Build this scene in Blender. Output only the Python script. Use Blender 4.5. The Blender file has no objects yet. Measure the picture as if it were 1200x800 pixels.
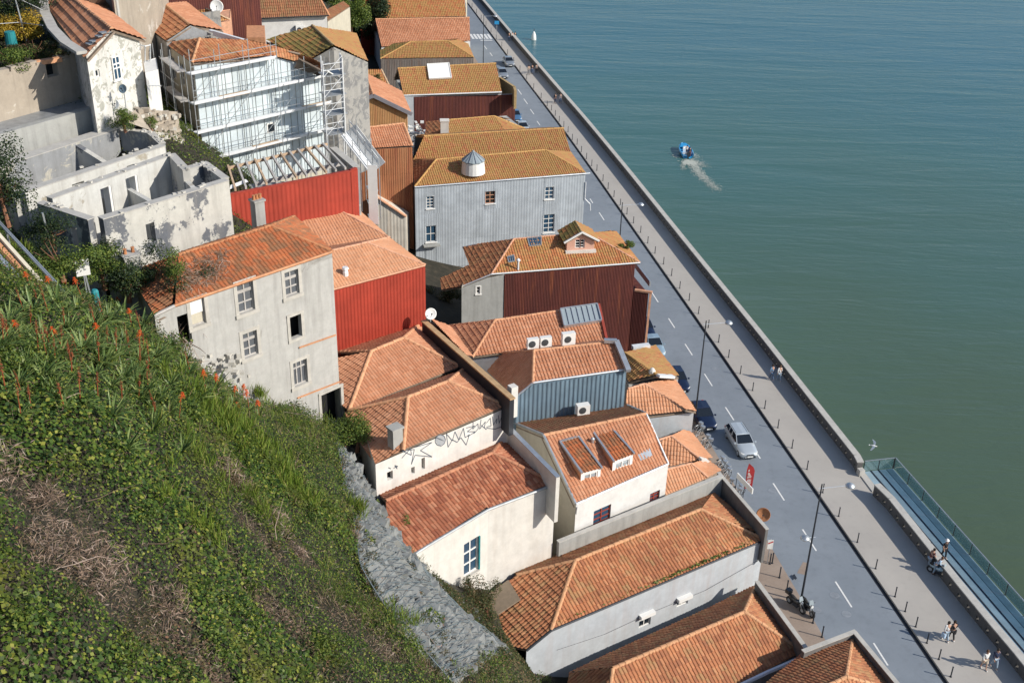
import bpy, bmesh, math, random
import numpy as np
from mathutils import Vector, Matrix
from mathutils import noise as mnoise
random.seed(7); rng = np.random.default_rng(7)
S = bpy.context.scene
COL = S.collection
R = math.radians

# ------------------------------------------------------------------ camera
F_PX, IMG_W, IMG_H, CAM_H = 1350.0, 1200.0, 800.0, 57.0
_d = np.array([(535-600)/F_PX, -(2920-400)/F_PX, -1.0]); _d /= np.linalg.norm(_d)
_up = -_d
_fw = np.array([0, 0, -1.0]); _y = _fw-_up*_fw.dot(_up); _y /= np.linalg.norm(_y)
CAMR = np.stack([np.cross(_y, _up), _y, _up])
cam_d = bpy.data.cameras.new('camera'); cam = bpy.data.objects.new('camera', cam_d); COL.objects.link(cam)
cam_d.sensor_width = 36; cam_d.lens = F_PX/IMG_W*36; cam_d.clip_start = 0.5; cam_d.clip_end = 5000
cam.matrix_world = Matrix.Translation((0, 0, CAM_H)) @ Matrix([list(r) for r in CAMR]).to_4x4()
S.camera = cam

# ------------------------------------------------------------------ light
S.view_settings.view_transform = 'Standard'; S.view_settings.look = 'None'
S.view_settings.exposure = 0.14; S.view_settings.gamma = 1.0
SUN_AZ = (0.937, -0.35)                      # plan direction towards the sun
SUN_EL = R(32)
wd = bpy.data.worlds.new('World'); S.world = wd; wd.use_nodes = True
nt = wd.node_tree; nt.nodes.clear()
sky = nt.nodes.new('ShaderNodeTexSky'); sky.sky_type = 'NISHITA'; sky.sun_disc = False
sky.sun_elevation = SUN_EL; sky.sun_rotation = math.atan2(SUN_AZ[0], SUN_AZ[1])
sky.air_density = 1.0; sky.dust_density = 0.6; sky.ozone_density = 1.6
bg = nt.nodes.new('ShaderNodeBackground'); bg.inputs['Strength'].default_value = 0.125
wo = nt.nodes.new('ShaderNodeOutputWorld')
nt.links.new(sky.outputs[0], bg.inputs[0]); nt.links.new(bg.outputs[0], wo.inputs[0])
sun_d = bpy.data.lights.new('sun', 'SUN'); sun_d.energy = 4.6; sun_d.angle = R(0.5); sun_d.color = (1.0, 0.93, 0.82)
sun = bpy.data.objects.new('sun', sun_d); COL.objects.link(sun)
_sv = Vector((SUN_AZ[0]*math.cos(SUN_EL), SUN_AZ[1]*math.cos(SUN_EL), math.sin(SUN_EL)))
sun.rotation_euler = _sv.to_track_quat('Z', 'Y').to_euler(); sun.location = (60, -20, 90)

# ------------------------------------------------------------------ placing: where the ray of a photo point meets a height / a wall
def ray(px, py):
    return CAMR @ np.array([(px-600)/F_PX, -(py-400)/F_PX, -1.0])
def W(px, py, z):
    w = ray(px, py); t = (z-CAM_H)/w[2]
    return Vector((w[0]*t, w[1]*t, z))
def WP(p): return W(*p)
def on_wall(a, b, px, py):
    """distance along wall a->b and height where the view ray meets the upright wall"""
    a = Vector(a[:2]); b = Vector(b[:2]); d = (b-a).normalized(); n = Vector((d.y, -d.x))
    w = ray(px, py); t = a.dot(n)/(w[0]*n.x+w[1]*n.y)
    return (Vector((w[0]*t, w[1]*t))-a).dot(d), CAM_H+w[2]*t
def on_plane(p0, n, px, py):
    w = Vector(ray(px, py)); o = Vector((0, 0, CAM_H)); t = (Vector(p0)-o).dot(n)/w.dot(n)
    return o+w*t

# ------------------------------------------------------------------ materials
MATS = {}
def nodemat(name):
    m = bpy.data.materials.new(name); m.use_nodes = True; MATS[name] = m
    t = m.node_tree; b = t.nodes['Principled BSDF']
    return m, t, b
def N(t, typ, **kw):
    n = t.nodes.new(typ)
    for k, v in kw.items():
        if k in n.inputs: n.inputs[k].default_value = v
        else: setattr(n, k, v)
    return n
def noise(t, scale, detail=4, rough=.6, coord=None, dist=0.0):
    n = N(t, 'ShaderNodeTexNoise', Scale=scale, Detail=detail, Roughness=rough, Distortion=dist)
    if coord is not None: t.links.new(coord, n.inputs['Vector'])
    return n.outputs['Fac']
def ramp(t, fac, stops):
    r = t.nodes.new('ShaderNodeValToRGB'); e = r.color_ramp.elements
    while len(e) < len(stops): e.new(0.5)
    for i, (p, c) in enumerate(stops):
        e[i].position = p; e[i].color = (c[0], c[1], c[2], 1) if hasattr(c, '__len__') else (c, c, c, 1)
    t.links.new(fac, r.inputs[0]); return r.outputs[0]
def mixc(t, fac, a, b, blend='MIX'):
    m = t.nodes.new('ShaderNodeMix'); m.data_type = 'RGBA'; m.blend_type = blend
    for s, v in ((m.inputs[0], fac), (m.inputs[6], a), (m.inputs[7], b)):
        if hasattr(v, 'links') or isinstance(v, bpy.types.NodeSocket): t.links.new(v, s)
        elif isinstance(v, (int, float)): s.default_value = v
        else: s.default_value = (v[0], v[1], v[2], 1)
    return m.outputs[2]
def wpos(t, scale=(1, 1, 1)):
    g = t.nodes.new('ShaderNodeNewGeometry'); mp = t.nodes.new('ShaderNodeMapping')
    mp.inputs['Scale'].default_value = scale; t.links.new(g.outputs['Position'], mp.inputs[0]); return mp.outputs[0]
def bump(t, b, h, strength=.3, dist=.02):
    n = N(t, 'ShaderNodeBump', Strength=strength, Distance=dist); t.links.new(h, n.inputs['Height']); t.links.new(n.outputs[0], b.inputs['Normal'])
def plain(name, col, rough=.6, metal=0.0, var=.12, scale=2.0):
    m, t, b = nodemat(name)
    p = wpos(t); f = noise(t, scale, 5, .65, p)
    lo = tuple(c*(1-var) for c in col); hi = tuple(min(1, c*(1+var)) for c in col)
    t.links.new(ramp(t, f, [(.3, lo), (.7, hi)]), b.inputs['Base Color'])
    b.inputs['Roughness'].default_value = rough; b.inputs['Metallic'].default_value = metal
    return m
def tile_mat(name, c1, c2, c3, moss=(.2, .14, .04), moss_amt=.3, moss_scale=.9, dark_amt=.35):
    """clay tiles: each tile its own tone, lichen in patches, grime"""
    m, t, b = nodemat(name)
    uv = t.nodes.new('ShaderNodeUVMap'); fl = N(t, 'ShaderNodeVectorMath', operation='FLOOR'); t.links.new(uv.outputs[0], fl.inputs[0])
    wn = t.nodes.new('ShaderNodeTexWhiteNoise'); wn.noise_dimensions = '2D'; t.links.new(fl.outputs[0], wn.inputs['Vector'])
    base = ramp(t, wn.outputs['Value'], [(0, c1), (.5, c2), (1, c3)])
    p = wpos(t)
    base = mixc(t, ramp(t, noise(t, .5, 4, .6, p), [(.35, 0), (.7, .55)]), base, tuple(c*.72 for c in c1))
    # lichen, patchy and per tile
    ad = N(t, 'ShaderNodeMath', operation='MULTIPLY_ADD'); t.links.new(wn.outputs['Value'], ad.inputs[0]); ad.inputs[1].default_value = .22
    t.links.new(noise(t, moss_scale, 6, .65, p), ad.inputs[2])
    lo = .78-.5*moss_amt
    base = mixc(t, ramp(t, ad.outputs[0], [(lo, 0), (min(.99, lo+.16), min(1, .45+moss_amt*.6))]), base, moss)
    base = mixc(t, ramp(t, noise(t, 5.5, 5, .7, p), [(.52, 0), (.75, dark_amt)]), base, (.06, .04, .03))
    t.links.new(base, b.inputs['Base Color']); b.inputs['Roughness'].default_value = .82
    bump(t, b, noise(t, 30, 3, .6, p), .25, .01)
    return m
def plaster(name, col, stain=(.12, .11, .1), amt=.5, scale=.35, peel=None, peel_lo=.5, rough=.9, streak=True, warp=.6):
    m, t, b = nodemat(name); p = wpos(t)
    base = ramp(t, noise(t, 1.3, 6, .7, p), [(.3, tuple(c*.82 for c in col)), (.65, col)])
    if peel is not None:
        base = mixc(t, ramp(t, noise(t, scale, 10, .7, p, warp), [(peel_lo, 0), (peel_lo+.03, 1)]), base, mixc(t, noise(t, 6, 5, .7, p), tuple(c*.6 for c in peel), tuple(min(1, c*1.4) for c in peel)))
    if streak:
        ps = wpos(t, (1.6, 1.6, .14))
        base = mixc(t, ramp(t, noise(t, 1.1, 6, .65, ps), [(.48, 0), (.78, amt)]), base, stain)
    base = mixc(t, ramp(t, noise(t, 9, 4, .7, p), [(.5, 0), (.8, amt*.35)]), base, stain)
    t.links.new(base, b.inputs['Base Color']); b.inputs['Roughness'].default_value = rough
    bump(t, b, noise(t, 14, 5, .7, p), .35, .02)
    return m
def sheet_mat(name, col, rust=None, rust_lo=.55, rough=.55, metal=0.0, streak_amt=.4, streak=(.1, .09, .09), use_obj=True):
    m, t, b = nodemat(name); p = wpos(t); ps = wpos(t, (2.2, 2.2, .12))
    base = ramp(t, noise(t, .8, 4, .6, p), [(.3, tuple(c*.8 for c in col)), (.7, tuple(min(1, c*1.1) for c in col))])
    if use_obj:
        oi = t.nodes.new('ShaderNodeObjectInfo')
        base = mixc(t, ramp(t, oi.outputs['Random'], [(0, 0), (1, .35)]), base, tuple(c*.6 for c in col))
    base = mixc(t, ramp(t, noise(t, 1.2, 6, .65, ps), [(.46, 0), (.8, streak_amt)]), base, streak)
    if rust is not None:
        base = mixc(t, ramp(t, noise(t, 1.0, 7, .7, ps, .4), [(rust_lo, 0), (rust_lo+.2, .85)]), base, rust)
    t.links.new(base, b.inputs['Base Color']); b.inputs['Roughness'].default_value = rough; b.inputs['Metallic'].default_value = metal
    return m
def leaf_mat(name, stops, patch=None, patch_scale=.5, patch_lo=.5, rough=.55, trans=.25):
    m, t, b = nodemat(name)
    g = t.nodes.new('ShaderNodeNewGeometry')
    c = ramp(t, g.outputs['Random Per Island'], stops)
    p = wpos(t)
    if patch is not None:
        c = mixc(t, ramp(t, noise(t, patch_scale, 4, .6, p), [(patch_lo, 0), (patch_lo+.14, .75)]), c, patch)
    t.links.new(c, b.inputs['Base Color']); b.inputs['Roughness'].default_value = rough
    b.inputs['Specular IOR Level'].default_value = .3
    if trans:
        tr = t.nodes.new('ShaderNodeBsdfTranslucent'); t.links.new(c, tr.inputs[0]); ms = t.nodes.new('ShaderNodeMixShader'); ms.inputs[0].default_value = trans
        t.links.new(b.outputs[0], ms.inputs[1]); t.links.new(tr.outputs[0], ms.inputs[2]); t.links.new(ms.outputs[0], t.nodes['Material Output'].inputs[0])
    return m

# ------------------------------------------------------------------ mesh building
class MB:
    def __init__(s): s.v = []; s.f = []; s.m = []; s.cur = 0
    def quad(s, *pts):
        i = len(s.v); s.v += [tuple(p) for p in pts]; s.f.append(tuple(range(i, i+len(pts)))); s.m.append(s.cur)
    def grid_box(s, P8):
        i = len(s.v); s.v += [tuple(p) for p in P8]
        for q in ((0, 3, 2, 1), (4, 5, 6, 7), (0, 1, 5, 4), (1, 2, 6, 5), (2, 3, 7, 6), (3, 0, 4, 7)):
            s.f.append(tuple(i+k for k in q)); s.m.append(s.cur)
    def box(s, c, sz, rz=0.0, ax=None):
        c = Vector(c); hx, hy, hz = sz[0]/2, sz[1]/2, sz[2]/2
        if ax is None:
            ca, sa = math.cos(rz), math.sin(rz); X, Y, Z = Vector((ca, sa, 0)), Vector((-sa, ca, 0)), Vector((0, 0, 1))
        else: X, Y, Z = ax
        s.grid_box([c+X*a*hx+Y*b*hy+Z*d*hz for d in (-1, 1) for a, b in ((-1, -1), (1, -1), (1, 1), (-1, 1))])
    def bar(s, a, b, w, h=None, up=(0, 0, 1)):
        a = Vector(a); b = Vector(b); d = b-a; L = d.length
        if L < 1e-6: return
        d /= L; up = Vector(up)
        if abs(d.dot(up)) > .97: up = Vector((1, 0, 0))
        X = d; Y = up.cross(d).normalized(); Z = X.cross(Y)
        s.box((a+b)/2, (L, w, h or w), ax=(X, Y, Z))
    def tube(s, pts, r, n=8, cap=True):
        pts = [Vector(p) for p in pts]; rr = r if hasattr(r, '__len__') else [r]*len(pts)
        rings = []
        for i, p in enumerate(pts):
            d = (pts[min(i+1, len(pts)-1)]-pts[max(i-1, 0)]).normalized()
            up = Vector((0, 0, 1)) if abs(d.z) < .9 else Vector((1, 0, 0))
            a = up.cross(d).normalized(); b = d.cross(a)
            st = len(s.v)
            for k in range(n):
                t = 2*math.pi*k/n; s.v.append(tuple(p+(a*math.cos(t)+b*math.sin(t))*rr[i]))
            rings.append(st)
        for i in range(len(pts)-1):
            for k in range(n):
                k2 = (k+1) % n; s.f.append((rings[i]+k, rings[i]+k2, rings[i+1]+k2, rings[i+1]+k)); s.m.append(s.cur)
        if cap:
            s.f.append(tuple(rings[0]+k for k in reversed(range(n)))); s.m.append(s.cur)
            s.f.append(tuple(rings[-1]+k for k in range(n))); s.m.append(s.cur)
    def lathe(s, c, prof, n=16, axis=(0, 0, 1), xa=None):
        """prof: (radius, height) pairs along the axis"""
        Z = Vector(axis).normalized(); up = Vector((1, 0, 0)) if abs(Z.x) < .9 else Vector((0, 1, 0))
        X = up.cross(Z).normalized(); Y = Z.cross(X); c = Vector(c); rings = []
        for r, h in prof:
            st = len(s.v)
            for k in range(n):
                t = 2*math.pi*k/n; s.v.append(tuple(c+Z*h+(X*math.cos(t)+Y*math.sin(t))*max(r, 1e-4)))
            rings.append(st)
        for i in range(len(rings)-1):
            for k in range(n):
                k2 = (k+1) % n; s.f.append((rings[i]+k, rings[i]+k2, rings[i+1]+k2, rings[i+1]+k)); s.m.append(s.cur)
        s.f.append(tuple(rings[0]+k for k in reversed(range(n)))); s.m.append(s.cur)
        s.f.append(tuple(rings[-1]+k for k in range(n))); s.m.append(s.cur)
    def prism(s, poly, zb, zt):
        """poly: plan points, zt: a number or one top height per point"""
        n = len(poly); zt = zt if hasattr(zt, '__len__') else [zt]*n; zb = zb if hasattr(zb, '__len__') else [zb]*n
        i = len(s.v)
        s.v += [(p[0], p[1], zb[k]) for k, p in enumerate(poly)]+[(p[0], p[1], zt[k]) for k, p in enumerate(poly)]
        for k in range(n):
            k2 = (k+1) % n; s.f.append((i+k, i+k2, i+n+k2, i+n+k)); s.m.append(s.cur)
        s.f.append(tuple(i+k for k in reversed(range(n)))); s.m.append(s.cur)
        s.f.append(tuple(i+n+k for k in range(n))); s.m.append(s.cur)
    def mesh(s, name):
        me = bpy.data.meshes.new(name); me.from_pydata(s.v, [], s.f); me.update()
        if any(s.m): me.polygons.foreach_set('material_index', s.m)
        return me
def put(name, me, mat, parent=None, smooth=False, kind=None, loc=None):
    if isinstance(me, MB): me = me.mesh(name)
    o = bpy.data.objects.new(name, me); COL.objects.link(o)
    if mat is not None and not me.materials:
        for m in (mat if isinstance(mat, (list, tuple)) else [mat]): me.materials.append(MATS[m] if isinstance(m, str) else m)
    if smooth and me.polygons: me.polygons.foreach_set('use_smooth', [True]*len(me.polygons))
    if parent is not None:
        o.parent = parent
        w = Vector((0, 0, 0)); q = parent
        while q is not None: w += q.location; q = q.parent
        o.location = (Vector(loc) if loc is not None else Vector((0, 0, 0)))-w
    elif loc is not None: o.location = loc
    if kind: o['kind'] = kind
    return o
ORD = ['', 'first', 'second', 'third', 'fourth', 'fifth', 'sixth', 'seventh', 'eighth', 'ninth', 'tenth', 'eleventh', 'twelfth', 'thirteenth', 'fourteenth', 'fifteenth', 'sixteenth', 'seventeenth', 'eighteenth', 'nineteenth']
def ordinal(n):
    if n < 20: return ORD[n]
    t = n//10; w = {2: 'twent', 3: 'thirt', 4: 'fort', 5: 'fift', 6: 'sixt', 7: 'sevent', 8: 'eight'}[t]
    return w+'ieth' if n % 10 == 0 else w+'y-'+ORD[n % 10]
def tag(o, label=None, cat=None, group=None, kind=None):
    if label: o['label'] = label
    if cat: o['category'] = cat
    if group: o['group'] = group
    if kind: o['kind'] = kind
    return o
def thing(name, label, cat, loc=(0, 0, 0), group=None, rz=0.0):
    o = bpy.data.objects.new(name, None); COL.objects.link(o); o.location = loc; o.rotation_euler.z = rz; o.empty_display_size = .5
    return tag(o, label, cat, group)
def copy_thing(src, loc, rz=None, label=None):
    o = src.copy(); COL.objects.link(o); o.location = loc
    if rz is not None: o.rotation_euler.z = rz
    if label: o['label'] = label
    def rec(a, b):
        for ch in list(a.children):
            c = ch.copy(); COL.objects.link(c); c.parent = b; rec(ch, c)
    rec(src, o)
    return o

# ------------------------------------------------------------------ roofs of clay tiles
def newell(P):
    n = Vector((0, 0, 0))
    for i in range(len(P)):
        a, b = P[i], P[(i+1) % len(P)]
        n += Vector(((a.y-b.y)*(a.z+b.z), (a.z-b.z)*(a.x+b.x), (a.x-b.x)*(a.y+b.y)))
    n.normalize()
    return n if n.z > 0 else -n
def tile_plane(bmo, uvl, P, cw=.25, cl=.42, hw=.045, hs=.045, lift=.03):
    """one plane of tiles, clipped to the convex polygon P, appended to the bmesh"""
    P = [Vector(p) for p in P]; n = newell(P); c = sum(P, Vector())/len(P)
    u = Vector((0, 0, 1)).cross(n)
    u = Vector((1, 0, 0)) if u.length < 1e-4 else u.normalized()
    v = n.cross(u)
    Q = [((p-c).dot(u), (p-c).dot(v), (p-c).dot(n)) for p in P]
    u0, u1 = min(q[0] for q in Q)-.02, max(q[0] for q in Q)+.02; v0, v1 = min(q[1] for q in Q)-.01, max(q[1] for q in Q)+.02
    nc = max(1, int(math.ceil((u1-u0)/cw))); nr = max(1, int(math.ceil((v1-v0)/cl)))
    prof_t = np.array([0, .18, .5, .72]); prof_h = np.array([0, 1.0, 1.0, 0])*hw
    us = (np.arange(nc)[:, None]+prof_t[None, :]).ravel()*cw+u0; us = np.append(us, u0+nc*cw)
    hh = np.append(np.tile(prof_h, nc), 0)
    rows = []
    sag = rng.uniform(0, 6)
    jit = rng.normal(0, .011, (nr, nc))
    jj = np.concatenate([np.repeat(jit, 4, axis=1), jit[:, -1:]], axis=1)
    for r in range(nr):
        wob = .012*np.sin(us*.9+r*1.7+sag)
        rows.append((v0+r*cl+0*us, hh+hs+jj[r])); rows.append((v0+(r+1)*cl+0*us, hh*.85+jj[r]*.3))
    V = np.array([r[0] for r in rows]); Hh = np.array([r[1] for r in rows])+lift
    U = np.tile(us, (len(rows), 1))
    qa = np.array(Q); 
    if abs(qa[:, 2]).max() > .01:                       # follow a slightly warped plane
        w = 1/(((U[..., None]-qa[:, 0])**2+(V[..., None]-qa[:, 1])**2)+.3); Hh = Hh+(w*qa[:, 2]).sum(-1)/w.sum(-1)
    X = np.array(c)[None, None]+U[..., None]*np.array(u)+V[..., None]*np.array(v)+Hh[..., None]*np.array(n)
    nr2, ncol = U.shape
    idx = np.arange(nr2*ncol).reshape(nr2, ncol)
    faces = np.stack([idx[:-1, :-1], idx[:-1, 1:], idx[1:, 1:], idx[1:, :-1]], -1).reshape(-1, 4)
    me = bpy.data.meshes.new('tmp'); me.from_pydata(X.reshape(-1, 3).tolist(), [], faces.tolist())
    ul = me.uv_layers.new(name='UVMap')
    fu = np.repeat(((np.arange(ncol-1)//4)+.5)[None], nr2-1, 0); fv = np.repeat(((np.arange(nr2-1)//2)+.5)[:, None], ncol-1, 1)
    off = rng.integers(0, 500)
    arr = np.stack([fu+off, fv+off], -1).reshape(-1, 1, 2).repeat(4, 1)
    ul.data.foreach_set('uv', arr.ravel().astype(np.float32))
    b = bmesh.new(); b.from_mesh(me); bpy.data.meshes.remove(me)
    s = 1 if sum(Q[i][0]*Q[(i+1) % len(Q)][1]-Q[(i+1) % len(Q)][0]*Q[i][1] for i in range(len(Q))) > 0 else -1
    for i in range(len(P)):
        a2, b2 = Q[i], Q[(i+1) % len(Q)]
        e = (u*(b2[0]-a2[0])+v*(b2[1]-a2[1]))
        if e.length < 1e-5: continue
        no = e.normalized().cross(n)*s
        bmesh.ops.bisect_plane(b, geom=b.verts[:]+b.edges[:]+b.faces[:], plane_co=c+u*a2[0]+v*a2[1], plane_no=no, clear_outer=True, dist=1e-5)
    t = bpy.data.meshes.new('tmp'); b.to_mesh(t); b.free()
    bmo.from_mesh(t); bpy.data.meshes.remove(t)
def ridge_caps(mb, a, b, r=.13, L=.42):
    a = Vector(a); b = Vector(b); d = b-a; n = max(1, int(d.length/L)); d /= max(d.length, 1e-6)
    up = Vector((0, 0, 1)); Y = up.cross(d).normalized(); Z = d.cross(Y); st = (b-a).length/n
    for i in range(n):
        p = a+d*(st*i); q = a+d*(st*(i+1)+.05); j = len(mb.v); jz = random.uniform(-.01, .015)
        for (c, rr) in ((p, r*1.12), (q, r*.92)):
            for k in range(6):
                t = math.pi*k/5; mb.v.append(tuple(c+Y*math.cos(t)*rr+Z*(math.sin(t)*rr*.9+.02+jz)))
        for k in range(5): mb.f.append((j+k, j+k+1, j+7+k, j+6+k)); mb.m.append(0)
        mb.f.append(tuple(j+k for k in range(6))); mb.m.append(0)
def roof(parent, planes, mat, ridges=(), name='roof', cw=.25, cl=.42, ridge_mat=None, slab_mat='eave_timber', valley=(), r=.13, rel=1.0):
    planes = [[WP(p) if not isinstance(p, Vector) else p for p in pl] for pl in planes]
    s = MB()
    for P in planes:
        n = newell(P); c_ = sum(P, Vector())/len(P); dv = max(abs((p-c_).dot(n)) for p in P); lo = [p-n*(.16+dv*1.3) for p in P]; hi = [p-n*(.035+dv*1.3) for p in P]; k = len(P)
        i = len(s.v); s.v += [tuple(p) for p in lo]+[tuple(p) for p in hi]
        for a in range(k):
            a2 = (a+1) % k; s.f.append((i+a, i+a2, i+k+a2, i+k+a)); s.m.append(0)
        s.f.append(tuple(i+a for a in range(k))); s.f.append(tuple(i+k+a for a in range(k))); s.m += [0, 0]
    ro = put(name, s, slab_mat, parent)
    b = bmesh.new(); uvl = b.loops.layers.uv.new('UVMap')
    for P in planes: tile_plane(b, uvl, P, cw, cl, .045*rel, .045*rel)
    me = bpy.data.meshes.new('roof_tiles'); b.to_mesh(me); b.free()
    put('roof_tiles', me, mat, ro, kind='stuff')
    if ridges:
        rb = MB()
        for (p, q) in ridges: ridge_caps(rb, WP(p) if not isinstance(p, Vector) else p, WP(q) if not isinstance(q, Vector) else q, r)
        put('ridge_tiles', rb, ridge_mat or mat+'_ridge', ro, kind='stuff')
    return ro

# ------------------------------------------------------------------ walls, windows
def wall_face(mb, a, b, zb, ta, tb, openings=(), depth=.22):
    """upright wall from plan point a to b (outside on the right hand), with real openings (u0,u1,z0,z1)"""
    a = Vector(a[:2]); b = Vector(b[:2]); L = (b-a).length; d = (b-a)/L; n = Vector((d.y, -d.x))
    def P(u, z, o=0.0): q = a+d*u-n*o; return (q.x, q.y, z)
    us = sorted({0.0, L, *[o[0] for o in openings], *[o[1] for o in openings]}); us = [u for u in us if 0 <= u <= L]
    top = lambda u: ta+(tb-ta)*u/L
    for i in range(len(us)-1):
        x0, x1 = us[i], us[i+1]
        if x1-x0 < 1e-5: continue
        cols = sorted([(o[2], o[3]) for o in openings if o[0] < (x0+x1)/2 < o[1]])
        z = zb
        for (w0, w1) in cols:
            if w0 > z: mb.quad(P(x0, z), P(x1, z), P(x1, w0), P(x0, w0))
            z = w1
        mb.quad(P(x0, z), P(x1, z), P(x1, max(top(x1), z)), P(x0, max(top(x0), z)))
    for (x0, x1, w0, w1) in openings:
        mb.quad(P(x0, w0), P(x0, w0, depth), P(x0, w1, depth), P(x0, w1))
        mb.quad(P(x1, w0, depth), P(x1, w0), P(x1, w1), P(x1, w1, depth))
        mb.quad(P(x0, w0), P(x1, w0), P(x1, w0, depth), P(x0, w0, depth))
        mb.quad(P(x0, w1, depth), P(x1, w1, depth), P(x1, w1), P(x0, w1))
def walls(parent, foot, zb, mat, tops, openings={}, name='wall', cap=True, depth=.22):
    """closed wall ring; foot in plan, anticlockwise; openings {edge: [(u0,u1,z0,z1)]}"""
    s = MB(); k = len(foot)
    tops = tops if hasattr(tops, '__len__') else [tops]*k
    area = sum(foot[i][0]*foot[(i+1) % k][1]-foot[(i+1) % k][0]*foot[i][1] for i in range(k))
    for i in range(k):
        j = (i+1) % k
        if area > 0: wall_face(s, foot[i], foot[j], zb, tops[i], tops[j], openings.get(i, ()), depth)
        else: wall_face(s, foot[j], foot[i], zb, tops[j], tops[i], openings.get(i, ()), depth)
    if cap: s.quad(*[(p[0], p[1], t-.05) for p, t in zip(foot, tops)])
    return put(name, s, mat, parent)
def wall_frame(a, b):
    a = Vector((a[0], a[1])); b = Vector((b[0], b[1])); d = (b-a).normalized(); return a, d, Vector((d.y, -d.x))
def window(parent, a, b, u0, u1, z0, z1, nx=2, nz=2, frame='white_paint', glass='glass_dark', surround=None, sill=None, depth=.22, sur_w=.16, blind=0.0, name='window', bar=.05, transom=None):
    a, d, n = wall_frame(a, b)
    def P(u, z, o): q = a+d*u+n*o; return Vector((q.x, q.y, z))
    s = MB(); o0 = -depth*.6; X, Y, Z = Vector((d.x, d.y, 0)), Vector((n.x, n.y, 0)), Vector((0, 0, 1)); ax = (X, Y, Z)
    uc, zc = (u0+u1)/2, (z0+z1)/2; fw = .07
    s.box(P(u0+fw/2, zc, o0), (fw, .07, z1-z0-.01), ax=ax); s.box(P(u1-fw/2, zc, o0), (fw, .07, z1-z0-.01), ax=ax)
    s.box(P(uc, z0+fw/2+.005, o0), (u1-u0-2*fw-.004, .07, fw), ax=ax); s.box(P(uc, z1-fw/2-.005, o0), (u1-u0-2*fw-.004, .07, fw), ax=ax)
    for i in range(1, nx): s.box(P(u0+(u1-u0)*i/nx, zc, o0+.004), (bar, .05, z1-z0-2*fw-.02), ax=ax)
    for i in range(1, nz): s.box(P(uc, z0+(z1-z0)*i/nz, o0+.009), (u1-u0-2*fw-.01, .05, bar), ax=ax)
    if transom: s.box(P(uc, z0+(z1-z0)*transom, o0+.016), (u1-u0-2*fw-.01, .06, .09), ax=ax)
    wd_ = put(name, s, frame, parent)
    g = MB(); g.box(P(uc, zc, o0-.03), (u1-u0-.02, .02, z1-z0-.02), ax=ax); put('pane', g, glass, wd_)
    if blind > 0:
        g = MB(); h = (z1-z0-.15)*blind; g.box(P(uc, z1-.08-h/2, o0+.05), (u1-u0-.16, .015, h), ax=ax); put('blind', g, 'white_paint', wd_)
    if surround:
        g = MB(); e = sur_w; pr = .03
        g.box(P(u0-e/2, zc, pr/2), (e, pr, z1-z0), ax=ax); g.box(P(u1+e/2, zc, pr/2), (e, pr, z1-z0), ax=ax)
        g.box(P(uc, z1+e/2, pr/2), (u1-u0+2*e, pr+.01, e), ax=ax); g.box(P(uc, z0-e/2, pr/2+.03), (u1-u0+2*e+.06, pr+.07, e), ax=ax)
        put('surround', g, surround, wd_)
    if sill:
        g = MB(); g.box(P(uc, z0-.05, .06), (u1-u0+.16, .16, .08), ax=ax); put('sill', g, sill, wd_)
    return wd_
def px_opening(a, b, quad):
    """opening rectangle on wall a->b from photo points: top-left and bottom-right"""
    (x0, y0), (x1, y1) = quad
    u0, z1 = on_wall(a, b, x0, y0); u1, z0 = on_wall(a, b, x1, y1)
    return (min(u0, u1), max(u0, u1), min(z0, z1), max(z0, z1))
def win_px(a, b, cx, cy, w, h):
    u, z = on_wall(a, b, cx, cy); return (u-w/2, u+w/2, z-h/2, z+h/2)
def gutter(parent, pts, mat='lead', r=.07, name='gutter'):
    s = MB(); s.tube([WP(p) if not isinstance(p, Vector) else p for p in pts], r, 6); return put(name, s, mat, parent)
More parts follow.
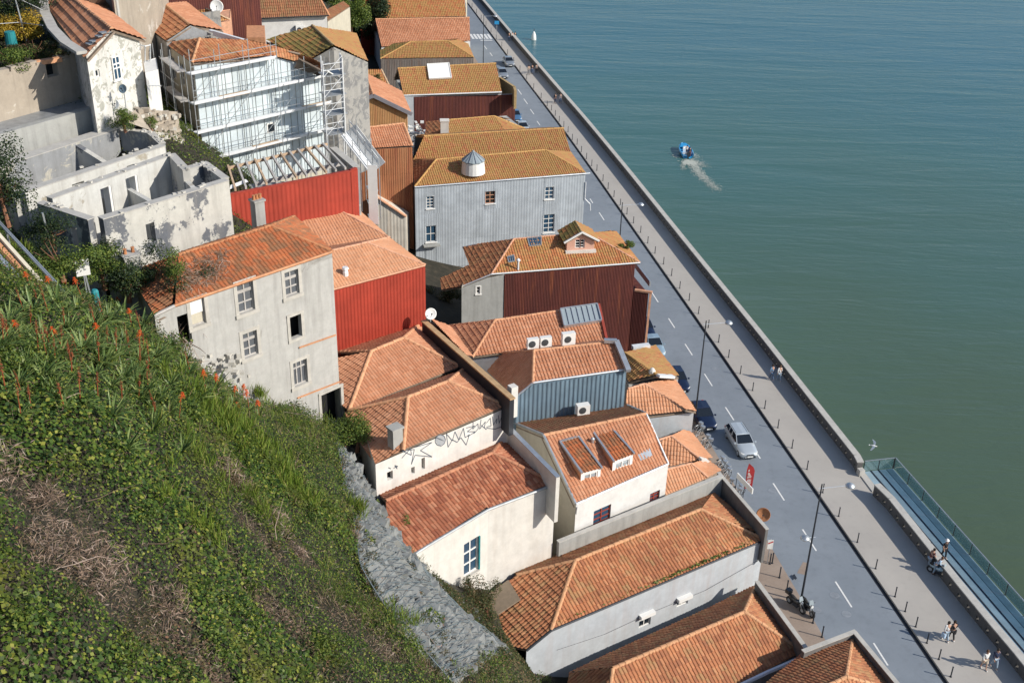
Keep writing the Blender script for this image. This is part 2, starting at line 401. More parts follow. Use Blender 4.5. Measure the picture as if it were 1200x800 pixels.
# corrugated sheets: one object per sheet, mesh shared
_sheets = {}
def sheet_mesh(w, h, pitch, amp, ends):
    k = (round(w, 3), round(h, 3), pitch, amp, ends)
    if k not in _sheets:
        n = max(3, int(round(w/pitch))); t = [0, .22, .5, .72] if ends == 'box' else [0, .25, .5, .75]
        hs = [0, 1, 1, 0] if ends == 'box' else [0, .5, 1, .5]
        xs = [(i+q)*w/n for i in range(n) for q in t]+[w]; ys = [q*amp for i in range(n) for q in hs]+[0]
        m = MB()
        for i in range(len(xs)-1): m.quad((xs[i], -ys[i], 0), (xs[i+1], -ys[i+1], 0), (xs[i+1], -ys[i+1], h), (xs[i], -ys[i], h))
        _sheets[k] = m.mesh('sheet')
    return _sheets[k]
def cladding(parent, a, b, zb, top_fn, mat, w=.95, rows=None, pitch=.16, amp=.035, ends='wave', name='sheet_panel', off=.03, skip=()):
    """sheets hung on the wall a->b; top_fn(u) is the wall's top height; skip: openings to keep clear"""
    a, d, n = wall_frame(a, b); L = (Vector(b[:2])-a).length; cnt = max(1, int(round(L/w))); w = L/cnt
    for i in range(cnt):
        u = i*w; z_hi = [top_fn(u), top_fn(u+w)]
        edges = [zb]+[r for r in (rows or []) if zb < r < max(z_hi)-.2]
        edges.append(None)
        for j in range(len(edges)-1):
            z0 = edges[j]; z1 = edges[j+1]
            segs = [(u, u+w, z0+.0, z1)]
            for (o0, o1, q0, q1) in skip:
                ns = []
                for (p0, p1, y0, y1) in segs:
                    yt = y1 if y1 is not None else max(z_hi)
                    if o1 <= p0 or o0 >= p1 or q1 <= y0 or q0 >= yt: ns.append((p0, p1, y0, y1)); continue
                    if p0 < o0: ns.append((p0, o0, y0, y1))
                    if p1 > o1: ns.append((o1, p1, y0, y1))
                    m0, m1 = max(p0, o0), min(p1, o1)
                    if y0 < q0: ns.append((m0, m1, y0, q0))
                    if yt > q1: ns.append((m0, m1, q1, y1))
                segs = ns
            for (p0, p1, y0, y1) in segs:
                if p1-p0 < .03: continue
                lap = .012*(j % 2)+.006*(i % 2)
                q = a+d*p0+n*(off+lap)
                sloped = y1 is None and abs(z_hi[0]-z_hi[1]) > .02
                if y1 is None: h = min(top_fn(p0), top_fn(p1))-y0
                else: h = y1-y0+.06
                if h < .05: continue
                if sloped:
                    nn = max(3, int(round((p1-p0)/pitch))); t = [0, .22, .5, .72] if ends == 'box' else [0, .25, .5, .75]; hs = [0, 1, 1, 0] if ends == 'box' else [0, .5, 1, .5]
                    xs = [(k+qq)*(p1-p0)/nn for k in range(nn) for qq in t]+[p1-p0]; ys = [qq*amp for k in range(nn) for qq in hs]+[0]
                    m = MB()
                    for k in range(len(xs)-1): m.quad((xs[k], -ys[k], 0), (xs[k+1], -ys[k+1], 0), (xs[k+1], -ys[k+1], top_fn(p0+xs[k+1])-y0), (xs[k], -ys[k], top_fn(p0+xs[k])-y0))
                    me = m.mesh('sheet')
                else: me = sheet_mesh(p1-p0, h, pitch, amp, ends)
                o = put(name, me, mat, parent, loc=(q.x, q.y, y0)); o.rotation_euler.z = math.atan2(d.y, d.x)
                if not me.materials: me.materials.append(MATS[mat])
def lerp(a, b, t): return a+(b-a)*t
def xy(v): return Vector((v[0], v[1]))
# ------------------------------------------------------------------ material set
tile_mat('tile_new', (.46, .195, .10), (.525, .24, .13), (.57, .285, .165), (.40, .2, .09), .1, dark_amt=.12)
tile_mat('tile_orange', (.34, .13, .06), (.48, .19, .08), (.56, .26, .125), (.30, .19, .08), .3, dark_amt=.5)
tile_mat('tile_two_tone', (.27, .085, .045), (.41, .145, .07), (.54, .25, .14), (.3, .12, .07), .1, dark_amt=.12)
tile_mat('tile_pale', (.56, .265, .14), (.60, .30, .165), (.63, .33, .19), (.45, .25, .14), .1, dark_amt=.08)
tile_mat('tile_old', (.42, .125, .045), (.50, .165, .06), (.54, .22, .10), (.18, .10, .05), .45, 1.3, dark_amt=.6)
tile_mat('tile_brown', (.26, .105, .05), (.33, .14, .065), (.40, .18, .08), (.2, .13, .06), .4, dark_amt=.4)
tile_mat('tile_moss', (.40, .155, .065), (.46, .21, .085), (.52, .27, .12), (.36, .215, .07), .62, 1.1, dark_amt=.4)
tile_mat('tile_moss_red', (.44, .16, .06), (.50, .22, .085), (.54, .28, .12), (.38, .22, .07), .5, .9, dark_amt=.5)
tile_mat('tile_green', (.36, .15, .05), (.42, .2, .07), (.45, .25, .09), (.15, .145, .035), .6, .9, dark_amt=.4)
for k, c in dict(tile_new=(.60, .31, .17), tile_orange=(.55, .29, .15), tile_two_tone=(.45, .2, .11), tile_pale=(.60, .32, .2), tile_old=(.42, .18, .08), tile_brown=(.52, .25, .13), tile_moss=(.50, .29, .10), tile_moss_red=(.54, .38, .24), tile_green=(.40, .28, .13)).items():
    plain(k+'_ridge', c, .85, var=.25, scale=3)
plain('eave_timber', (.22, .17, .13), .85, var=.3)
plain('white_paint', (.78, .77, .74), .5, var=.05)
plain('cream_paint', (.62, .56, .44), .7, var=.1)
plain('lead', (.32, .34, .36), .5, .4, var=.2)
plain('galvanised', (.50, .53, .56), .42, .7, var=.15)
plain('white_metal', (.72, .74, .76), .45, .1, var=.08)
plain('dark_metal', (.035, .04, .05), .5, .3)
plain('black_rubber', (.02, .02, .022), .8)
plain('brown_wood', (.2, .09, .05), .7, var=.3)
plain('pale_wood', (.50, .36, .24), .75, var=.3)
plain('grey_wood', (.42, .40, .38), .85, var=.25)
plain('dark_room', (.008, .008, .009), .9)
plain('stone_trim', (.46, .44, .40), .85, var=.15)
plain('grey_concrete', (.36, .355, .34), .9, var=.2)
plain('red_frame', (.30, .05, .03), .6)
plain('teal_paint', (.02, .22, .24), .5)
plain('plastic_white', (.75, .75, .73), .4, var=.04)
plain('fan_dark', (.05, .055, .06), .5)
for nm, c, r in (('glass_dark', (.012, .018, .026), .06), ('glass_blue', (.03, .07, .12), .08), ('glass_car', (.012, .016, .022), .04), ('glass_pale', (.28, .33, .36), .12), ('glass_old', (.10, .11, .125), .3)):
    m, t, b = nodemat(nm); b.inputs['Base Color'].default_value = (*c, 1); b.inputs['Roughness'].default_value = r; b.inputs['Specular IOR Level'].default_value = .6
m, t, b = nodemat('glass_clear')
tr = t.nodes.new('ShaderNodeBsdfTransparent'); tr.inputs[0].default_value = (.72, .86, .88, 1); gl = t.nodes.new('ShaderNodeBsdfGlossy'); gl.inputs['Roughness'].default_value = .05
df = t.nodes.new('ShaderNodeBsdfDiffuse'); df.inputs[0].default_value = (.25, .36, .38, 1)
ms = t.nodes.new('ShaderNodeMixShader'); ms.inputs[0].default_value = .16; m2 = t.nodes.new('ShaderNodeMixShader'); m2.inputs[0].default_value = .35
t.links.new(gl.outputs[0], ms.inputs[2]); t.links.new(tr.outputs[0], m2.inputs[1]); t.links.new(df.outputs[0], m2.inputs[2]); t.links.new(m2.outputs[0], ms.inputs[1]); t.links.new(ms.outputs[0], t.nodes['Material Output'].inputs[0])

plaster('plaster_white', (.68, .655, .61), (.42, .36, .30), .35)
plaster('plaster_bright', (.70, .69, .67), (.45, .42, .4), .2)
plaster('plaster_graffiti', (.72, .70, .66), (.35, .33, .31), .3)
plaster('plaster_grey', (.46, .455, .435), (.20, .19, .18), .6, peel=(.30, .29, .27), scale=.25, peel_lo=.62)
plaster('plaster_bluegrey', (.47, .50, .53), (.36, .30, .28), .45)
plaster('plaster_cream', (.54, .50, .40), (.35, .31, .26), .35)
plaster('plaster_concrete', (.38, .385, .37), (.16, .16, .15), .6)
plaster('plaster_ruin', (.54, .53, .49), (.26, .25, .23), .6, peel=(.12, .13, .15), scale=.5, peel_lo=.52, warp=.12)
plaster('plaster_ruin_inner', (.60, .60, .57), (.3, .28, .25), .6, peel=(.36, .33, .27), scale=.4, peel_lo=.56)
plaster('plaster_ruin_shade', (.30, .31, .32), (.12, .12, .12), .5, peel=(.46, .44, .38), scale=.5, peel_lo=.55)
plaster('plaster_mould', (.68, .67, .64), (.2, .2, .18), .55, peel=(.36, .36, .32), scale=2.0, peel_lo=.53)
plaster('stone_wall_mat', (.40, .345, .28), (.16, .14, .12), .5, peel=(.52, .48, .42), scale=.5, peel_lo=.6)
plaster('stone_pale', (.55, .53, .48), (.25, .23, .2), .35, scale=.6)
plaster('coping', (.50, .485, .45), (.28, .26, .24), .45)
plaster('rock_face', (.23,.24,.235), (.16, .17, .18), .6, peel=(.19, .19, .175), scale=.9, peel_lo=.55)
plaster('stone_grey_house', (.34, .33, .31), (.12, .12, .12), .5, peel=(.2, .2, .2), scale=1.2, peel_lo=.5)
sheet_mat('sheet_grey', (.44, .485, .53), None, .6, .55, .05, .3, (.27, .30, .34))
sheet_mat('sheet_blue', (.17, .25, .32), None, .6, .45, .1, .12)
sheet_mat('sheet_red', (.36, .045, .026), None, .6, .5, 0, .1, (.25, .03, .02))
sheet_mat('sheet_rust_dark', (.105, .022, .016), (.30, .085, .03), .54, .7, 0, .6, (.045, .012, .01))
sheet_mat('sheet_rust_orange', (.37, .14, .06), (.22, .06, .03), .5, .75, 0, .55, (.46, .26, .13))
sheet_mat('sheet_rust_pale', (.44, .235, .095), (.36, .13, .05), .55, .75, 0, .4, (.5, .3, .16))
sheet_mat('sheet_white_rust', (.66, .62, .55), (.42, .22, .10), .52, .7, 0, .4, (.5, .35, .22))
sheet_mat('sheet_brown', (.20, .17, .15), (.16, .09, .06), .5, .8, 0, .5, (.34, .30, .27))
sheet_mat('sheet_fascia', (.25, .245, .28), None, .6, .5, .2, .3)
sheet_mat('insulation_white', (.60, .68, .72), None, .6, .6, 0, .15, (.5, .6, .65))

# ------------------------------------------------------------------ asphalt, pavement, water
m, t, b = nodemat('asphalt'); p = wpos(t); ps = wpos(t, (.12, .5, 1))
c = ramp(t, noise(t, .25, 6, .65, p), [(.3, (.165, .196, .232)), (.7, (.212, .245, .285))])
c = mixc(t, ramp(t, noise(t, 1.2, 5, .7, p), [(.5, 0), (.8, .55)]), c, (.11, .13, .155))
c = mixc(t, ramp(t, noise(t, 60, 2, .5, p), [(.3, 0), (.9, .5)]), c, (.25, .265, .285))
t.links.new(c, b.inputs['Base Color']); b.inputs['Roughness'].default_value = .9; bump(t, b, noise(t, 90, 3, .6, p), .2, .01)
m, t, b = nodemat('paving'); p = wpos(t)
c = ramp(t, noise(t, .18, 6, .65, p), [(.3, (.36, .34, .315)), (.7, (.43, .405, .37))])
c = mixc(t, ramp(t, noise(t, 1.7, 6, .7, p), [(.55, 0), (.85, .35)]), c, (.22, .205, .19))
c = mixc(t, ramp(t, noise(t, 40, 2, .5, p), [(.3, 0), (.9, .35)]), c, (.42, .39, .35))
t.links.new(c, b.inputs['Base Color']); b.inputs['Roughness'].default_value = .9
m, t, b = nodemat('sidewalk_stone'); p = wpos(t)
c = ramp(t, noise(t, .5, 6, .65, p), [(.3, (.25, .19, .15)), (.7, (.34, .27, .22))])
t.links.new(mixc(t, ramp(t, noise(t, 8, 4, .6, p), [(.4, 0), (.8, .5)]), c, (.18, .15, .13)), b.inputs['Base Color']); b.inputs['Roughness'].default_value = .9
plaster('parapet_shade', (.17, .165, .16), (.06, .06, .06), .6)  # shade of the inner faces put into a darker plaster colour
plain('road_paint', (.72, .72, .70), .6, var=.12, scale=6)
plain('gutter_stone', (.022, .026, .034), .8)
m, t, b = nodemat('soil'); p = wpos(t)
t.links.new(ramp(t, noise(t, 1.2, 7, .7, p), [(.3, (.012, .013, .008)), (.55, (.03, .026, .017)), (.75, (.07, .055, .037))]), b.inputs['Base Color']); b.inputs['Roughness'].default_value = 1
# river: murky olive water, sky reflection painted as blue with distance, rippled by wind
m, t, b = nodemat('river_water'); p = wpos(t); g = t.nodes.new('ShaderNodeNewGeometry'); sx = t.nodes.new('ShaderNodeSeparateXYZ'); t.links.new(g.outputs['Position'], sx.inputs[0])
murk_to_sky = N(t, 'ShaderNodeMath', operation='MULTIPLY_ADD'); t.links.new(sx.outputs[1], murk_to_sky.inputs[0]); murk_to_sky.inputs[1].default_value = .0031
nz_ = N(t, 'ShaderNodeMath', operation='MULTIPLY'); nz_.inputs[1].default_value = .3; t.links.new(noise(t, .016, 4, .55, p, .6), nz_.inputs[0]); t.links.new(nz_.outputs[0], murk_to_sky.inputs[2])
c = ramp(t, murk_to_sky.outputs[0], [(.25, (.078, .098, .050)), (.5, (.066, .114, .080)), (.72, (.050, .126, .116)), (.95, (.034, .122, .152))])
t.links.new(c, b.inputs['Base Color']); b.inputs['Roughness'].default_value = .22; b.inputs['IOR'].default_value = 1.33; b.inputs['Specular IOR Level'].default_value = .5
def wave(rot, sc, det, dist):
    mp = t.nodes.new('ShaderNodeMapping'); t.links.new(g.outputs['Position'], mp.inputs[0]); mp.inputs['Rotation'].default_value = (0, 0, R(rot)); mp.inputs['Scale'].default_value = sc
    return noise(t, 1.0, det, .6, mp.outputs[0], dist)
h1 = wave(14, (.35, 1.1, 1), 4, .5); h2 = wave(-24, (.05, .24, 1), 3, .5); h3 = wave(-10, (.012, .05, 1), 3, .4)
ad = N(t, 'ShaderNodeMath', operation='MULTIPLY_ADD'); t.links.new(h2, ad.inputs[0]); ad.inputs[1].default_value = 3.0; t.links.new(h1, ad.inputs[2])
ad2 = N(t, 'ShaderNodeMath', operation='MULTIPLY_ADD'); t.links.new(h3, ad2.inputs[0]); ad2.inputs[1].default_value = 6.0; t.links.new(ad.outputs[0], ad2.inputs[2])
bump(t, b, ad2.outputs[0], .36, .2)

# ------------------------------------------------------------------ ground lines along the river (photo points on the road, height 0)
kerb = [W(x, y, 0) for x, y in [(657, 147), (700, 207), (760, 293), (834, 398), (882, 468), (974, 600), (1042, 700), (1111, 800)]]
far = [Vector((-1.2, 219, 0)), Vector((-13, 275, 0)), Vector((-48, 400, 0)), Vector((-90, 520, 0))]
_e = (kerb[-1]-kerb[-2]).normalized()
LINE = far[::-1]+kerb+[kerb[-1]+_e*18, kerb[-1]+_e*60]
def resample(L, step=3.0):
    out = [L[0]]
    for a, b in zip(L, L[1:]):
        n = max(1, int((b-a).length/step))
        out += [a.lerp(b, (k+1)/n) for k in range(n)]
    for _ in range(6): out = [out[0]]+[(out[i-1]+out[i]*2+out[i+1])/4 for i in range(1, len(out)-1)]+[out[-1]]
    return out
LINE = resample(LINE)
def offs(o):
    """polyline shifted by o metres: + towards the houses, - towards the river"""
    r = []
    for i, p in enumerate(LINE):
        d = (LINE[min(i+1, len(LINE)-1)]-LINE[max(i-1, 0)]).normalized(); r.append(p+Vector((d.y, -d.x, 0))*o)
    return r
def edge_off(y): return -float(np.interp(y, [60, 66, 84, 106, 127, 157, 200, 270, 345], [5.7, 5.42, 5.15, 5.05, 4.8, 4.5, 4.0, 3.4, 3.2]))
def offs_edge(extra=0.0):
    r = []
    for i, p in enumerate(LINE):
        d = (LINE[min(i+1, len(LINE)-1)]-LINE[max(i-1, 0)]).normalized(); q = p
        for _ in range(3): q = p+Vector((d.y, -d.x, 0))*(edge_off(q.y)-extra)
        r.append(q)
    return r
def strip(mb, a, b, za, zb):
    for i in range(len(a)-1): mb.quad((a[i].x, a[i].y, za), (a[i+1].x, a[i+1].y, za), (b[i+1].x, b[i+1].y, zb), (b[i].x, b[i].y, zb))
def along(s_y):
    """point on the kerb line nearest to plan y = s_y, with its direction"""
    i = min(range(len(LINE)), key=lambda k: abs(LINE[k].y-s_y)); d = (LINE[min(i+1, len(LINE)-1)]-LINE[max(i-1, 0)]).normalized()
    return i, d
def nearest(p):
    best = None
    for i in range(len(LINE)-1):
        a, b = LINE[i], LINE[i+1]; ab = (b-a).xy; t = max(0, min(1, (Vector((p[0], p[1]))-a.xy).dot(ab)/ab.length_squared)); q = a.xy+ab*t
        dd = (Vector((p[0], p[1]))-q).length
        if best is None or dd < best[0]: best = (dd, q, ab.normalized())
    return best
WATER_Z = -5.0; PZ = .13
s = MB(); strip(s, offs(6.7), offs(.32), 0, 0)
for q in ((offs(6.7), offs(.32)),): strip(s, [p for p in q[0]], [p for p in q[0]], 0, -.4)
put('road', s, 'asphalt', kind='structure')
s = MB(); strip(s, offs(.32), offs(.0), -.03, -.03); strip(s, offs(.325), offs(.32), 0, -.03); put('road_gutter', s, 'gutter_stone', kind='structure')
s = MB(); strip(s, offs(0), offs(-.3), PZ, PZ+.004); strip(s, offs(.0), offs(0), -.03, PZ); put('kerb', s, 'paving', kind='structure')
s = MB(); strip(s, offs(-.3), offs_edge(.12), PZ, PZ); put('promenade', s, 'paving', kind='structure')
s = MB(); strip(s, offs(40), offs(6.7), .11, .11); strip(s, offs(6.7), offs(6.7), .11, -.1); put('sidewalk', s, 'sidewalk_stone', kind='structure')
s = MB(); strip(s, offs_edge(.1), offs_edge(.1), PZ-.004, WATER_Z-3); put('quay_wall', s, 'stone_pale', kind='structure')
# river sheet to the far bank and beyond
s = MB(); xs = [-120, -20, 10, 40, 80, 150, 300, 900]; ys = [-200, 0, 60, 120, 200, 300, 500, 1600]
for i in range(len(xs)-1):
    for j in range(len(ys)-1): s.quad((xs[i], ys[j], WATER_Z), (xs[i+1], ys[j], WATER_Z), (xs[i+1], ys[j+1], WATER_Z), (xs[i], ys[j+1], WATER_Z))
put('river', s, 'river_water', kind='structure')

# road markings: centre dashes, stop line, crossing
dash = [((1023, 753), (1041, 779)), ((979, 681), (998, 711)), ((940, 620), (957, 645)), ((906, 566), (919, 586)), ((884, 522), (888, 537)), ((850, 477), (860, 492)), ((825, 438), (835, 452)), ((803, 403), (811, 416)), ((783, 373), (791, 384)), ((763, 341), (771, 354)), ((702, 249), (708, 258)), ((691, 233), (695, 238)), ((629, 142), (633, 147)), ((622, 128), (625, 134)), ((615, 116), (617, 122)), ((608, 105), (610, 111)), ((574, 62), (577, 66)), ((568, 54), (570, 58))]
for (a, b_) in dash:
    A, B = W(*a, 0), W(*b_, 0); dd, q, d = nearest((A+B)/2); L = (B-A).length; mid = ((A+B)/2)
    o = put('road_marking', (lambda mb: (mb.box((0, 0, 0), (L, .13, .008)), mb)[1])(MB()), 'road_paint', loc=(mid.x, mid.y, .008)); o.rotation_euler.z = math.atan2(d.y, d.x); o['kind'] = 'structure'
s = MB()
for k in range(6):
    P = lerp(W(553, 43, 0), W(573.5, 43, 0), k/5); dd, q, d = nearest(P); s.box((P.x, P.y, .008), (4.2, .5, .008), math.atan2(d.y, d.x))
put('zebra_crossing', s, 'road_paint', kind='structure')
s = MB(); A, B = W(563, 47.5, 0), W(577, 47.5, 0); s.bar(A+Vector((0, 0, .008)), B+Vector((0, 0, .008)), .5, .008); put('stop_line', s, 'road_paint', kind='structure')
# patches of another paving by the lamp and a drain cover
s = MB(); s.quad(*[W(x, y, .006) for x, y in ((934, 671), (941, 658), (946, 659), (943, 673))]); put('paving_patch', s, 'sidewalk_stone', kind='structure')
s = MB(); s.quad(*[W(x, y, .119) for x, y in ((928, 674), (932, 679), (934, 677), (931, 672))]); put('drain_cover', s, 'dark_metal', kind='structure')
for (x, y) in ((978, 697), (992, 719), (957, 714), (905, 575), (838, 432), (748, 330)):
    s = MB(); p = W(x, y, .003); s.lathe(p, [(.36, 0), (.36, .004), (.3, .006)], 14); put('manhole_cover', s, 'lead', kind='structure')

# ------------------------------------------------------------------ terrain of the hillside
TC = [(0, 815, 38), (150, 815, 35), (300, 815, 30.5), (450, 815, 25.5), (540, 810, 21.5), (600, 808, 18), (635, 808, 8.5),
      (0, 700, 38.8), (150, 700, 35.3), (300, 700, 29.8), (420, 690, 24.2), (490, 680, 20), (560, 735, 17.6), (596, 752, 13),
      (0, 600, 39.3), (150, 600, 36), (300, 600, 30.3), (390, 590, 24.8), (440, 585, 19.8), (425, 545, 20),
      (0, 500, 39.5), (140, 510, 36.5), (250, 520, 31.6), (330, 520, 27), (385, 500, 21.5),
      (0, 430, 39.3), (100, 430, 37.3), (230, 445, 31.5), (300, 470, 26.5),
      (0, 352, 39), (60, 352, 38), (130, 370, 36), (200, 400, 33)]
TP = [W(*c) for c in TC]
TP += [Vector(p) for p in [(-30, 68, 27.6), (-27, 72, 27.6), (-24, 70, 27.3), (-22, 63, 27.3), (-19, 67, 27.3), (-26, 65, 27.4), (-22, 74, 28), (-20, 80, 27), (-24, 58, 28.3), (-30, 61, 31), (-36, 63, 33), (-20, 50, 30.5), (-27, 50, 34), (-36, 52, 37.5), (-18, 54, 24), (-14, 59, 20.5), (-13, 66, 19), (-8, 60, 13), (-7, 54, 14), (-2, 53, 11), (1, 49, 6), (5, 48, 3), (11, 50, 1),
      (15, 52, 2), (17, 46, -.6), (0, 62, 8), (0, 70, 8), (8, 66, 4), (8, 75, 4), (12, 80, 0), (-8, 76, 14), (-3, 85, 6), (-8, 92, 8), (-12, 84, 17), (-16, 78, 22), (-22, 84, 27), (-26, 78, 32.5), (-33, 76, 33), (-36, 82, 36.5), (-42, 90, 38), (-30, 95, 30), (-20, 100, 18), (-14, 108, 8), (-4, 100, 3.5), (-8, 112, 4), (4, 105, 0),
      (-20, 118, 9), (-30, 130, 18), (-16, 145, 6), (-6, 150, 1), (-25, 165, 9), (-12, 180, 2), (-40, 160, 20), (-30, 200, 9), (-20, 210, 1), (-60, 100, 42), (-70, 60, 45), (-60, 40, 46), (-40, 25, 42), (-25, 10, 38), (-8, 20, 28), (2, 25, 17), (8, 35, 8), (14, 35, 0), (-70, 200, 35), (-60, 300, 20), (-110, 500, 30), (-20, 0, 35), (10, 10, 4), (-45, 270, 2), (-5, 190, -.8), (0, 172, -.8), (6, 130, -.8), (9, 115, -.8), (12, 100, -.8), (16, 80, -.8)]]
_tx = np.array([(p.x, p.y) for p in TP]); _tz = np.array([p.z for p in TP])
def _rbf_fit():
    d = np.linalg.norm(_tx[:, None]-_tx[None], axis=-1); n = len(_tx)
    A = np.zeros((n+3, n+3)); A[:n, :n] = d+np.eye(n)*-.0; A[:n, n] = 1; A[:n, n+1:] = _tx; A[n:, :n] = A[:n, n:].T
    return np.linalg.solve(A, np.append(_tz, [0, 0, 0]))
_tw = _rbf_fit()
def terrain(x, y):
    x = np.asarray(x, float); y = np.asarray(y, float); q = np.stack([x, y], -1); sh = q.shape[:-1]; q = q.reshape(-1, 2); out = np.zeros(len(q))
    for i in range(0, len(q), 20000):
        d = np.linalg.norm(q[i:i+20000, None]-_tx[None], axis=-1); out[i:i+20000] = d @ _tw[:-3]+_tw[-3]+q[i:i+20000] @ _tw[-2:]
    return out.reshape(sh)
def terr(p): return float(terrain(p[0], p[1]))
def on_terrain(px, py):
    w = ray(px, py); ts = np.linspace(8, 160, 900)/np.linalg.norm(w); P = w[None]*ts[:, None]+np.array([0, 0, CAM_H]); h = P[:, 2]-terrain(P[:, 0], P[:, 1])
    i = int(np.argmax(h < 0)) if (h < 0).any() else len(h)-1
    return Vector(P[i])
gx = np.concatenate([np.arange(-140, -45, 5), np.arange(-45, 22, .75)]); gy = np.concatenate([np.arange(-12, 14, 3), np.arange(14, 75, .75), np.arange(75, 130, 2), np.arange(130, 560, 10)])
GX, GY = np.meshgrid(gx, gy); GZ = terrain(GX, GY)
# keep below road and pavement near the river
RX = np.array([(p.x, p.y) for p in LINE]); 
def inland(x, y):
    q = np.stack([np.ravel(x), np.ravel(y)], -1); out = np.empty(len(q))
    lx = np.interp(q[:, 1], RX[::-1, 1], RX[::-1, 0]); out = lx-q[:, 0]; return out.reshape(np.shape(x))
IN = inland(GX, GY); GZ = np.where(IN < 5, -9.0, np.where(IN < 12, -1.2, np.where(IN < 20, np.minimum(GZ, (IN-12)*.9), GZ)))
bumpz = np.array([mnoise.fractal(Vector((x*.35, y*.35, 3)), 1, 2, 4) for x, y in zip(GX.ravel(), GY.ravel())]).reshape(GX.shape)
GZ = np.where(GZ > 8, GZ+bumpz*.25, GZ); GZ = np.where(GZ > 13, GZ-.75, GZ)
nx_, ny_ = len(gx), len(gy); ids = np.arange(nx_*ny_).reshape(ny_, nx_)
fc = np.stack([ids[:-1, :-1], ids[:-1, 1:], ids[1:, 1:], ids[1:, :-1]], -1).reshape(-1, 4)
me = bpy.data.meshes.new('hillside'); me.from_pydata(np.stack([GX, GY, GZ], -1).reshape(-1, 3).tolist(), [], fc.tolist())
put('hillside', me, 'soil', smooth=True, kind='structure')
# ------------------------------------------------------------------ helpers for houses
def perp(a, b):
    d = xy(b)-xy(a); return Vector((-d.y, d.x)).normalized()
class Slope:
    """plane through two points with a level line in plan direction h (hip planes)"""
    def __init__(s, p, q, h):
        s.p = Vector(p); s.n = (Vector(q)-s.p).cross(Vector((h[0], h[1], 0))).normalized()
        if s.n.z < 0: s.n = -s.n
    def px(s, x, y): return on_plane(s.p, s.n, x, y)
def ridge_pts(ea, eb, *pxs, pitch=28):
    """ridge points seen at photo points pxs above the eave ea-eb, one height, at about the given pitch"""
    a = xy(ea); d = (xy(eb)-a).normalized(); n = Vector((-d.y, d.x)); zs = []
    for (px, py) in pxs:
        lo, hi = ea.z, ea.z+9
        for _ in range(40):
            z = (lo+hi)/2; p = W(px, py, z)
            if (z-ea.z) < math.tan(R(pitch))*((xy(p)-a).dot(n)): lo = z
            else: hi = z
        zs.append(lo)
    z = sum(zs)/len(zs); return [W(px, py, z) for px, py in pxs]
def P3(*a): return [W(*p) for p in a]
def thick_wall(parent, pts, z0, z1, th, mat, name='wall', side=0.0, openings=None, top=None):
    """free-standing wall along plan points; openings {segment: [(u0,u1,zlo,zhi)]} are real gaps"""
    s = MB(); c = MB()
    for i in range(len(pts)-1):
        a, b = xy(pts[i]), xy(pts[i+1]); L = (b-a).length; d = (b-a)/L; n = Vector((d.y, -d.x)); o = n*side
        za = z1[i] if hasattr(z1, '__len__') else z1; zb_ = z1[i+1] if hasattr(z1, '__len__') else z1
        def blk(u0, u1, lo, hi0, hi1, mb=s, e=0.0):
            A, B = a+d*u0+o, a+d*u1+o; h = n*(th/2+e)
            mb.grid_box([(A.x+h.x, A.y+h.y, lo), (B.x+h.x, B.y+h.y, lo), (B.x-h.x, B.y-h.y, lo), (A.x-h.x, A.y-h.y, lo), (A.x+h.x, A.y+h.y, hi0), (B.x+h.x, B.y+h.y, hi1), (B.x-h.x, B.y-h.y, hi1), (A.x-h.x, A.y-h.y, hi0)])
        ops = sorted((openings or {}).get(i, [])); u = 0.0; ex = th/2 if 0 < i else 0.0; zt = lambda q: za+(zb_-za)*q/L
        for (o0, o1, lo, hi) in ops:
            if o0 > u: blk(u, o0, z0, zt(u), zt(o0))
            if lo > z0: blk(o0, o1, z0, lo, lo)
            if hi < min(zt(o0), zt(o1)): blk(o0, o1, hi, zt(o0), zt(o1))
            u = o1
        blk(u, L+(th/2-.004 if i < len(pts)-2 else 0), z0, zt(u), zt(L))
        if top: blk(-.02, L+.02+(th/2 if i < len(pts)-2 else 0), zt(0)-.001+.003*i, zt(0)+.05+.003*i, zt(L)+.05+.003*i, c, .03)
    w = put(name, s, mat, parent)
    if top: put('coping', c, top, w)
    return w
def ac_unit(label, loc, rz, group='air conditioners on the roofs', sz=(.86, .36, .64)):
    t = thing('air_conditioner', label, 'air conditioner', loc, group, rz)
    def add(name, mb, mat, smooth=False):
        o = put(name, mb, mat, None, smooth); o.parent = t; return o
    m = MB(); m.box((0, 0, sz[2]/2+.08), sz); add('casing', m, 'plastic_white')
    m = MB(); m.lathe((-.1, -sz[1]/2-.004, sz[2]/2+.08), [(.27, 0), (.27, .02), (.05, .03)], 14, (0, -1, 0)); f = add('fan_grille', m, 'fan_dark')
    for sx in (-.3, .3):
        m = MB(); m.box((sx, 0, .04), (.06, sz[1], .08)); add('foot', m, 'dark_metal')
    return t
def dish(label, loc, aim, r, mat='plastic_white', mast=.6, group=None):
    t = thing('satellite_dish', label, 'satellite dish', loc, group)
    A = Vector(aim).normalized(); c = Vector(loc)+Vector((0, 0, mast+r*.7))
    m = MB(); m.lathe(c, [(r*q, r*.28*q*q) for q in (0, .3, .6, .85, 1)]+[(r*.99, r*.25), (r*.6, r*.07), (0, -.03)], 20, A); put('reflector', m, mat, t, True)
    m = MB(); m.tube([Vector(loc), Vector(loc)+Vector((0, 0, mast+r*.7))-A*.06], .035, 6); put('mast', m, 'galvanised', t)
    m = MB(); e = c+A*r*.9; m.bar(c-Vector((0, 0, r*.8)), e, .03); m.lathe(e, [(.05, -.06), (.05, .06)], 8, A); put('feed_arm', m, 'dark_metal', t)
    return t
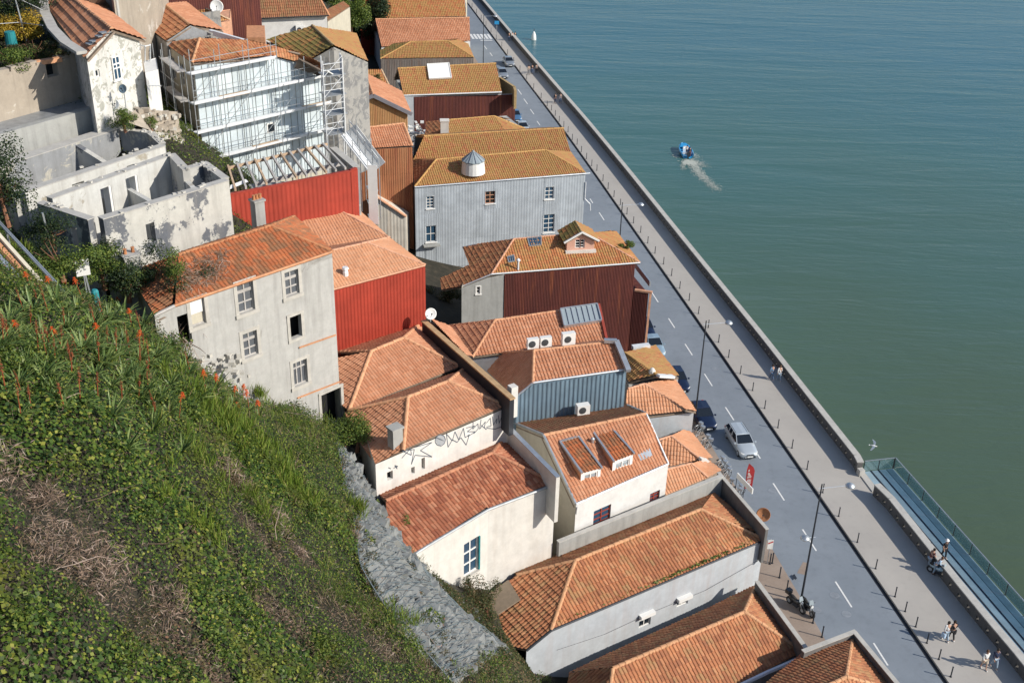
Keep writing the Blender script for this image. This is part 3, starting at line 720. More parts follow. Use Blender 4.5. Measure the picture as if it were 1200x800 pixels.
def chimney(parent, c, sx, sy, z0, z1, rz, mat, pots=0, name='chimney'):
    m = MB(); m.box((c[0], c[1], (z0+z1)/2), (sx, sy, z1-z0), rz); m.box((c[0], c[1], z1+.06), (sx+.14, sy+.14, .12), rz); o = put(name, m, mat, parent)
    for i in range(pots):
        q = MB(); u = (i-(pots-1)/2)*sx/pots; p = Vector((c[0]+math.cos(rz)*u, c[1]+math.sin(rz)*u, z1+.12)); q.lathe(p, [(.11, 0), (.09, .25), (.12, .28), (.1, .3)], 8); put('chimney_pot', q, 'tile_old_ridge', o)
    return o
def skylight(parent, quad, mat='glass_blue', frame='lead', name='skylight', lift=.1, bars=0):
    """roof window from four points on the roof (world), raised on a kerb"""
    q = [Vector(p) for p in quad]; n = newell(q); m = MB()
    for i in range(4): m.bar(q[i]+n*lift*.5, q[(i+1) % 4]+n*(lift*.5+.004*i), .09, lift, n)
    for k in range(1, bars+1):
        a = q[0].lerp(q[1], k/(bars+1)); b = q[3].lerp(q[2], k/(bars+1)); m.bar(a+n*lift*.8, b+n*lift*.8, .05, .06, n)
    f = put(name, m, frame, parent); g = MB(); c = sum(q, Vector())/4; g.quad(*[p.lerp(c, .02)+n*lift*.7 for p in q]); put('pane', g, mat, f); return f

# ================================================================== front row, from the camera outwards
# --- corner house at the lower edge of the picture
t = thing('house', 'corner house with shaded tile roof behind a stone parapet at the lower edge', 'house', W(960, 790, 0))
a1, a2, a3 = W(945, 762, 7.6), W(1000, 741, 7.6), W(1056, 808, 7.6); a0 = W(880, 815, 7.6); a4 = W(1000, 850, 7.6)
walls(t, [xy(p) for p in (a1, a2, a3, W(1085, 842, 7.6), W(880, 850, 7.6), a0)], -1, 'plaster_concrete', 7.5)
r1, r2 = W(905, 834, 9.1), W(991.5, 793, 9.1)
roof(t, [[a0, a1, a2+Vector((-.1, 0, 0)), r2, r1], [a2+Vector((-.1, 0, 0)), W(1050, 812, 7.6), r2], [r1, r2, W(1050, 812, 7.6), W(1000, 850, 7.6)]], 'tile_orange', [(r1, r2), (r2, W(1046, 808, 7.7)), (r2, W(999, 745, 7.7))])
thick_wall(t, [W(941, 763, 8.3), W(1001, 740, 8.3), W(1070, 823, 8.3)], 7.0, 8.3, .24, 'parapet_shade', 'parapet', top='stone_trim')

# --- second house: hipped orange roof behind a dark parapet
t = thing('house', 'hipped orange tile roof house below the long pale wall at the bottom', 'house', W(800, 760, 0))
b = dict(fl=W(668, 788, 6.3), fr=W(886, 686, 6.3), rl=W(718, 783, 8.3), rr=W(872, 717, 8.3), nr=W(940, 763, 6.3), nl=W(800, 830, 6.3), ml=W(640, 802, 6.3))
walls(t, [xy(p) for p in (b['fl'], b['fr'], W(946, 765, 6.3), W(800, 840, 6.3), W(680, 880, 6.3))], -1, 'plaster_concrete', 6.2)
hp = Slope(b['rl'], W(704, 836, 6.3), perp(b['rl'], b['rr']))
roof(t, [[b['fl'], b['fr'], b['rr'], b['rl']], [b['fr'], b['nr'], b['rr']], [b['rl'], b['rr'], b['nr'], W(800, 836, 6.2), W(708, 872, 6.2)], [b['rl'], b['fl'], W(655, 850, 5.6), W(702, 870, 6.2)]], 'tile_orange', [(b['rl'], b['rr']), (b['rr'], b['nr']), (b['rr'], b['fr']), (b['rl'], W(706, 868, 6.3))])
thick_wall(t, [W(887, 681, 7.5), W(948, 764, 7.5)], 5.6, 7.5, .24, 'parapet_shade', 'parapet', top='stone_trim')
gutter(t, [W(942, 769, 6.5), W(900, 787, 6.45), W(860, 806, 6.4)], 'white_metal', .14, 'valley_flashing')

# --- long house: long pale blue-grey side wall
t = thing('house', 'long house with pale blue grey side wall and worn orange tile roof', 'house', W(760, 680, 0))
c1, c2 = W(896, 632, 9), W(646, 737.5, 9); rl, rr = W(674, 657, 10.6), W(821, 597, 10.6)
fl, fr = W(652, 651, 9), W(838, 575, 9); hp = Slope(rl, c2, perp(rl, rr)); hl = hp.px(606, 674)
_u, c3z = on_wall(c2, c1, 617, 761); dcl = (xy(c1)-xy(c2)).normalized(); c3 = xy(c2)+dcl*_u; c4 = hp.px(560, 735)
ops = [win_px(c2, c1, 756, 726, .95, 1.15), win_px(c2, c1, 800, 704, .95, .8)]
s = MB(); wall_face(s, c2, c1, -1, 9, 9, ops); wall_face(s, c3, c2, -1, c3z, 9)
wall_face(s, c1, xy(fr)+Vector((1.2, -.6)), -1, 9, 9); wall_face(s, xy(fr)+Vector((1.2, -.6)), fl, -1, 9, 9); wall_face(s, fl, c3, -1, 9, c3z)
put('wall', s, 'plaster_bluegrey', t)
for k, o in enumerate(ops):
    w = window(t, c2, c1, *o, nx=2, nz=2, blind=0, glass='glass_dark'); a_, d_, n_ = wall_frame(c2, c1); q = a_+d_*((o[0]+o[1])/2); m = MB()
    m.box((q.x+n_.x*.14, q.y+n_.y*.14, o[3]-.02), (o[1]-o[0]+.2, .34, .26), math.atan2(d_.y, d_.x)); put('shutter_box', m, 'plastic_white', w)
roof(t, [[rl, rr, c1, c2], [fl, fr, rr, rl], [rr, W(836, 577, 9.3), W(893, 628, 9.05)], [rl, c2, Vector((c3.x, c3.y, c3z)), hp.px(575, 752), hp.px(562, 705), hl]], 'tile_orange', [(rl, rr), (rr, W(891, 630, 9.1)), (rl, c2), (hl, rl)])
roof(t, [[hl, rl, fl, W(603, 672, 9.15)]], 'tile_brown', [], name='rear_roof')
thick_wall(t, [W(842, 553.5, 10.3), W(899, 620, 10.3)], 7.5, 10.3, .2, 'parapet_shade', 'parapet', top='stone_trim')
gw = []
for k in range(240):
    f = random.choice((random.gauss(.28, .06), random.gauss(.45, .1), random.random())); f = min(.99, max(.01, f)); gw.append(c1.lerp(c2, f)+Vector((random.gauss(0, .06), .05+abs(random.gauss(0, .1)), .12+random.random()*.15)))
m = MB()
for p in gw: d_ = Vector((random.gauss(0, 1), random.gauss(0, 1), random.gauss(0, .6))).normalized()*.11; e_ = d_.orthogonal().normalized()*.05; m.quad(p-d_, p+e_, p+d_, p-e_)
GUT = (m, t)
m = MB()
for (fa, fb, za, zb) in ((.02, .55, 7.4, 6.9), (.55, .97, 6.9, 7.2)):
    A_, B_ = c1.lerp(c2, fa), c1.lerp(c2, fb); m.tube([Vector((A_.x, A_.y-.06, za)), Vector(((A_.x+B_.x)/2, (A_.y+B_.y)/2-.06, min(za, zb)-.12)), Vector((B_.x, B_.y-.06, zb))], .018, 4)
put('cable', m, 'dark_metal', t, kind='stuff')
gutter(t, [c1+Vector((0, -.05, .02)), c2+Vector((0, -.1, .02)), Vector((c3.x, c3.y-.1, c3z+.02))], 'dark_metal', .08)
m = MB(); m.quad(*[hp.px(x, y)+hp.n*.22 for x, y in ((569, 701), (597, 681), (611, 704), (583, 723))]); m.quad(*[hp.px(x, y)+hp.n*.13 for x, y in ((583, 723), (611, 704), (597, 681), (569, 701))])
q = [hp.px(x, y) for x, y in ((569, 701), (597, 681), (611, 704), (583, 723))]
for i in range(4): m.quad(q[i]+hp.n*.13, q[(i+1) % 4]+hp.n*.13, q[(i+1) % 4]+hp.n*.22, q[i]+hp.n*.22)
plain('brown_board', (.27, .21, .15), .8, var=.15, scale=4); tag(put('roof_board', m, 'brown_board'), 'flat brown board laid over tiles beside the white house corner', 'board')
dish('rusty brown round dish on a mast behind the roadside parapet', W(893, 614, 9.4), (-.30, -.85, .42), .48, 'tile_old_ridge', .5)

# --- concrete boundary wall between the long house and the dormer house
t = thing('boundary_wall', 'stained concrete wall running behind the long tile roof', 'wall', W(750, 610, 8))
thick_wall(t, [W(654, 634.5, 10.5), W(846, 557, 10.5)], 6, 10.5, .26, 'plaster_concrete', top='coping')

# --- white house with the tall window
t = thing('house', 'white plastered house with one tall window and two tone tile roof', 'house', W(580, 660, 8))
d1, d2, d3 = W(500, 639, 15), W(572, 596, 15), W(651, 566, 15); rl, dm, rr = ridge_pts(d2, d3, (452, 587), (514, 559), (577, 531), pitch=25); fl, fr = W(440, 576, 15), W(591, 514, 15)
d0 = W(455, 668, 14.9)
op = px_opening(d1, d2, ((543.7, 638), (560, 666))); s = MB()
wall_face(s, d0, d1, 6, 15, 15); wall_face(s, d1, d2, 6, 15, 15, [op]); wall_face(s, d2, d3, 6, 15, 15); wall_face(s, d3, fr, 6, 15, 15); wall_face(s, fr, fl, 6, 15, 15)
put('wall', s, 'plaster_white', t)
w = window(t, d1, d2, *op, nx=2, nz=3, frame='white_paint', glass='glass_blue', sill='stone_trim', bar=.09)
a_, d_, n_ = wall_frame(d1, d2)
for u in (op[1]+.05,):
    m = MB(); q = a_+d_*u; m.box((q.x+n_.x*.05, q.y+n_.y*.05, (op[2]+op[3])/2), (.1, .1, op[3]-op[2]), math.atan2(d_.y, d_.x)); put('shutter_edge', m, 'teal_paint', w)
roof(t, [[dm, rr, d3+Vector((-.15, 0, 0)), d2], [rl, dm, d2, d1, d0], [rr, fr, W(646, 565, 15.02)], [fl, fr, rr, rl]], 'tile_two_tone', [(rl, rr), (rr, W(646, 564, 15.1)), (rr, fr)])
gutter(t, [d0+Vector((0, -.08, 0)), d1+Vector((0, -.08, 0)), d2+Vector((0, -.08, 0)), d3+Vector((0, -.08, 0))], 'lead', .09)
thick_wall(t, [W(597, 501, 16.4), W(654, 559, 16.4)], 13, 16.4, .26, 'plaster_white', 'parapet', top='galvanised')

# --- house with two dormers
t = thing('house', 'white house with two tiled dormers and grey zinc roof edges', 'house', W(715, 590, 6))
e1, e2 = W(675, 591, 12.5), W(783, 544, 12.5); rl, rr = ridge_pts(e1, e2, (637, 510), (757, 485), pitch=31); fl, fr = W(600, 495, 12.5), W(735, 475, 12.5); zr_ = rl.z-.08
ops = [px_opening(e1, e2, ((696, 599), (715, 607.5))), px_opening(e1, e2, ((762, 578.5), (772.5, 584)))]
s = MB(); wall_face(s, e1, e2, 4, 12.5, 12.5, ops); wall_face(s, e2, fr, 4, 12.5, 12.5); wall_face(s, fr, fl, 4, 12.5, 12.5); put('wall', s, 'plaster_bright', t)
s = MB(); mm = xy(rl); wall_face(s, fl, mm, 4, 12.5, zr_); wall_face(s, mm, e1, 4, zr_, 12.5); put('gable_wall', s, 'plaster_cream', t)
s = MB(); mr = xy(rr); wall_face(s, e2, mr, 4, 12.5, zr_); wall_face(s, mr, fr, 4, zr_, 12.5); put('gable_wall', s, 'plaster_bright', t)
for o in ops: window(t, e1, e2, *o, nx=2, nz=3, frame='red_frame', glass='glass_blue', bar=.07)
near = [rl, rr, e2, e1]; nN = newell(near)
roof(t, [near], 'tile_new', [(rl, rr)])
roof(t, [[fl, fr, rr, rl]], 'tile_brown', [], name='rear_roof')
for p, q in ((rl, e1), (rr, e2), (fl, rl), (fr, rr), (e1, e2)): gutter(t, [p+Vector((0, 0, .06)), q+Vector((0, 0, .06))], 'galvanised', .09, 'zinc_edge')
for k, (bl, br, kl, kr, lab) in enumerate((((680, 570.5), (703, 564.5), (656, 520), (677.5, 514), 'lower'), ((717, 557), (740.5, 547.5), (694, 507.5), (714, 501.5), 'upper'))):
    A, B = on_plane(rl, nN, *bl), on_plane(rl, nN, *br); K1, K2 = on_plane(rl, nN, *kl), on_plane(rl, nN, *kr)
    h = Vector((0, 0, 1.12)); d_ = (xy(B)-xy(A)).normalized()
    m = MB(); m.quad(A, A+h, K1); m.quad(B, K2, B+h); dw = put('dormer', m, 'tile_brown_ridge', t)
    fw = MB(); wall_face(fw, A, B, A.z-.15, A.z+1.12, B.z+1.12, [(.22, (xy(B)-xy(A)).length-.22, A.z+.3, A.z+.92)], .12); put('dormer_front', fw, 'white_paint', dw)
    dn = Vector((d_.y, -d_.x, 0)); rf = [A+h+dn*.12, B+h+dn*.12, K2+Vector((0, 0, .12)), K1+Vector((0, 0, .12))]
    rb = bmesh.new(); uvl = rb.loops.layers.uv.new('UVMap'); tile_plane(rb, uvl, rf, .25, .42); me = bpy.data.meshes.new('dormer_tiles'); rb.to_mesh(me); rb.free(); put('dormer_tiles', me, 'tile_old', dw, kind='stuff')
    m = MB()
    for p, q in ((rf[0], rf[3]), (rf[1], rf[2]), (rf[3], rf[2])): m.bar(p+Vector((0, 0, .06)), q+Vector((0, 0, .06)), .14, .16)
    m.box((0, 0, -50), (.01, .01, .01)); m.v = m.v[:-8]; m.f = m.f[:-6]; m.m = m.m[:-6]
    put('zinc_edge', m, 'galvanised', dw)
    window(t, A, B, .24, (xy(B)-xy(A)).length-.24, A.z+.32, A.z+.9, nx=2, nz=1, frame='plastic_white', glass='glass_pale', depth=.12, name='dormer_window', bar=.08)
    m = MB(); m.box(((A.x+B.x)/2+dn.x*.12, (A.y+B.y)/2+dn.y*.12, A.z+.02), ((xy(B)-xy(A)).length+.2, .3, .1), math.atan2(d_.y, d_.x)); put('dormer_sill', m, 'plastic_white', dw)
q = on_plane(rl, nN, 694, 523); m = MB(); m.tube([q-Vector((0, 0, .1)), q+Vector((0, 0, .55))], .09, 8); m.lathe(q+Vector((0, 0, .55)), [(.15, 0), (.15, .1), (.02, .2)], 8); put('vent_pipe', m, 'galvanised', t)
q = [on_plane(rl, nN, *p) for p in ((747, 536), (761, 529), (764, 537), (750, 543))]; m = MB(); lo = q; hi = [p+Vector((0, 0, .28)) for p in q]; m.grid_box(lo+hi); put('roof_hatch', m, 'galvanised', t)
gutter(t, [e1+Vector((.05, -.1, -.1)), W(672, 622, 10)], 'galvanised', .05, 'downpipe')

# --- blue corrugated house
t = thing('house', 'house clad in blue grey corrugated sheet with small roof window', 'house', W(670, 470, 8))
f1, f2 = W(624.5, 449, 16), W(734, 433.5, 16); rl, rr = ridge_pts(f1, f2, (625.5, 411), (721, 400.5), pitch=22); zF = rl.z; hp = Slope(rl, f1, perp(rl, rr))
df_ = (xy(f2)-xy(f1)).normalized(); u0, z0 = on_wall(f1, f2, 604, 466); f0 = xy(f1)+df_*u0; hz = hp.px(604, 466)
f0v = Vector((f0.x, f0.y, z0)); fe = hp.px(565, 429)
back = Vector((-df_.y, df_.x))*3.0
s = MB(); wall_face(s, f1, f2, 6, 16, 16); wall_face(s, f0, f1, 6, z0, 16); wall_face(s, f2, xy(f2)+back, 6, 16, 15); wall_face(s, xy(f2)+back, f0+back, 6, 15, min(z0, 14.5)); wall_face(s, f0+back, f0, 6, min(z0, 14.5), z0); put('wall', s, 'sheet_blue', t)
cladding(t, f1, f2, 9, lambda u: 15.9, 'sheet_blue', 1.0, None, .33, .05, 'box'); L0 = (xy(f1)-f0).length; cladding(t, f0, f1, 9, lambda u: z0+(15.95-z0)*u/L0, 'sheet_blue', 1.0, None, .33, .05, 'box')
zf = W(583, 414.5, 17.2)
roof(t, [[rl, rr, f2, f1], [rl, f1, f0v, fe, hp.px(583, 414)]], 'tile_new', [(rl, f1), (hp.px(583, 414), rl), (rl, rr)], r=.11)
roof(t, [[rl, rr, Vector((rr.x, rr.y, 0))+Vector((back.x*.95, back.y*.95, 15.6)), Vector((rl.x, rl.y, 0))+Vector((back.x*.95, back.y*.95, 15.6))]], 'tile_new', [], name='rear_roof')
m = MB(); m.bar(W(708, 399, zF+.25), W(723, 399.5, zF+.25), .35, .25); m.bar(W(722, 399.5, zF+.22), W(736.5, 434.5, 16.2), .38, .28); put('parapet_flashing', m, 'galvanised', t)
gutter(t, [f0v+Vector((0, 0, .05)), f1+Vector((0, 0, .05)), f2+Vector((0, 0, .05))], 'galvanised', .08, 'zinc_edge')
skylight(t, [hp.px(580, 438), hp.px(592, 429), hp.px(595, 433.5), hp.px(584, 444)], 'glass_blue', 'galvanised')
dr = math.atan2(df_.y, df_.x)
# --- air conditioners
for i, (x, y, lab) in enumerate(((624, 408.5, 'left white air conditioner of the pair behind the blue house ridge'), (639, 406.5, 'right white air conditioner of the pair behind the blue house ridge'), (665.5, 404, 'larger white air conditioner standing alone behind the blue house ridge'))):
    ac_unit(lab, W(x, y, zF-.15), dr, sz=(.86, .36, .78) if i < 2 else (1.0, .4, .95))
p = W(682.5, 485, 13.4); ac_unit('white air conditioner against the blue corrugated wall', p, dr, sz=(.95, .5, .75))

# --- house with glass rooflight behind the blue house
t = thing('house', 'orange tile roof house with glazed rooflight beside the blue house', 'house', W(640, 400, 6))
g1, g2 = W(554, 418, 15.3), W(709, 399, 15.3); rl, rr = ridge_pts(g1, g2, (580, 375.5), (700, 358), pitch=23); hp = Slope(rl, g1, perp(rl, rr)); hl = hp.px(527, 382)
bk = Vector((-.25, .97))
walls(t, [xy(g1), xy(g2), xy(g2)+bk*2.6, xy(hl)+bk*.6, xy(hl)], 5, 'plaster_white', 15.0)
roof(t, [[rl, rr, g2, g1], [rl, g1, hl]], 'tile_new', [(rl, rr), (rl, g1), (rl, hl)], r=.11)
roof(t, [[rl, rr, rr+Vector((bk.x*3, bk.y*3, -1.7)), rl+Vector((bk.x*3, bk.y*3, -1.7))]], 'tile_new', name='rear_roof')
roof(t, [[W(504, 373.5, 17.2), W(528, 383, 15.9), W(553, 417.5, 15.6), W(547, 417, 17.1)]], 'tile_new', name='side_roof')
nN = newell([rl, rr, g2, g1]); sq = [on_plane(rl, nN, *p) for p in ((656, 364.5), (699, 358.5), (704, 377.5), (660.5, 384.5))]
skylight(t, sq, 'glass_pale', 'galvanised', 'rooflight', .35, 6)
m = MB(); m.bar(rr+Vector((.1, 0, .1)), g2+Vector((.1, 0, .15)), .2, .25); put('verge', m, 'red_frame', t)

# --- twin roof house with graffiti wall
t = thing('house', 'house with twin orange hipped roofs and graffiti on its white wall', 'house', W(500, 500, 10))
p0, p1 = W(440, 543, 18), W(600, 474, 18); v1, v2 = W(409, 481, 18.2), W(539, 430, 18.2)
r1l, r1r = ridge_pts(v1, v2, (435, 412), (473, 396), pitch=23); r2l, r2r = ridge_pts(p0, p1, (478, 465.5), (525, 447), pitch=23); er = p0.lerp(p1, .955)+Vector((0, 0, .1)); el_ = p0.lerp(p1, .19)+Vector((0, 0, .1)); mv = W(545, 433, 18.22)
h1 = Slope(r1l, v1, perp(r1l, r1r)); h2 = Slope(r2l, el_, perp(r2l, r2r)); g0, g1_, g2_ = W(396, 411.5, 18), W(492, 379, 18), W(600, 472, 18)
ops = [win_px(p0, p1, 457, 557, .42, .6), win_px(p0, p1, 484, 551, .26, .5), win_px(p0, p1, 496, 543, .26, .85)]
ops = [(o[0], o[1], o[2], o[3]) for o in ops]
s = MB(); wall_face(s, p0, p1, 8, 17.95, 17.95, ops, .3); wall_face(s, p1, g1_, 8, 17.9, 17.9); wall_face(s, g1_, g0, 8, 17.9, 17.9); wall_face(s, g0, p0, 8, 17.6, 17.9); put('wall', s, 'plaster_graffiti', t)
for o in ops: m = MB(); a_, d_, n_ = wall_frame(p0, p1); q = a_+d_*((o[0]+o[1])/2)-n_*.29; m.box((q.x, q.y, (o[2]+o[3])/2), (o[1]-o[0], .02, o[3]-o[2]), math.atan2(d_.y, d_.x)); put('window', m, 'dark_room', t)
roof(t, [[r1l, r1r, v2, v1], [r1l, v1, h1.px(399, 474), h1.px(394, 420)], [r1l, r1r, g1_, g0], [r1r, v2, g1_],
         [r2l, r2r, er, el_], [r2l, el_, h2.px(440, 545), h2.px(412, 505), h2.px(404, 483)], [r2l, r2r, W(545, 433, 18.25), v1], [r2r, er, W(545, 433, 18.2)]],
     'tile_new', [(r1l, r1r), (r1r, W(537, 428, 18.3)), (r1l, v1), (r1l, W(396, 413, 18.3)), (r2l, r2r), (r2r, er), (r2l, el_), (r2l, v1), (r1r, W(491, 381, 18.2)), (r2r, W(543, 433, 18.3))], cw=.22, cl=.4, rel=.7)
thick_wall(t, [W(497, 376, 19.3), W(600, 466.5, 19.3)], 16.5, 19.3, .34, 'dark_metal', 'parapet')  # near-black material stands in for shade on the inner face
plain('tan_coping', (.46, .30, .16), .85, var=.2); m = MB(); m.bar(W(496, 375.5, 19.35), W(601, 467.5, 19.35), .40, .1); put('parapet_coping', m, 'tan_coping', t)
# spray paint on the wall: flat outlines
a_, d_, n_ = wall_frame(p0, p1); m = MB()
def Gz(x, y):
    u, z = on_wall(p0, p1, 420+x/4, 440+y/4); q = a_+d_*u+n_*.008; return Vector((q.x, q.y, z))
gr = [[(203, 386), (245, 340), (248, 372), (205, 352), (262, 345)], [(262, 336), (345, 312), (290, 350), (345, 380), (265, 372), (248, 415), (262, 345)],
      [(360, 300), (368, 283), (385, 276), (402, 283), (408, 300), (403, 318), (388, 329), (370, 325), (360, 312), (360, 300)], [(365, 290), (400, 305)],
      [(420, 335), (412, 272), (440, 305), (452, 262), (470, 300), (492, 245), (500, 290), (520, 275), (505, 325), (480, 290), (462, 312), (440, 300), (420, 335)],
      [(505, 245), (545, 235), (510, 262), (548, 262), (512, 285)], [(538, 215), (536, 250), (560, 225), (562, 248), (540, 272)], [(575, 205), (568, 250), (595, 215), (590, 245)],
      [(600, 222), (618, 198), (622, 235), (600, 240)], [(628, 190), (632, 232), (650, 200), (646, 225)], [(655, 185), (660, 222), (672, 190), (680, 218)], [(690, 172), (692, 205), (708, 180)],
      [(600, 245), (640, 250), (680, 235), (710, 215)], [(575, 232), (600, 252)], [(165, 432), (185, 425), (170, 420), (182, 436)], [(140, 430), (152, 436)]]
for L in gr:
    for i in range(len(L)-1):
        A, B = Gz(*L[i]), Gz(*L[i+1]); m.bar(A, B, .006, .055, (0, 0, 1)) if False else None
        e = (B-A); w_ = e.cross(Vector((n_.x, n_.y, 0))).normalized()*.03; m.quad(A-w_, B-w_, B+w_, A+w_)
plain('spray_paint', (.10, .12, .15), .8); put('graffiti', m, 'spray_paint', t, kind='stuff')
m = MB(); m.quad(*[Gz(385+22*math.cos(k*math.pi/6), 302+24*math.sin(k*math.pi/6)) for k in range(12)]); plain('spray_fill', (.34, .36, .38), .8); put('graffiti_fill', m, 'spray_fill', t)
m = MB(); q = W(600.5, 469, 18.2); m.box((q.x, q.y+.1, 18.1), (.5, .5, 2.3), .6); put('parapet_pier', m, 'plaster_graffiti', t)
chimney(t, xy(W(463.5, 524, 17.9)), .72, .6, 17.2, 19.3, math.atan2(d_.y, d_.x), 'plaster_concrete')
dish('white dish on the corner of the dark parapet beside the red house', W(504.5, 377, 19.3), (.3, -.8, .35), .42, mast=.35)
# ================================================================== small roofs at the roadside
def low_house(label, planes, ridges, walls_px, mat, wmat, z_base=0, zl=None):
    P = [W(*p) for p in walls_px]; c = sum(P, Vector())/len(P); t = thing('house', label, 'house', (c.x, c.y, z_base))
    walls(t, [xy(p) for p in P], z_base-.6, wmat, [p.z-.06 for p in P]); roof(t, planes, mat, ridges, r=.1); return t
A = lambda *p: W(*p)
t = low_house('low roadside house with mossy yellow roof beneath the dark rusty wall',
    [P3((732, 413, 9.6), (768, 405, 8.6), (796, 441, 8.6), (769, 439, 9.6)), P3((732, 413, 9.6), (769, 439, 9.6), (737, 447, 8.6), (722, 420, 8.8))],
    [(A(732, 413, 9.6), A(769, 439, 9.6))], [(722, 420, 8.6), (768, 405, 8.4), (795, 441, 8.4), (737, 450, 8.4)], 'tile_moss', 'plaster_grey')
m = MB(); m.bar(A(771, 440, 9.6), A(789, 441, 8.9), .45, .2); put('lead_cap', m, 'white_metal', t); m = MB(); m.lathe(A(764, 437, 9.5), [(.3, 0), (.28, .25), (.15, .45), (.02, .5)], 8); put('plaster_patch', m, 'plaster_white', t)
m = MB(); m.box(A(751, 406, 9.0), (1.6, .5, .35), .3); put('lead_flashing', m, 'white_metal', t)
t = low_house('low roadside house with clean pale orange roof above the parked blue car',
    [P3((755, 450, 9.4), (790, 443, 8), (816, 482.5, 8), (804, 480, 8.4)), P3((735, 456, 9.4), (755, 450, 9.4), (804, 481, 8.2), (761, 486, 8.1), (733, 474, 8.3))],
    [(A(736, 455.5, 9.4), A(755, 450, 9.4)), (A(755, 450, 9.4), A(804, 480, 8.3))], [(735, 458, 8), (790, 445, 7.8), (813, 483, 7.8), (761, 487, 7.8), (735, 475, 7.8)], 'tile_pale', 'plaster_bluegrey')
t = low_house('small tile roof between the dormer house and the parked bicycles, upper of two',
    [P3((786, 511, 7.1), (800, 504, 6.2), (811, 507, 6), (835, 537, 5.8), (821, 538, 6.1)), P3((772, 516, 7.1), (786, 511, 7.1), (821, 538, 6.1), (783, 547, 6), (772, 530, 6))],
    [(A(772, 515.5, 7.1), A(786, 511, 7.1)), (A(786, 511, 7.1), A(821, 538, 6.2))], [(771, 515, 5.9), (805, 503, 5.7), (833, 537, 5.7), (783, 549, 5.7)], 'tile_pale', 'plaster_grey')
m = MB(); m.bar(A(820, 537.5, 6.3), A(829, 540, 5.9), .5, .22); put('plaster_cap', m, 'plaster_white', t)
t = low_house('small tile roof between the dormer house and the parked bicycles, lower of two',
    [P3((810, 543, 6.7), (828, 538, 5.8), (846, 551, 5.7), (829, 560, 5.8)), P3((779, 551, 6.7), (810, 543, 6.7), (829, 560, 5.8), (780, 580, 5.7), (774, 565, 6))],
    [(A(779, 551, 6.7), A(810, 543, 6.7)), (A(810, 543, 6.7), A(829, 559, 5.9))], [(774, 552, 5.6), (830, 537, 5.6), (844, 552, 5.5), (829, 561, 5.5), (780, 582, 5.5)], 'tile_pale', 'plaster_grey')

# ================================================================== rusty house with the moss roof and little gabled dormer
t = thing('house', 'house with dark rusty sheet wall, moss speckled roof and small gabled dormer', 'house', W(660, 350, 4))
h1, h2 = W(576, 321.5, 12), W(750, 308, 12); rl, rr = ridge_pts(h1, h2, (602, 280.5), (690, 273), pitch=23); ff = W(722, 271.5, 12.2); hp = Slope(rl, h1, perp(rl, rr))
hb = rl+Vector((-1.0, 3.2, 10.7-rl.z)); hl0 = hp.px(542, 290)
dh = (xy(h2)-xy(h1)).normalized(); nh = Vector((dh.y, -dh.x)); ux, _ = on_wall(h1, h2, 591, 321); hs = xy(h1)+dh*ux; h2w = xy(h2)-dh*.5
s = MB(); wall_face(s, hs, h2w, -.5, 11.9, 11.9); wall_face(s, h2w, xy(ff)+Vector((-.5, .2)), -.5, 11.9, 11.9); wall_face(s, xy(ff)+Vector((-.5, .2)), hb, -.5, 11.9, 11.9); put('wall', s, 'sheet_rust_dark', t)
Lh = (h2w-hs).length
cladding(t, hs, h2w, -.4, lambda u: 11.85, 'sheet_rust_dark', .93, [2.4, 5.4, 8.3], .15, .03)
# concrete part on the left
u0, z0 = on_wall(h1, h2, 541, 337); u1, z1 = on_wall(h1, h2, 571, 325.5); hA, hB = xy(h1)+dh*u0, xy(h1)+dh*u1
op = [win_px(h1, h2, 560.5, 340, .35, .75)]; op = [(o[0]-u0, o[1]-u0, o[2], o[3]) for o in op]
s = MB(); wall_face(s, hA, hB, 2, z0, z1, op); wall_face(s, hB, hs, 2, z1, 11.9); s2 = MB(); wall_face(s2, hA+Vector((.4, 5)), hA, 2, z0-.2, z0); put('wall', s, 'plaster_concrete', t); put('wall', s2, 'plaster_cream', t)
window(t, hA, hB, *op[0], nx=1, nz=2, frame='white_paint', surround='white_paint', sur_w=.1)
roof(t, [[rl, rr, h2, h1], [rr, ff, h2]], 'tile_moss_red', [(rl, rr), (rr, h2)], r=.11, ridge_mat='tile_pale_ridge')
roof(t, [[rl, h1, hp.px(550, 311), hp.px(557, 286.5)], [hp.px(557, 286.5), hp.px(550, 311), hp.px(546, 300), hl0], [h1, hp.px(541, 336), hp.px(518, 340), hp.px(516, 327), hp.px(550, 311)]], 'tile_orange', [(rl, h1)], r=.11, ridge_mat='tile_pale_ridge', name='side_roof')
roof(t, [[rl, rr, ff, hb]], 'tile_moss_red', name='rear_roof')
for p, q in ((h1, h2), (hp.px(541, 336), h1), (hl0, hp.px(558, 286.5))): gutter(t, [p+Vector((0, -.06, .05)), q+Vector((0, -.06, .05))], 'white_metal', .07)
nN = newell([rl, rr, h2, h1])
for q in (((618, 279.8), (634, 278), (634, 287.5), (620.5, 289)), ((594.5, 301.5), (602, 299.5), (603, 306.5), (596, 308))): skylight(t, [on_plane(rl, nN, *p) for p in q], 'glass_blue', 'lead', lift=.12, bars=2)
q = on_plane(rl, nN, 607, 316); m = MB(); m.tube([q, q+Vector((0, 0, .9))], .1, 8); m.lathe(q+Vector((0, 0, .9)), [(.2, 0), (.2, .12), (.05, .25)], 8); put('vent_pipe', m, 'white_metal', t)
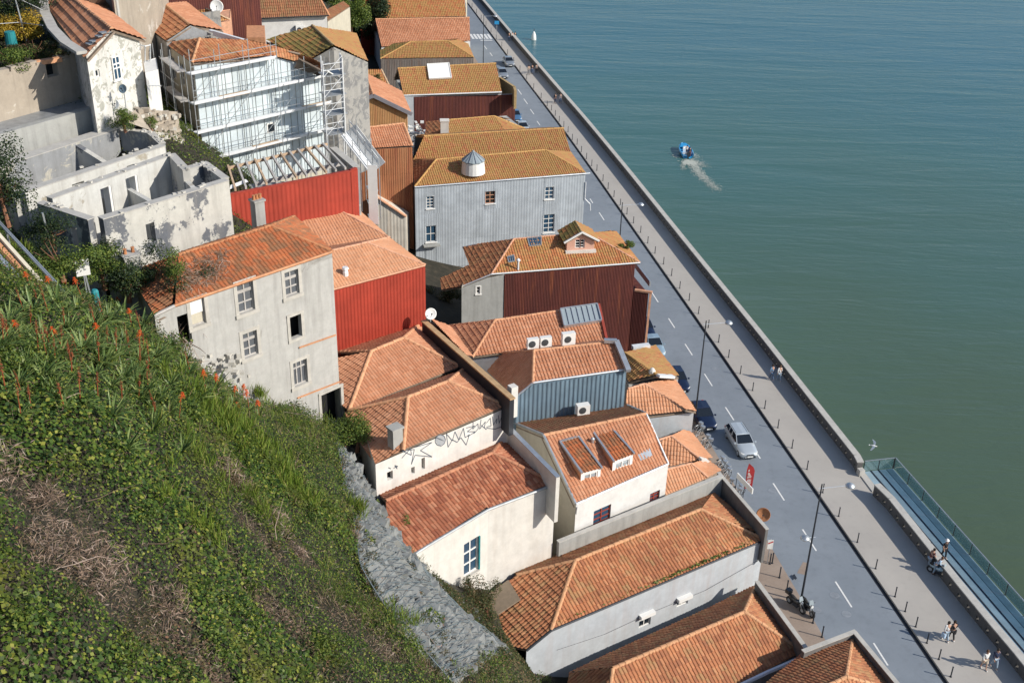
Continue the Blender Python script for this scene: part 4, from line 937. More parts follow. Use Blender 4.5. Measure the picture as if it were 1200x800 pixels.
# gabled dormer
fl_, fr_ = on_plane(rl, nN, 664, 295), on_plane(rl, nN, 696, 294); dd = (xy(fr_)-xy(fl_)).normalized(); nn = Vector((dd.y, -dd.x)); Ld = (xy(fr_)-xy(fl_)).length; zb = fl_.z
dm_ = MB(); wall_face(dm_, fl_, xy(fl_)+dd*Ld/2, zb, zb+1.15, zb+1.85, [(Ld/2-.55, Ld/2-.001, zb+.3, zb+1.2)]); wall_face(dm_, xy(fl_)+dd*Ld/2, fr_, zb, zb+1.85, zb+1.15, [(.001, .4, zb+.3, zb+1.2)])
bk = Vector((-nn.x, -nn.y))*2.6; wall_face(dm_, xy(fl_)+bk, fl_, zb, zb+1.15, zb+1.15); wall_face(dm_, fr_, xy(fr_)+bk, zb, zb+1.15, zb+1.15)
plain('pink_plaster', (.62, .36, .27), .9, var=.1); dw = put('dormer', dm_, 'pink_plaster', t)
window(t, fl_, fr_, Ld/2-.54, Ld/2+.39, zb+.31, zb+1.19, nx=2, nz=3, name='dormer_window', depth=.2)
m = MB(); m.box(((fl_.x+fr_.x)/2+nn.x*.1, (fl_.y+fr_.y)/2+nn.y*.1, zb-.02), (Ld+.3, .4, .3), math.atan2(dd.y, dd.x)); put('dormer_sill', m, 'plaster_white', dw)
mp = xy(fl_)+dd*Ld/2; v3 = lambda p, z: Vector((p[0], p[1], z)); e_ = nn*.3
ra, rb_ = v3(mp+e_, zb+2.0), v3(mp+bk, zb+2.0)
roof(t, [[v3(xy(fl_)-dd*.35+e_, zb+1.05), ra, rb_, v3(xy(fl_)-dd*.35+bk, zb+1.05)]], 'tile_green', [(ra, rb_)], name='dormer_roof', r=.09)
roof(t, [[v3(xy(fr_)+dd*.35+e_, zb+1.05), ra, rb_, v3(xy(fr_)+dd*.35+bk, zb+1.05)]], 'tile_moss', name='dormer_roof')
m = MB(); m.bar(v3(xy(fl_)-dd*.38+e_*1.1, zb+1.08), ra+Vector((0, 0, .05)), .12, .16); m.bar(v3(xy(fr_)+dd*.38+e_*1.1, zb+1.08), ra+Vector((0, 0, .05)), .12, .16); put('barge_board', m, 'white_paint', dw)
# roadside gallery: the lower storey juts out one metre
g0 = h2w; g1 = xy(W(760, 343, 9.1)); s = MB(); wall_face(s, g0+Vector((.05, -.02)), g1, -.5, 9.0, 9.0); wall_face(s, g1, g1+Vector((-1.4, 5)), -.5, 9, 9); s.quad(v3(g0, 9.0), v3(g1, 9.0), v3(g1+Vector((-1.4, 5)), 9.0), v3(g0+Vector((-1.4, 5)), 9)); put('gallery', s, 'sheet_rust_dark', t)
cladding(t, g0+Vector((.06, -.02)), g1, -.4, lambda u: 8.9, 'sheet_rust_dark', .9, [2.4, 5.4], .15, .03)
m = MB(); m.bar(v3(g0+Vector((.2, .1)), 9.15), v3(g1+Vector((.35, 0)), 9.15), .3, .18); m.bar(v3(g1+Vector((.2, 0)), 9.1), v3(g1+Vector((.1, 0)), 0), .2, .2); put('gallery_ledge', m, 'tile_pale_ridge', t)
m = MB(); m.bar(v3(g1+Vector((.1, .2)), 9.9), v3(g1+Vector((-1.3, 5)), 10.2), .12, .5); m.bar(v3(g1+Vector((.1, .2)), 10.2), v3(g1+Vector((-1.3, 5)), 10.5), .16, .1); put('gallery_rail', m, 'galvanised', t)

# ================================================================== grey corrugated house with the lantern
t = thing('house', 'tall house clad in grey corrugated sheet with round roof lantern', 'house', W(590, 250, 2))
i1, i2 = W(486, 219, 13), W(686, 203, 13); rl, rr = ridge_pts(i1, i2, (511, 187.5), (639, 176), pitch=21); k1, k2 = W(484, 188, 12.9), W(668.5, 178.5, 12.9); j1, j2 = ridge_pts(k1, k2, (497, 160), (660.5, 150.5), pitch=21)
spec = [((499.5, 230.5), (508.5, 244), 2, 4, 'white_paint'), ((568.7, 224.5), (580, 238), 2, 3, 'tile_pale_ridge'), ((638.7, 219.5), (648.5, 233), 2, 3, 'white_paint'), ((498.7, 265), (511, 283), 2, 2, 'white_paint'), ((637, 251.7), (649, 271.7), 2, 4, 'white_paint'), ((498.7, 308), (511.7, 325), 2, 2, 'white_paint')]
ops = [px_opening(i1, i2, (a, b)) for a, b, *_ in spec]
s = MB(); wall_face(s, i1, i2, -1, 12.95, 12.95, ops); wall_face(s, i2, k2, -1, 12.95, 12.85); wall_face(s, k2, xy(j2)+Vector((-1.5, 5)), -1, 12.85, 12.85); wall_face(s, xy(j2)+Vector((-1.5, 5)), xy(j1)+Vector((-1.5, 5)), -1, 12.85, 12.85); wall_face(s, xy(j1)+Vector((-1.5, 5)), k1, -1, 12.85, 12.85); wall_face(s, k1, i1, -1, 12.85, 12.95); put('wall', s, 'sheet_grey', t)
cladding(t, i1, i2, 3.2, lambda u: 12.9, 'sheet_grey', .95, [6.5, 9.7], .32, .016, skip=ops)
for o, sp in zip(ops, spec): window(t, i1, i2, *o, nx=sp[2], nz=sp[3], frame=sp[4], glass='glass_blue' if sp[4] == 'white_paint' else 'dark_room', surround='white_paint' if sp[4] == 'white_paint' else None, sur_w=.09, sill='white_paint', depth=.16, bar=.06)
ai, di, ni = wall_frame(i1, i2); o = ops[3]; m = MB(); q = ai+di*((o[0]+o[1])/2)+ni*.35; m.box((q.x, q.y, o[2]-.25), (o[1]-o[0]+.7, .7, .14), math.atan2(di.y, di.x)); put('balcony_shelf', m, 'plaster_concrete', t)
h3 = Slope(rl, i1, perp(rl, rr))
roof(t, [[rl, rr, i2, i1], [rr, k2, i2]], 'tile_moss', [(rl, rr), (rr, i2), (rl, i1)], r=.12)
roof(t, [[rl, i1, k1]], 'tile_brown', [], name='side_roof'); roof(t, [[rl, rr, k2, k1]], 'tile_moss', name='rear_roof')
roof(t, [[j1, j2, k2, k1], [j1, j2, xy(j2).to_3d()+Vector((-1.5, 5, 12.85)), xy(j1).to_3d()+Vector((-1.5, 5, 12.85))]], 'tile_moss', [(j1, j2)], r=.12, name='second_roof')
gutter(t, [i1+Vector((0, -.1, 0)), i2+Vector((0.1, -.1, 0)), i2+Vector((.5, .3, -.1))], 'galvanised', .09)
gutter(t, [i2+Vector((.1, -.1, -1)), i2+Vector((.1, -.1, -3)), i2+Vector((.7, -.1, -3.6)), i2+Vector((.8, -.1, -4.4))], 'white_metal', .06, 'downpipe')
c = W(554.5, 196, rl.z-.3); m = MB(); m.lathe(c+Vector((0, 0, -.6)), [(1.32, 0), (1.28, .5), (1.2, 1.35)], 20); put('lantern_drum', m, 'plastic_white', t, False)
m = MB(); m.lathe(c+Vector((0, 0, .75)), [(1.3, 0), (1.3, .1), (.18, .95), (.12, 1.15), (.02, 1.2)], 10); ln = put('lantern_roof', m, 'glass_pale', t)
m = MB()
for k in range(10):
    a = 2*math.pi*k/10; m.bar(c+Vector((1.3*math.cos(a), 1.3*math.sin(a), .88)), c+Vector((.15*math.cos(a), .15*math.sin(a), 1.76)), .06, .06)
put('lantern_ribs', m, 'galvanised', ln)

# ================================================================== further riverside houses
t = thing('house', 'low house with tan hipped roof and white chimney behind the lantern house', 'house', W(560, 150, 4))
q = P3((524, 141, 13.2), (579, 136.5, 13.2), (616, 151.5, 11), (600, 166, 11), (505, 170, 11.4))
walls(t, [xy(q[4]), xy(q[3]), xy(q[2]), xy(q[2])+Vector((-2.5, 6)), xy(q[0])+Vector((-3, 6))], -1, 'plaster_grey', 10.9)
roof(t, [[q[0], q[1], q[3], q[4]], [q[1], q[2], q[3]]], 'tile_moss', [(q[0], q[1]), (q[1], q[2])], r=.12)
hp = Slope(q[0], q[4], perp(q[0], q[1])); roof(t, [[q[0], q[4], hp.px(498, 160), hp.px(500, 143)]], 'tile_orange', name='side_roof'); roof(t, [[q[0], q[1], q[2]+Vector((-2, 4, 0)), q[0]+Vector((-1, 5, -2))]], 'tile_moss', name='rear_roof')
chimney(t, xy(W(521, 160, 12)), 1.0, .9, 11, 14, .1, 'plaster_white')

t = thing('house', 'house with dark red rusty wall and white panel on its ochre roof', 'house', W(540, 120, 3))
u1, u2 = W(473, 112, 12), W(588, 108, 12); uA, uB = W(466, 80.5, 14.6), W(581, 74.5, 14.6); u3 = W(604, 109, 11.6)
s = MB(); bk = Vector((-2, 9)); wall_face(s, u1, u3, -1, 11.9, 11.5); wall_face(s, u3, xy(u3)+bk, -1, 11.5, 11.5); wall_face(s, xy(u3)+bk, xy(u1)+bk, -1, 11.5, 11.9); wall_face(s, xy(u1)+bk, u1, -1, 11.9, 11.9); put('wall', s, 'plaster_bluegrey', t)
au, du, nu = wall_frame(u1, u3); ul, _ = on_wall(u1, u3, 485, 113); L = (xy(u3)-xy(u1)).length
cladding(t, au+du*ul, u3, 4, lambda u: 11.75-.35*u/(L-ul), 'sheet_rust_dark', 1.0, [8], .2, .035)
roof(t, [[uA, uB, u2, u1]], 'tile_moss', [(uA, uB)], r=.12); roof(t, [[uA, uB, uB+Vector((-1, 4, -2.6)), uA+Vector((-1, 4, -2.6))]], 'tile_moss', name='rear_roof')
s = MB(); s.quad(*P3((581, 74.5, 14.5), (586, 107, 12), (603, 108, 11.6), (600, 95, 11.7))); thick_wall(t, P3((586, 84, 13.4), (602.5, 103, 12.4), (604, 109.5, 12.2)), 10, 12.6, .35, 'tile_green_ridge', 'terrace_parapet')
nN = newell([uA, uB, u2, u1]); skylight(t, [on_plane(uA, nN, *p) for p in ((500.5, 76.5), (526, 75), (529, 92), (503, 93.5))], 'plastic_white', 'plastic_white', 'roof_panel', .25)
gutter(t, [u1, u2], 'white_metal', .1)

t = thing('house', 'house with mossy hipped roof above a brown plank wall', 'house', W(500, 70, 3))
v1, v2 = W(446, 69, 11), W(555, 67.5, 11); rl, rr = ridge_pts(v1, v2, (481, 49.5), (525, 48.5), pitch=26); vf = W(546, 46, 11); hl = W(460, 58, 11.6)
s = MB(); wall_face(s, v1, v2, -1, 10.9, 10.9); wall_face(s, v2, xy(vf)+Vector((0, 1)), -1, 10.9, 10.9); wall_face(s, xy(vf)+Vector((0, 1)), xy(v1)+Vector((-1, 8)), -1, 10.9, 10.9); wall_face(s, xy(v1)+Vector((-1, 8)), v1, -1, 10.9, 10.9); put('wall', s, 'sheet_brown', t)
cladding(t, v1, v2, 5, lambda u: 10.8, 'sheet_brown', 1.0, None, .25, .03, name='plank_panel')
roof(t, [[rl, rr, v2, v1], [rr, vf, v2]], 'tile_moss', [(rl, rr), (rr, v2), (rl, v1)], r=.13); roof(t, [[rl, v1, xy(v1).to_3d()+Vector((-1, 8, 11))]], 'tile_green', name='side_roof'); roof(t, [[rl, rr, xy(vf).to_3d()+Vector((0, 1, 11)), xy(v1).to_3d()+Vector((-1, 8, 11))]], 'tile_moss', name='rear_roof')

t = thing('house', 'large plain orange tile roof with one blue roof window at the top', 'house', W(500, 40, 3))
w1, w2 = W(447, 55.5, 11.5), W(551, 48, 11.5); wa, wb = ridge_pts(w1, w2, (440, 23), (550, 21), pitch=27)
walls(t, [xy(w1), xy(w2), xy(w2)+Vector((-3, 14)), xy(w1)+Vector((-3, 14))], -1, 'plaster_bright', 11.4)
roof(t, [[wa, wb, w2, w1]], 'tile_new', [(wa, wb)], cw=.28, cl=.45, r=.14); roof(t, [[wa, wb, wb+Vector((-1.5, 5, -3)), wa+Vector((-1.5, 5, -3))]], 'tile_new', name='rear_roof')
nN = newell([wa, wb, w2, w1]); skylight(t, [on_plane(wa, nN, *p) for p in ((496.5, 34.5), (504.5, 34), (504.5, 43.5), (496.5, 43.5))], 'glass_blue', 'galvanised', lift=.15)
t = thing('house', 'orange tile roof with lichen band at the top edge beside the road', 'house', W(500, 10, 3))
w1, w2 = W(449, 22, 13.6), W(546, 19.5, 13.6); wa, wb = ridge_pts(w1, w2, (452, -6), (544, -8), pitch=27)
walls(t, [xy(w1), xy(w2), xy(wb)+Vector((0, 6)), xy(wa)+Vector((0, 6))], -1, 'plaster_bright', 13.5)
roof(t, [[wa, wb, w2, w1]], 'tile_moss_red', [(wa, wb)], cw=.28, cl=.45, r=.14); roof(t, [[wa, wb, wb+Vector((-1, 6, -4)), wa+Vector((-1, 6, -4))]], 'tile_moss_red', name='rear_roof')
for (x0, x1, lab) in ((505, 545, 'last orange roof before the top edge of the picture'), (450, 500, 'orange roof beyond the large roof with the blue window')):
    t = thing('house', lab, 'house', W((x0+x1)/2, -15, 3)); w1, w2 = W(x0, -14, 14), W(x1, -16, 14); wa, wb = ridge_pts(w1, w2, (x0, -30), (x1, -32), pitch=27)
    walls(t, [xy(w1), xy(w2), xy(wb)+Vector((0, 9)), xy(wa)+Vector((0, 9))], -1, 'plaster_cream', 13.9); roof(t, [[wa, wb, w2, w1], [wa, wb, wb+Vector((-1, 7, -3)), wa+Vector((-1, 7, -3))]], 'tile_orange', [(wa, wb)], cw=.35, cl=.6)
t = thing('house', 'narrow house with bright red sheet wall behind the dark tree', 'house', W(435, 15, 8))
a_, b_ = W(422, 20, 14), W(450, 9, 14); s_t = 19.5
walls(t, [xy(a_), xy(b_), xy(b_)+Vector((-1, 7)), xy(a_)+Vector((-1, 7))], 2, 'sheet_red', s_t); cladding(t, a_, b_, 9, lambda u: s_t-.1, 'sheet_red', 1.0, None, .3, .026, 'box')
p = [Vector((q.x, q.y, s_t+.1)) for q in (xy(a_), xy(b_), xy(b_)+Vector((-1, 7)), xy(a_)+Vector((-1, 7)))]; roof(t, [[p[0], p[1], p[2]+Vector((0, 0, 1)), p[3]+Vector((0, 0, 1))]], 'tile_orange')

# ================================================================== rust coloured sheds in the middle
t = thing('house', 'gabled shed with tan rusted sheet gable and grey fascia', 'house', W(440, 150, 10))
q1, q2 = W(406.5, 124, 19.5), W(477.5, 131.5, 18.5); u, zq = on_wall(q1, q2, 437, 111.5); aq, dq, nq = wall_frame(q1, q2); qm = aq+dq*u; Lq = (xy(q2)-aq).length
back = -nq*9; s = MB(); wall_face(s, q1, qm, 10, 19.5, zq); wall_face(s, qm, q2, 10, zq, 18.5); wall_face(s, q2, xy(q2)+back, 10, 18.5, 18.5); wall_face(s, xy(q2)+back, qm+back, 10, 18.5, zq); wall_face(s, qm+back, aq+back, 10, zq, 19.5); wall_face(s, aq+back, aq, 10, 19.5, 19.5); put('wall', s, 'sheet_rust_pale', t)
cladding(t, q1, qm, 13, lambda x: 19.5+(zq-19.5)*x/u-.1, 'sheet_rust_pale', .9, None, .2, .025); cladding(t, qm, q2, 13, lambda x: zq+(18.5-zq)*x/(Lq-u)-.1, 'sheet_rust_pale', .9, None, .2, .025)
fv = lambda p, z, o=.35: Vector((p.x+nq.x*o, p.y+nq.y*o, z))
roof(t, [[fv(aq-dq*.4, 19.4), fv(qm, zq+.12), fv(qm+back, zq+.12), fv(aq-dq*.4+back, 19.4)], [fv(qm, zq+.12), fv(xy(q2)+dq*.4, 18.4), fv(xy(q2)+dq*.4+back, 18.4), fv(qm+back, zq+.12)]], 'tile_new', [(fv(qm, zq+.12), fv(qm+back, zq+.12))], r=.13)
m = MB(); m.bar(fv(aq-dq*.45, 19.35, .42), fv(qm, zq+.05, .42), .12, .42); m.bar(fv(qm, zq+.052, .422), fv(xy(q2)+dq*.45, 18.35, .42), .12, .42); put('fascia', m, 'sheet_fascia', t)
t = thing('house', 'shed with fresh orange roof and tall rust red sheet wall', 'house', W(450, 210, 6))
s1, s2 = W(409, 175.5, 17), W(483, 171.5, 17); sa, sb = ridge_pts(s1, s2, (408, 152.5), (473, 145), pitch=24); as_, ds, ns = wall_frame(s1, s2)
walls(t, [xy(s1), xy(s2), xy(sb)+Vector((0, .5)), xy(sa)+Vector((0, .5))], 0, 'sheet_rust_orange', 16.9); cladding(t, s1, s2, 4, lambda u: 16.85, 'sheet_rust_orange', .95, [8.0, 11, 14.0], .22, .03)
roof(t, [[sa, sb, s2, s1]], 'tile_new', [(sa, sb), (sb, s2)], r=.14)
t = thing('house', 'low lean-to with rust streaked white sheet side below the rust red shed', 'house', W(460, 260, 6))
l1, l2 = W(440, 230, 12), W(476, 254, 9.6); al, dl, nl = wall_frame(l1, l2); Ll = (xy(l2)-al).length
walls(t, [xy(l1), xy(l2), xy(l2)-nl*1.2+dl*.3, al-nl*2.2], 3, 'sheet_white_rust', [12, 9.6, 9.6, 12]); cladding(t, l1, l2, 5.5, lambda u: 12-2.4*u/Ll-.08, 'sheet_white_rust', 1.0, None, .5, .02)
m = MB(); m.bar(Vector((*al, 12.05)), Vector((*xy(l2), 9.65)), .5, .1); put('capping', m, 'tile_pale_ridge', t)

# ================================================================== red sheet house with twin pale roofs
t = thing('house', 'house with bright red sheet wall under twin pale tile roofs', 'house', W(440, 360, 15))
e1, e2 = W(391, 338.5, 23), W(498, 310.5, 23); ra, rb_ = ridge_pts(e1, e2, (387, 294.5), (430, 284.5), pitch=26); zV = 23.3; ua, ub = W(350, 257.5, ra.z), W(397, 246.5, ra.z); f1, f2 = W(345, 256, 23.4), W(418, 244, 23)
ae, de, ne = wall_frame(e1, e2); ee = ae-de*1.2
s = MB(); wall_face(s, ee, e2, 10, 22.9, 22.9); wall_face(s, e2, f2, 10, 22.9, 22.9); wall_face(s, f2, f1, 10, 22.9, 22.9); wall_face(s, f1, ee, 10, 22.9, 22.9); put('wall', s, 'sheet_red', t)
cladding(t, ee, e2, 16.5, lambda u: 22.85, 'sheet_red', 1.0, None, .3, .026, 'box')
e0 = Vector((ee.x, ee.y, 23)); rx = lambda a, b, k: a+(a-b).normalized()*k
ra2, ua2 = rx(ra, rb_, 2.0), rx(ua, ub, .6); vl = Vector(((ra2.x+ua2.x)/2, (ra2.y+ua2.y)/2, 23.4)); vr = W(456, 278.5, 23.5)
roof(t, [[ra2, rb_, e2, e0], [rb_, vr, e2], [ra2, rb_, vr, vl], [ua2, ub, vr, vl], [ub, f2, vr], [ua2, ub, f2, xy(f1).to_3d()+Vector((-.6, .3, 23))]], 'tile_pale', [(ra2, rb_), (rb_, e2), (ua2, ub), (ub, vr), (ub, f2), (rb_, vr)], cw=.22, cl=.4, r=.1, rel=.55)
nN = newell([ra2, rb_, e2, e0]); q = on_plane(ra2, nN, 405, 323); m = MB(); m.lathe(q, [(.2, 0), (.2, .3), (.1, .5), (.25, .52), (.2, .65)], 8); put('roof_cowl', m, 'white_metal', t)
gutter(t, [e0+Vector((0, -.08, 0)), e2+Vector((0, -.08, 0))], 'tile_pale_ridge', .07)

# ================================================================== derelict grey house
t = thing('house', 'derelict grey rendered house with tall framed windows and overgrown roof', 'house', W(330, 420, 22))
y1, y2 = W(205, 357.5, 29), W(389, 294.5, 29); ay, dy_, ny = wall_frame(y1, y2); rl, rr = ridge_pts(y1, y2, (209, 299), (317, 265), pitch=27); fb = W(345, 254, 29); fl = W(152, 317, 29.2)
spec = [((277, 334), (299, 362), 2, 3, 0), ((333, 320), (351, 343), 2, 3, 0), ((284, 392), (303, 414), 2, 3, 0), ((343, 426), (361, 447), 3, 1, 0), ((222, 354), (242, 378), 1, 1, .55)]
ops = [px_opening(y1, y2, (a, b)) for a, b, *_ in spec]; o6 = px_opening(y1, y2, ((339, 372), (354, 393))); o7 = px_opening(y1, y2, ((376, 463), (401, 492)))
ulo, zlo = on_wall(y1, y2, 181, 369); yl = ay+dy_*ulo; hole = px_opening(y1, y2, ((205, 372), (226, 402)))
s = MB(); sh = [(o[0]-ulo, o[1]-ulo, o[2], o[3]) for o in ops+[o6, o7, hole]]
def top_y(u): return 28.9
wall_face(s, yl, y1, 15, zlo-.1, 28.9); wall_face(s, y1, y2, 15, 28.9, 28.9, ops+[o6, o7, (max(.02, hole[0]), hole[1], hole[2], hole[3])], .3)
wall_face(s, y2, fb, 15, 28.9, 28.9); wall_face(s, fb, fl, 15, 28.9, 29); wall_face(s, fl, yl, 15, 29, zlo-.1); put('wall', s, 'plaster_grey', t)
for o, sp in zip(ops, spec): window(t, y1, y2, *o, nx=sp[2], nz=sp[3], frame='grey_wood', glass='glass_old' if sp[4] == 0 else 'plaster_cream', surround='stone_trim', sur_w=.22, blind=sp[4], depth=.3, bar=.08, transom=.72 if sp[4] == 0 else None)
for o in (o6, o7):
    m = MB()
    for u in (o[0]-.1, o[1]+.1): q = ay+dy_*u+ny*.02; m.box((q.x, q.y, (o[2]+o[3])/2), (.2, .05, o[3]-o[2]+.02), math.atan2(dy_.y, dy_.x))
    q = ay+dy_*((o[0]+o[1])/2)+ny*.03
    for z in (o[2]-.1, o[3]+.1): m.box((q.x, q.y, z), (o[1]-o[0]+.4, .08, .18), math.atan2(dy_.y, dy_.x))
    put('empty_window_frame', m, 'stone_trim', t)
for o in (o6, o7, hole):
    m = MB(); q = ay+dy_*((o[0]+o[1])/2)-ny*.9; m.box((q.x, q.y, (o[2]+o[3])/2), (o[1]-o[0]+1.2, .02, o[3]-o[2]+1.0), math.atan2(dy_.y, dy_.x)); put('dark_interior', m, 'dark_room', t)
for (xa, ya, xb, yb) in ((350, 407, 393, 392), (348, 466, 397, 447)):
    (ua_, za), (ub_, zb_) = on_wall(y1, y2, xa, ya), on_wall(y1, y2, xb, yb); p, q = ay+dy_*ua_+ny*.05, ay+dy_*ub_+ny*.05; m = MB(); m.bar((p.x, p.y, za), (q.x, q.y, zb_), .07, .08); put('string_course', m, 'tile_brown_ridge', t)
0 and put('string_course', m, 'tile_brown_ridge', t)
DPL = newell([rl, rr, y2, y1])
roof(t, [[rl, rr, y2, y1], [rr, fb, y2], [rl, rr, fb, W(214, 296, 29.4)], [rl, W(203, 358, 29), Vector((yl.x, yl.y, zlo)), W(153, 322, 29), W(156, 315, 29.3)]], 'tile_old', [(rr, y2), (rl, rr), (rr, fb)], r=.11)
gutter(t, [y1+Vector((0, -.08, 0)), y2+Vector((0, -.08, 0))], 'tile_brown_ridge', .09, 'eave_board')
gutter(t, [Vector((yl.x, yl.y-.1, zlo)), y1+Vector((0, -.1, 0))], 'grey_wood', .1, 'eave_board')
c = xy(W(299, 262, 29.6))+Vector((0, 1.0)); chimney(t, c, .66, .6, 28.6, 30.7, .75, 'plaster_concrete', 3)
# rubble where the facade has collapsed
m = MB(); random.seed(3)
for k in range(70):
    u, z = on_wall(y1, y2, random.uniform(215, 285), random.uniform(405, 470)); q = ay+dy_*u+ny*random.uniform(.1, .9); m.box((q.x, q.y, z-.2), (random.uniform(.1, .35),)*2+(random.uniform(.08, .25),), random.random()*3)
put('rubble', m, 'stone_pale', t, kind='stuff')

# ================================================================== red walled shell with open rafters
t = thing('roofless_house', 'roofless house with red sheet wall and bare pale rafters', 'house', W(340, 220, 22))
k1, k2, k3 = W(268, 227, 27.5), W(409, 199.5, 27.5), W(417, 196, 27.5); kb = W(384, 174, 27.6); ka = W(262, 203, 27.6)
thick_wall(t, [k1, k2, k3], 20, 27.5, .25, 'sheet_red', 'front_wall'); ak, dk, nk = wall_frame(k1, k2)
cladding(t, ak+nk*.13, xy(k2)+nk*.13, 22.5, lambda u: 27.4, 'sheet_red', 1.0, None, .3, .02, 'box'); a2, d2_, n2_ = wall_frame(k2, k3); cladding(t, a2+n2_*.13, xy(k3)+n2_*.13, 22.5, lambda u: 27.4, 'sheet_red', .9, [25], .3, .03, 'box')
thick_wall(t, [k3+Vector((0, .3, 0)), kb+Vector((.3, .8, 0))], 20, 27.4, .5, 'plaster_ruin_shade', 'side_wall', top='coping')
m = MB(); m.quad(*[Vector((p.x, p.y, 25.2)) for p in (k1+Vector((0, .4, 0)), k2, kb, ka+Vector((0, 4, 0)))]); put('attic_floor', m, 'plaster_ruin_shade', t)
for k in range(12):
    f = (k+.6)/12; p = k1.lerp(k2, f)+Vector((-.0, .2, .12)); q = ka.lerp(kb, f)+Vector((-.3, 1.0, .1)); m = MB(); m.bar(p, q, .14, .2); put('rafter', m, 'grey_wood' if k % 3 else 'pale_wood', t)
m = MB(); m.bar(ka+Vector((0, 1, 0)), kb+Vector((-.2, 1, 0)), .16, .2); put('ridge_beam', m, 'pale_wood', t); m = MB(); m.bar(k1.lerp(kb, .25)+Vector((0, 0, -.2)), k2.lerp(kb, .4)+Vector((0, 0, -.2)), .2, .25); put('purlin', m, 'grey_wood', t)
m = MB(); random.seed(5)
for k in range(60):
    p = ka.lerp(kb, random.random()).lerp(k1.lerp(k2, random.random()), random.uniform(.1, .8)); m.box((p.x, p.y, 25.3+random.uniform(0, .5)), (random.uniform(.3, 1.4), random.uniform(.1, .4), random.uniform(.05, .3)), random.random()*3)
put('debris', m, 'grey_wood', t, kind='stuff')
m = MB(); m.quad(*P3((269, 222, 27.6), (291, 213, 27.6), (288, 210, 27.7), (270, 217, 27.7))); put('white_board', m, 'plastic_white', t)
# ================================================================== building wrapped in white panels, with its scaffold
t = thing('house', 'tall house with white ribbed panel wall behind steel scaffolding', 'house', W(300, 140, 25))
mA = xy(W(226, 74, 33.8)); dM = Vector((.70, .714)).normalized(); nM = Vector((dM.y, -dM.x)); mB_ = mA+dM*20
uz = lambda x, y: on_wall(mA, mB_, x, y)
(u0, z0), (u1, z1), (u2, z2), (u3, z3) = uz(226, 74), uz(320, 66.5), uz(345, 73), uz(375, 82.5)
v3 = lambda p, z: Vector((p[0], p[1], z))
s = MB(); pts = [(0, z0), (u1, z1), (u2, z2), (u3, z3)]
for (a, za), (b, zb) in zip(pts, pts[1:]): wall_face(s, mA+dM*a, mA+dM*b, 20, za, zb)
mL = xy(W(194, 50, 33.8)); wall_face(s, mL, mA, 20, z0, z0, [(1.2, 2.1, 31.2, 33.0), (3.4, 4.3, 31.2, 33.0), (6, 6.9, 31.2, 33)]); bk = -nM*8; wall_face(s, mA+dM*u3, mA+dM*u3+bk, 20, z3, z3); put('wall', s, 'plaster_cream', t)
for o in ((1.2, 2.1), (3.4, 4.3), (6, 6.9)): window(t, mL, mA, o[0], o[1], 31.2, 33, nx=2, nz=3)
def ztop(u):
    for (a, za), (b, zb) in zip(pts, pts[1:]):
        if u <= b+1e-6: return za+(zb-za)*(u-a)/(b-a)
    return z3
wop = px_opening(mA, mB_, ((313, 146), (320.5, 153)))
# ribbed white panels, three storeys of them
nP = int(u3/.62)
for k in range(nP):
    a, b = u3*k/nP, u3*(k+1)/nP
    for j, (lo, hi) in enumerate(((23, 26.3), (26.32, 28.6), (28.62, 30.9), (30.92, None))):
        m = MB(); w = b-a-.07; h0 = (ztop(a+.035) if hi is None else hi)-.02; h1 = (ztop(b-.035) if hi is None else hi)-.02; g = .035; o = .06+.006*((k+j) % 3)
        P = lambda u, z, off: v3(mA+dM*u+nM*off, z)
        m.grid_box([P(a+g, lo, o), P(b-g, lo, o), P(b-g, lo, .005), P(a+g, lo, .005), P(a+g, h0, o), P(b-g, h1, o), P(b-g, h1, .005), P(a+g, h0, .005)]); put('wall_panel', m, 'insulation_white', t)
m = MB(); o = wop; q = mA+dM*((o[0]+o[1])/2)+nM*.09; m.box((q.x, q.y, (o[2]+o[3])/2), (o[1]-o[0]+.2, .03, o[3]-o[2]+.2), math.atan2(dM.y, dM.x)); wn_ = put('window', m, 'white_paint', t)
m = MB(); q = mA+dM*((o[0]+o[1])/2)+nM*.115; m.box((q.x, q.y, (o[2]+o[3])/2), (o[1]-o[0], .02, o[3]-o[2]), math.atan2(dM.y, dM.x)); put('pane', m, 'glass_dark', wn_)
ap = W(234, 45.5, 34.95); e = [v3(mA+dM*a-dM*.2*(i == 0)+nM*.25, z+.08) for i, (a, z) in enumerate(pts)]; r2 = ridge_pts(e[0], e[1], (292, 48), pitch=20)[0]; r3 = ridge_pts(e[1], e[2], (352, 62), pitch=20)[0]; r4 = ridge_pts(e[2], e[3], (381, 77), pitch=20)[0]
roof(t, [[ap, r2, e[1], e[0]], [r2, r3, e[2], e[1]], [r3, r4, e[3], e[2]], [W(193, 51, 33.75), ap, e[0]]], 'tile_orange', [(ap, e[0])], r=.11)
roof(t, [[r2, ap, ap+v3(bk*.6, -2), r2+v3(bk*.6, -2)], [r3, r2, r2+v3(bk*.6, -2), r3+v3(bk*.6, -2)]], 'tile_orange', name='rear_roof')
m = MB(); m.bar(W(246, 36, 34.6), W(288, 48, 34.2), .3, .15); m.bar(W(250, 39, 34.5), W(283, 48.5, 34.2), .12, .4); put('lead_flashing', m, 'white_metal', t)

